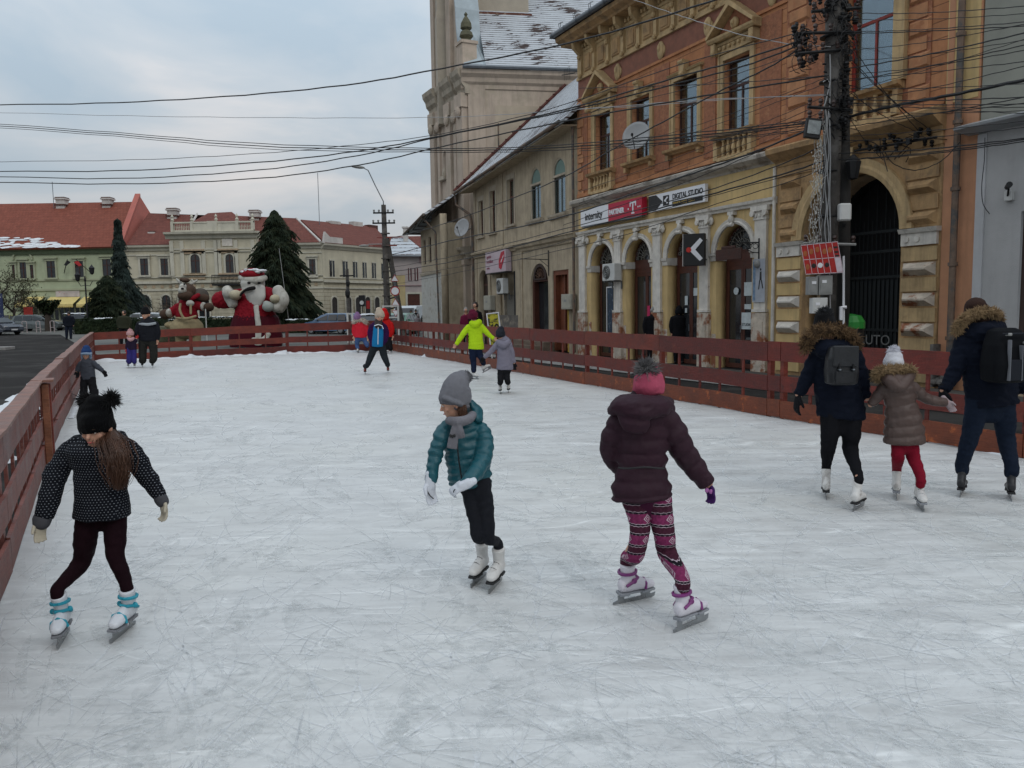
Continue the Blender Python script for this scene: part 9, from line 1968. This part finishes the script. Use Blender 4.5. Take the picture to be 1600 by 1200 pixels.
M_BK2 = cloth('black coat',(.010,.010,.012),.8,.4); M_OLV = cloth('dark olive coat',(.032,.034,.022),.8,.4); M_GRN2 = cloth('dark green black coat',(.012,.018,.016),.8,.4)
walker('grey haired man in a black coat standing before the second shop door',1021,562,480,27,190,M_BK2,M_BLKT,M_HAIRG,.52,Y=27.6,face=True,vx=.018,seed=31)
walker('woman in a black hooded coat standing before the third shop door',1061,562,479,25,200,M_BK2,M_BLKT,M_BK2,.56,Y=26.8,hood=True,vx=.018,seed=32)
walker('man in a dark olive jacket walking away beside the hedge',194,538,485.5,19,10,M_OLV,M_BLKT,M_HAIRD,.50,Y=47,seed=33)
walker('man in a dark navy coat with a pale collar walking toward us on the road',107.5,526,487,15,175,cloth('very dark navy coat',(.010,.012,.018),.8,.4),cloth('dark jeans',(.014,.018,.03),.8),M_HAIRD,.52,Y=56,face=True,seed=34,vx=.022)
walker('grey haired person in a maroon jacket behind the fence, left of the man in black',728,530,481,15,0,cloth('maroon jacket',(.13,.012,.04),.7,.4),M_BLKT,M_HAIRG,.48,Y=36,seed=35)
walker('dark haired man in a black coat behind the lime green girl, outside the fence',743,530,473,18,20,M_BK2,M_BLKT,M_HAIRD,.52,Y=34.5,seed=36)
walker('woman in a long dark green black coat by the white house at the street mouth',666,512,486,13,180,M_GRN2,M_BLKT,M_HAIRD,.62,Y=54,face=True,seed=37)
walker('left of two people in black standing close together at the street mouth',642,510,484,10,180,M_BK2,M_BLKT,M_HAIRD,.55,Y=56,seed=38)
walker('right of two people in black standing close together at the street mouth',649.5,510,483.5,10,170,M_BK2,M_BLKT,M_HAIRD,.55,Y=57,seed=39)
walker('small child in pale grey between the black pair and the woman in dark green',653,512,491,9,180,cloth('pale grey jacket',(.26,.23,.24),.7,.4),cloth('grey trousers',(.12,.12,.12)),cloth('pale hood',(.30,.25,.25)),.5,Y=53,hood=True,seed=40)
# ================================================================ inflatables beyond the far fence
M_INR = cloth('red inflatable fabric',(.20,.010,.018),.6,.5,.12,.1,3); M_INRD = cloth('shaded red inflatable fabric',(.055,.006,.012),.6,.5,.12,.1,3); M_INW = cloth('grubby white inflatable fabric',(.42,.41,.37),.8,.6,.15,.2,4,col2=(.30,.28,.24)); M_INS = mat('pale beard fabric',(.45,.44,.41),.8,.1,3,.4,5)
M_INT = cloth('tan inflatable fabric',(.27,.22,.13),.8,.8,.15,.2,4); M_INB = cloth('brown inflatable fabric',(.07,.045,.033),.8,.6,.15,.2,4); M_INK = cloth('black inflatable fabric',(.014,.013,.014),.6,.5,.1,.1,4)
def infl(Q, name, shapes, m, vx=.05, par=None):
    mb = MB()
    for s_ in shapes:
        if s_[0] == 'e': _,x,y,rx,ry,rz,of = s_; mb.ell(Q.P(x,y,of),Q.m(rx),ry,Q.m(rz),n=18,m=12)
        else: Q.limb(mb, s_[1], s_[2] if len(s_)>2 else .9)
    o_ = solid(name, mb, m, par or Q.root, vx, 2, o=Q.o); return o_
SY = 44.0; S_ = Person('giant inflatable santa in red robe with white beard, behind the far fence', SY, Vector((at(400,540,SY).x,SY,GZ(SY))), .05, None, 50); tag(S_.root, cat='inflatable')
S_.root.name = 'inflatable_santa'
infl(S_,'robe',[('l',[(398,462,42),(398,480,58),(399,505,70),(400,530,74),(400,541,72)],.8),('e',395,466,22,.7,10,0)],M_INR)
infl(S_,'robe_shadow_skirt',[('l',[(400,508,78,.05),(400,530,84,.05),(400,543,80,.05)],.8)],M_INRD)  # lower robe in a darker red, its shade put into the fabric colour
infl(S_,'sleeve',[('l',[(384,462,24),(366,466,26),(352,468,28,-.1),(344,469,26,-.15)],.95)],M_INR); infl(S_,'sleeve',[('l',[(413,460,24),(426,464,26),(436,470,26,-.1)],.95)],M_INR)
infl(S_,'cuff',[('l',[(354,452,16,-.5),(360,464,21,-.5),(364,476,16,-.5)],.7),('e',357,458,9,.4,9,-.6)],M_INW,.045); infl(S_,'cuff',[('l',[(434,453,18,-.4),(440,468,24,-.45),(436,482,18,-.4)],.8),('e',432,480,9,.4,8,-.5)],M_INW,.045)
infl(S_,'mitten',[('e',368,461,9,.42,8,-.75),('l',[(372,460,7,-.8),(380,455,5,-.9)])],cloth('cream mitten fabric',(.40,.36,.26),.8,.5)); infl(S_,'mitten',[('e',430,467,8,.4,7,-.7),('l',[(427,464,5,-.8),(424,468,4,-.9)])],cloth('cream mitten fabric',(.40,.36,.26)))
infl(S_,'pipe',[('l',[(376,461,4,-1),(381,455,4,-1.05),(389,451.5,6,-1.1),(397,450,6,-1.0)])],M_INK,.03)
hd_ = infl(S_,'head',[('e',395,443,18,.75,16,-.1),('e',396,452,17,.7,12,-.15)],M_INS); infl(S_,'beard',[('l',[(398,452,34,-.45),(399,464,33,-.55),(399,475,22,-.6),(400,482,10,-.6)],.5)],M_INS,.04)
for x in (389,405): mb = MB(); mb.ell(S_.P(x,442,-.86)-S_.o,.10,.05,.06); mb.build('eye',M_INK,hd_)
infl(S_,'hat_band',[('l',[(376,434,9,-.2),(385,437,11,-.6),(396,438,11,-.7),(406,437,11,-.6),(414,434,9,-.2)])],M_INW,.04); infl(S_,'hat',[('e',395,429,17.5,.75,10,-.1),('e',384,427,10,.5,6,.0)],M_INR)
mb = MB(); rr = random.Random(8)
for k in range(60): p = S_.P(395+rr.gauss(0,8),421.5+abs(rr.gauss(0,3)),-.35-rr.random()*.4)-S_.o; mb.ell(p+Vector((0,.1,.02)),rr.uniform(.06,.18),.12,rr.uniform(.04,.08),n=7,m=5)
tag(mb.build('snow_dusting',M_SNOW,S_.root),kind='stuff')
infl(S_,'front_band',[('l',[(400,478,9,-.85),(402,495,9,-1.0),(404,512,10,-1.05),(403,528,11,-1.05),(403,538,14,-1.05)],.35)],M_INW,.04); infl(S_,'hem',[('l',[(386,522,8,-.95),(394,530,9,-1.05),(404,532,9,-1.08),(413,530,9,-1.05),(420,521,8,-.95)],.5)],M_INW,.04)
infl(S_,'bell',[('e',419,479,9,.3,8,-.9),('e',416,474,5,.2,4,-.9)],cloth('silver grey fabric',(.28,.30,.28),.5,.7),.035)
infl(S_,'boot',[('e',384,544,14,.8,6,-.4)],M_INK); infl(S_,'boot',[('e',418,544,14,.8,6,-.4)],M_INK)
RY = 46.0; R_ = Person('inflatable reindeer with antlers in a red vest and tan trousers, left of the giant santa', RY, Vector((at(290,535,RY).x,RY,GZ(RY))), .05, None, 51); tag(R_.root, cat='inflatable'); R_.root.name = 'inflatable_reindeer'
infl(R_,'trousers',[('e',292,512,25,.9,18,0),('l',[(282,515,20),(283,535,16)]),('l',[(304,515,20),(306,535,16)]),('e',268,508,10,.5,6,0)],M_INT)
infl(R_,'vest',[('l',[(293,470,22),(292,482,30),(292,494,34)],.8),('l',[(280,480,14),(270,487,14),(262,491,12)]),('l',[(304,476,14),(314,479,13),(320,480,12)])],M_INR)
infl(R_,'fur_cuff',[('e',265,489,5,.35,7,-.1)],M_INW,.04); infl(R_,'fur_cuff',[('e',318,479,4,.35,7,-.1)],M_INW,.04); infl(R_,'hoof',[('e',258,491,8,.4,8,-.05)],M_INB); infl(R_,'hoof',[('e',326,480,8,.4,7,-.05)],M_INB)
infl(R_,'braces',[('l',[(282,475,4,-.7),(281,484,4,-.85),(285,494,4,-.95),(289,499,4,-.9)]),('l',[(298,474,4,-.75),(298,490,4,-.9)]),('l',[(276,497,4,-.7),(292,498,5,-1.0),(306,494,4,-.8)])],M_INT,.035); infl(R_,'chest_patch',[('e',297,474,6,.25,5,-.65)],M_INW,.035)
h2 = infl(R_,'head',[('e',293,455,13,.6,12,-.1),('e',290,462,11,.6,8,-.5),('l',[(300,462,12),(312,464,14,.1),(322,466,12,.2)])],M_INB); infl(R_,'muzzle',[('e',285,454,6,.3,6,-.8),('e',286,448,5,.3,5,-.7)],M_INW,.035)
mb = MB(); mb.ell(R_.P(285,451,-1.05)-R_.o,.09,.07,.06); mb.ell(R_.P(288,444,-.95)-R_.o,.05,.04,.06); mb.build('nose',M_INK,h2)
infl(R_,'antler',[('l',[(285,445,4),(280,440,4),(276,436,3)]),('l',[(281,441,3),(283,436,3)])],M_INW,.03); infl(R_,'antler',[('l',[(296,445,4),(302,442,4),(308,438,3)]),('l',[(302,442,3),(300,437,3)])],M_INW,.03)
infl(R_,'scarf',[('l',[(289,466,6,-.5),(300,466,7,-.5),(310,461,7,-.2)])],M_INR,.04); infl(R_,'sack',[('e',314,462,11,.7,12,.5)],cloth('grey brown sack',(.08,.07,.06),.9,.5)); 
infl(R_,'hat',[('e',290,438,6,.3,4,-.1),('e',284,437,3,.2,3,-.2)],M_INB,.035)
P = Vector((at(324,540,45.5).x,45.5,GZ(45.5))); e = empty('guy_pole',P); tag(e,'thin white pole standing right of the inflatable reindeer','pole'); mb = MB(); mb.tube([(0,0,-.1),(0,0,2.1)],.03,6); mb.build('pole',M_PLASTIC,e)
cable('long guy wire of the giant santa rising in front of the conical spruce',[(451,500,44),(443,440,44.3),(436,388,44.6)],.012,m=M_WIREL)
# round planter bales behind the fence left of the reindeer
P = Vector((at(258,530,48).x,48,GZ(48))); e = empty('straw_bale',P); tag(e,'low round greenish bale half hidden behind the far fence, left of the reindeer','bale'); mb = MB(); mb.lathe([(.75,0),(.85,.2),(.85,.9),(.7,1.05),(.1,1.1)],(0,0,0),20); mb.build('bale',mat('dull green straw',(.085,.085,.05),.9,.4,6,.8,25,stretch=(8,8,.6)),e)
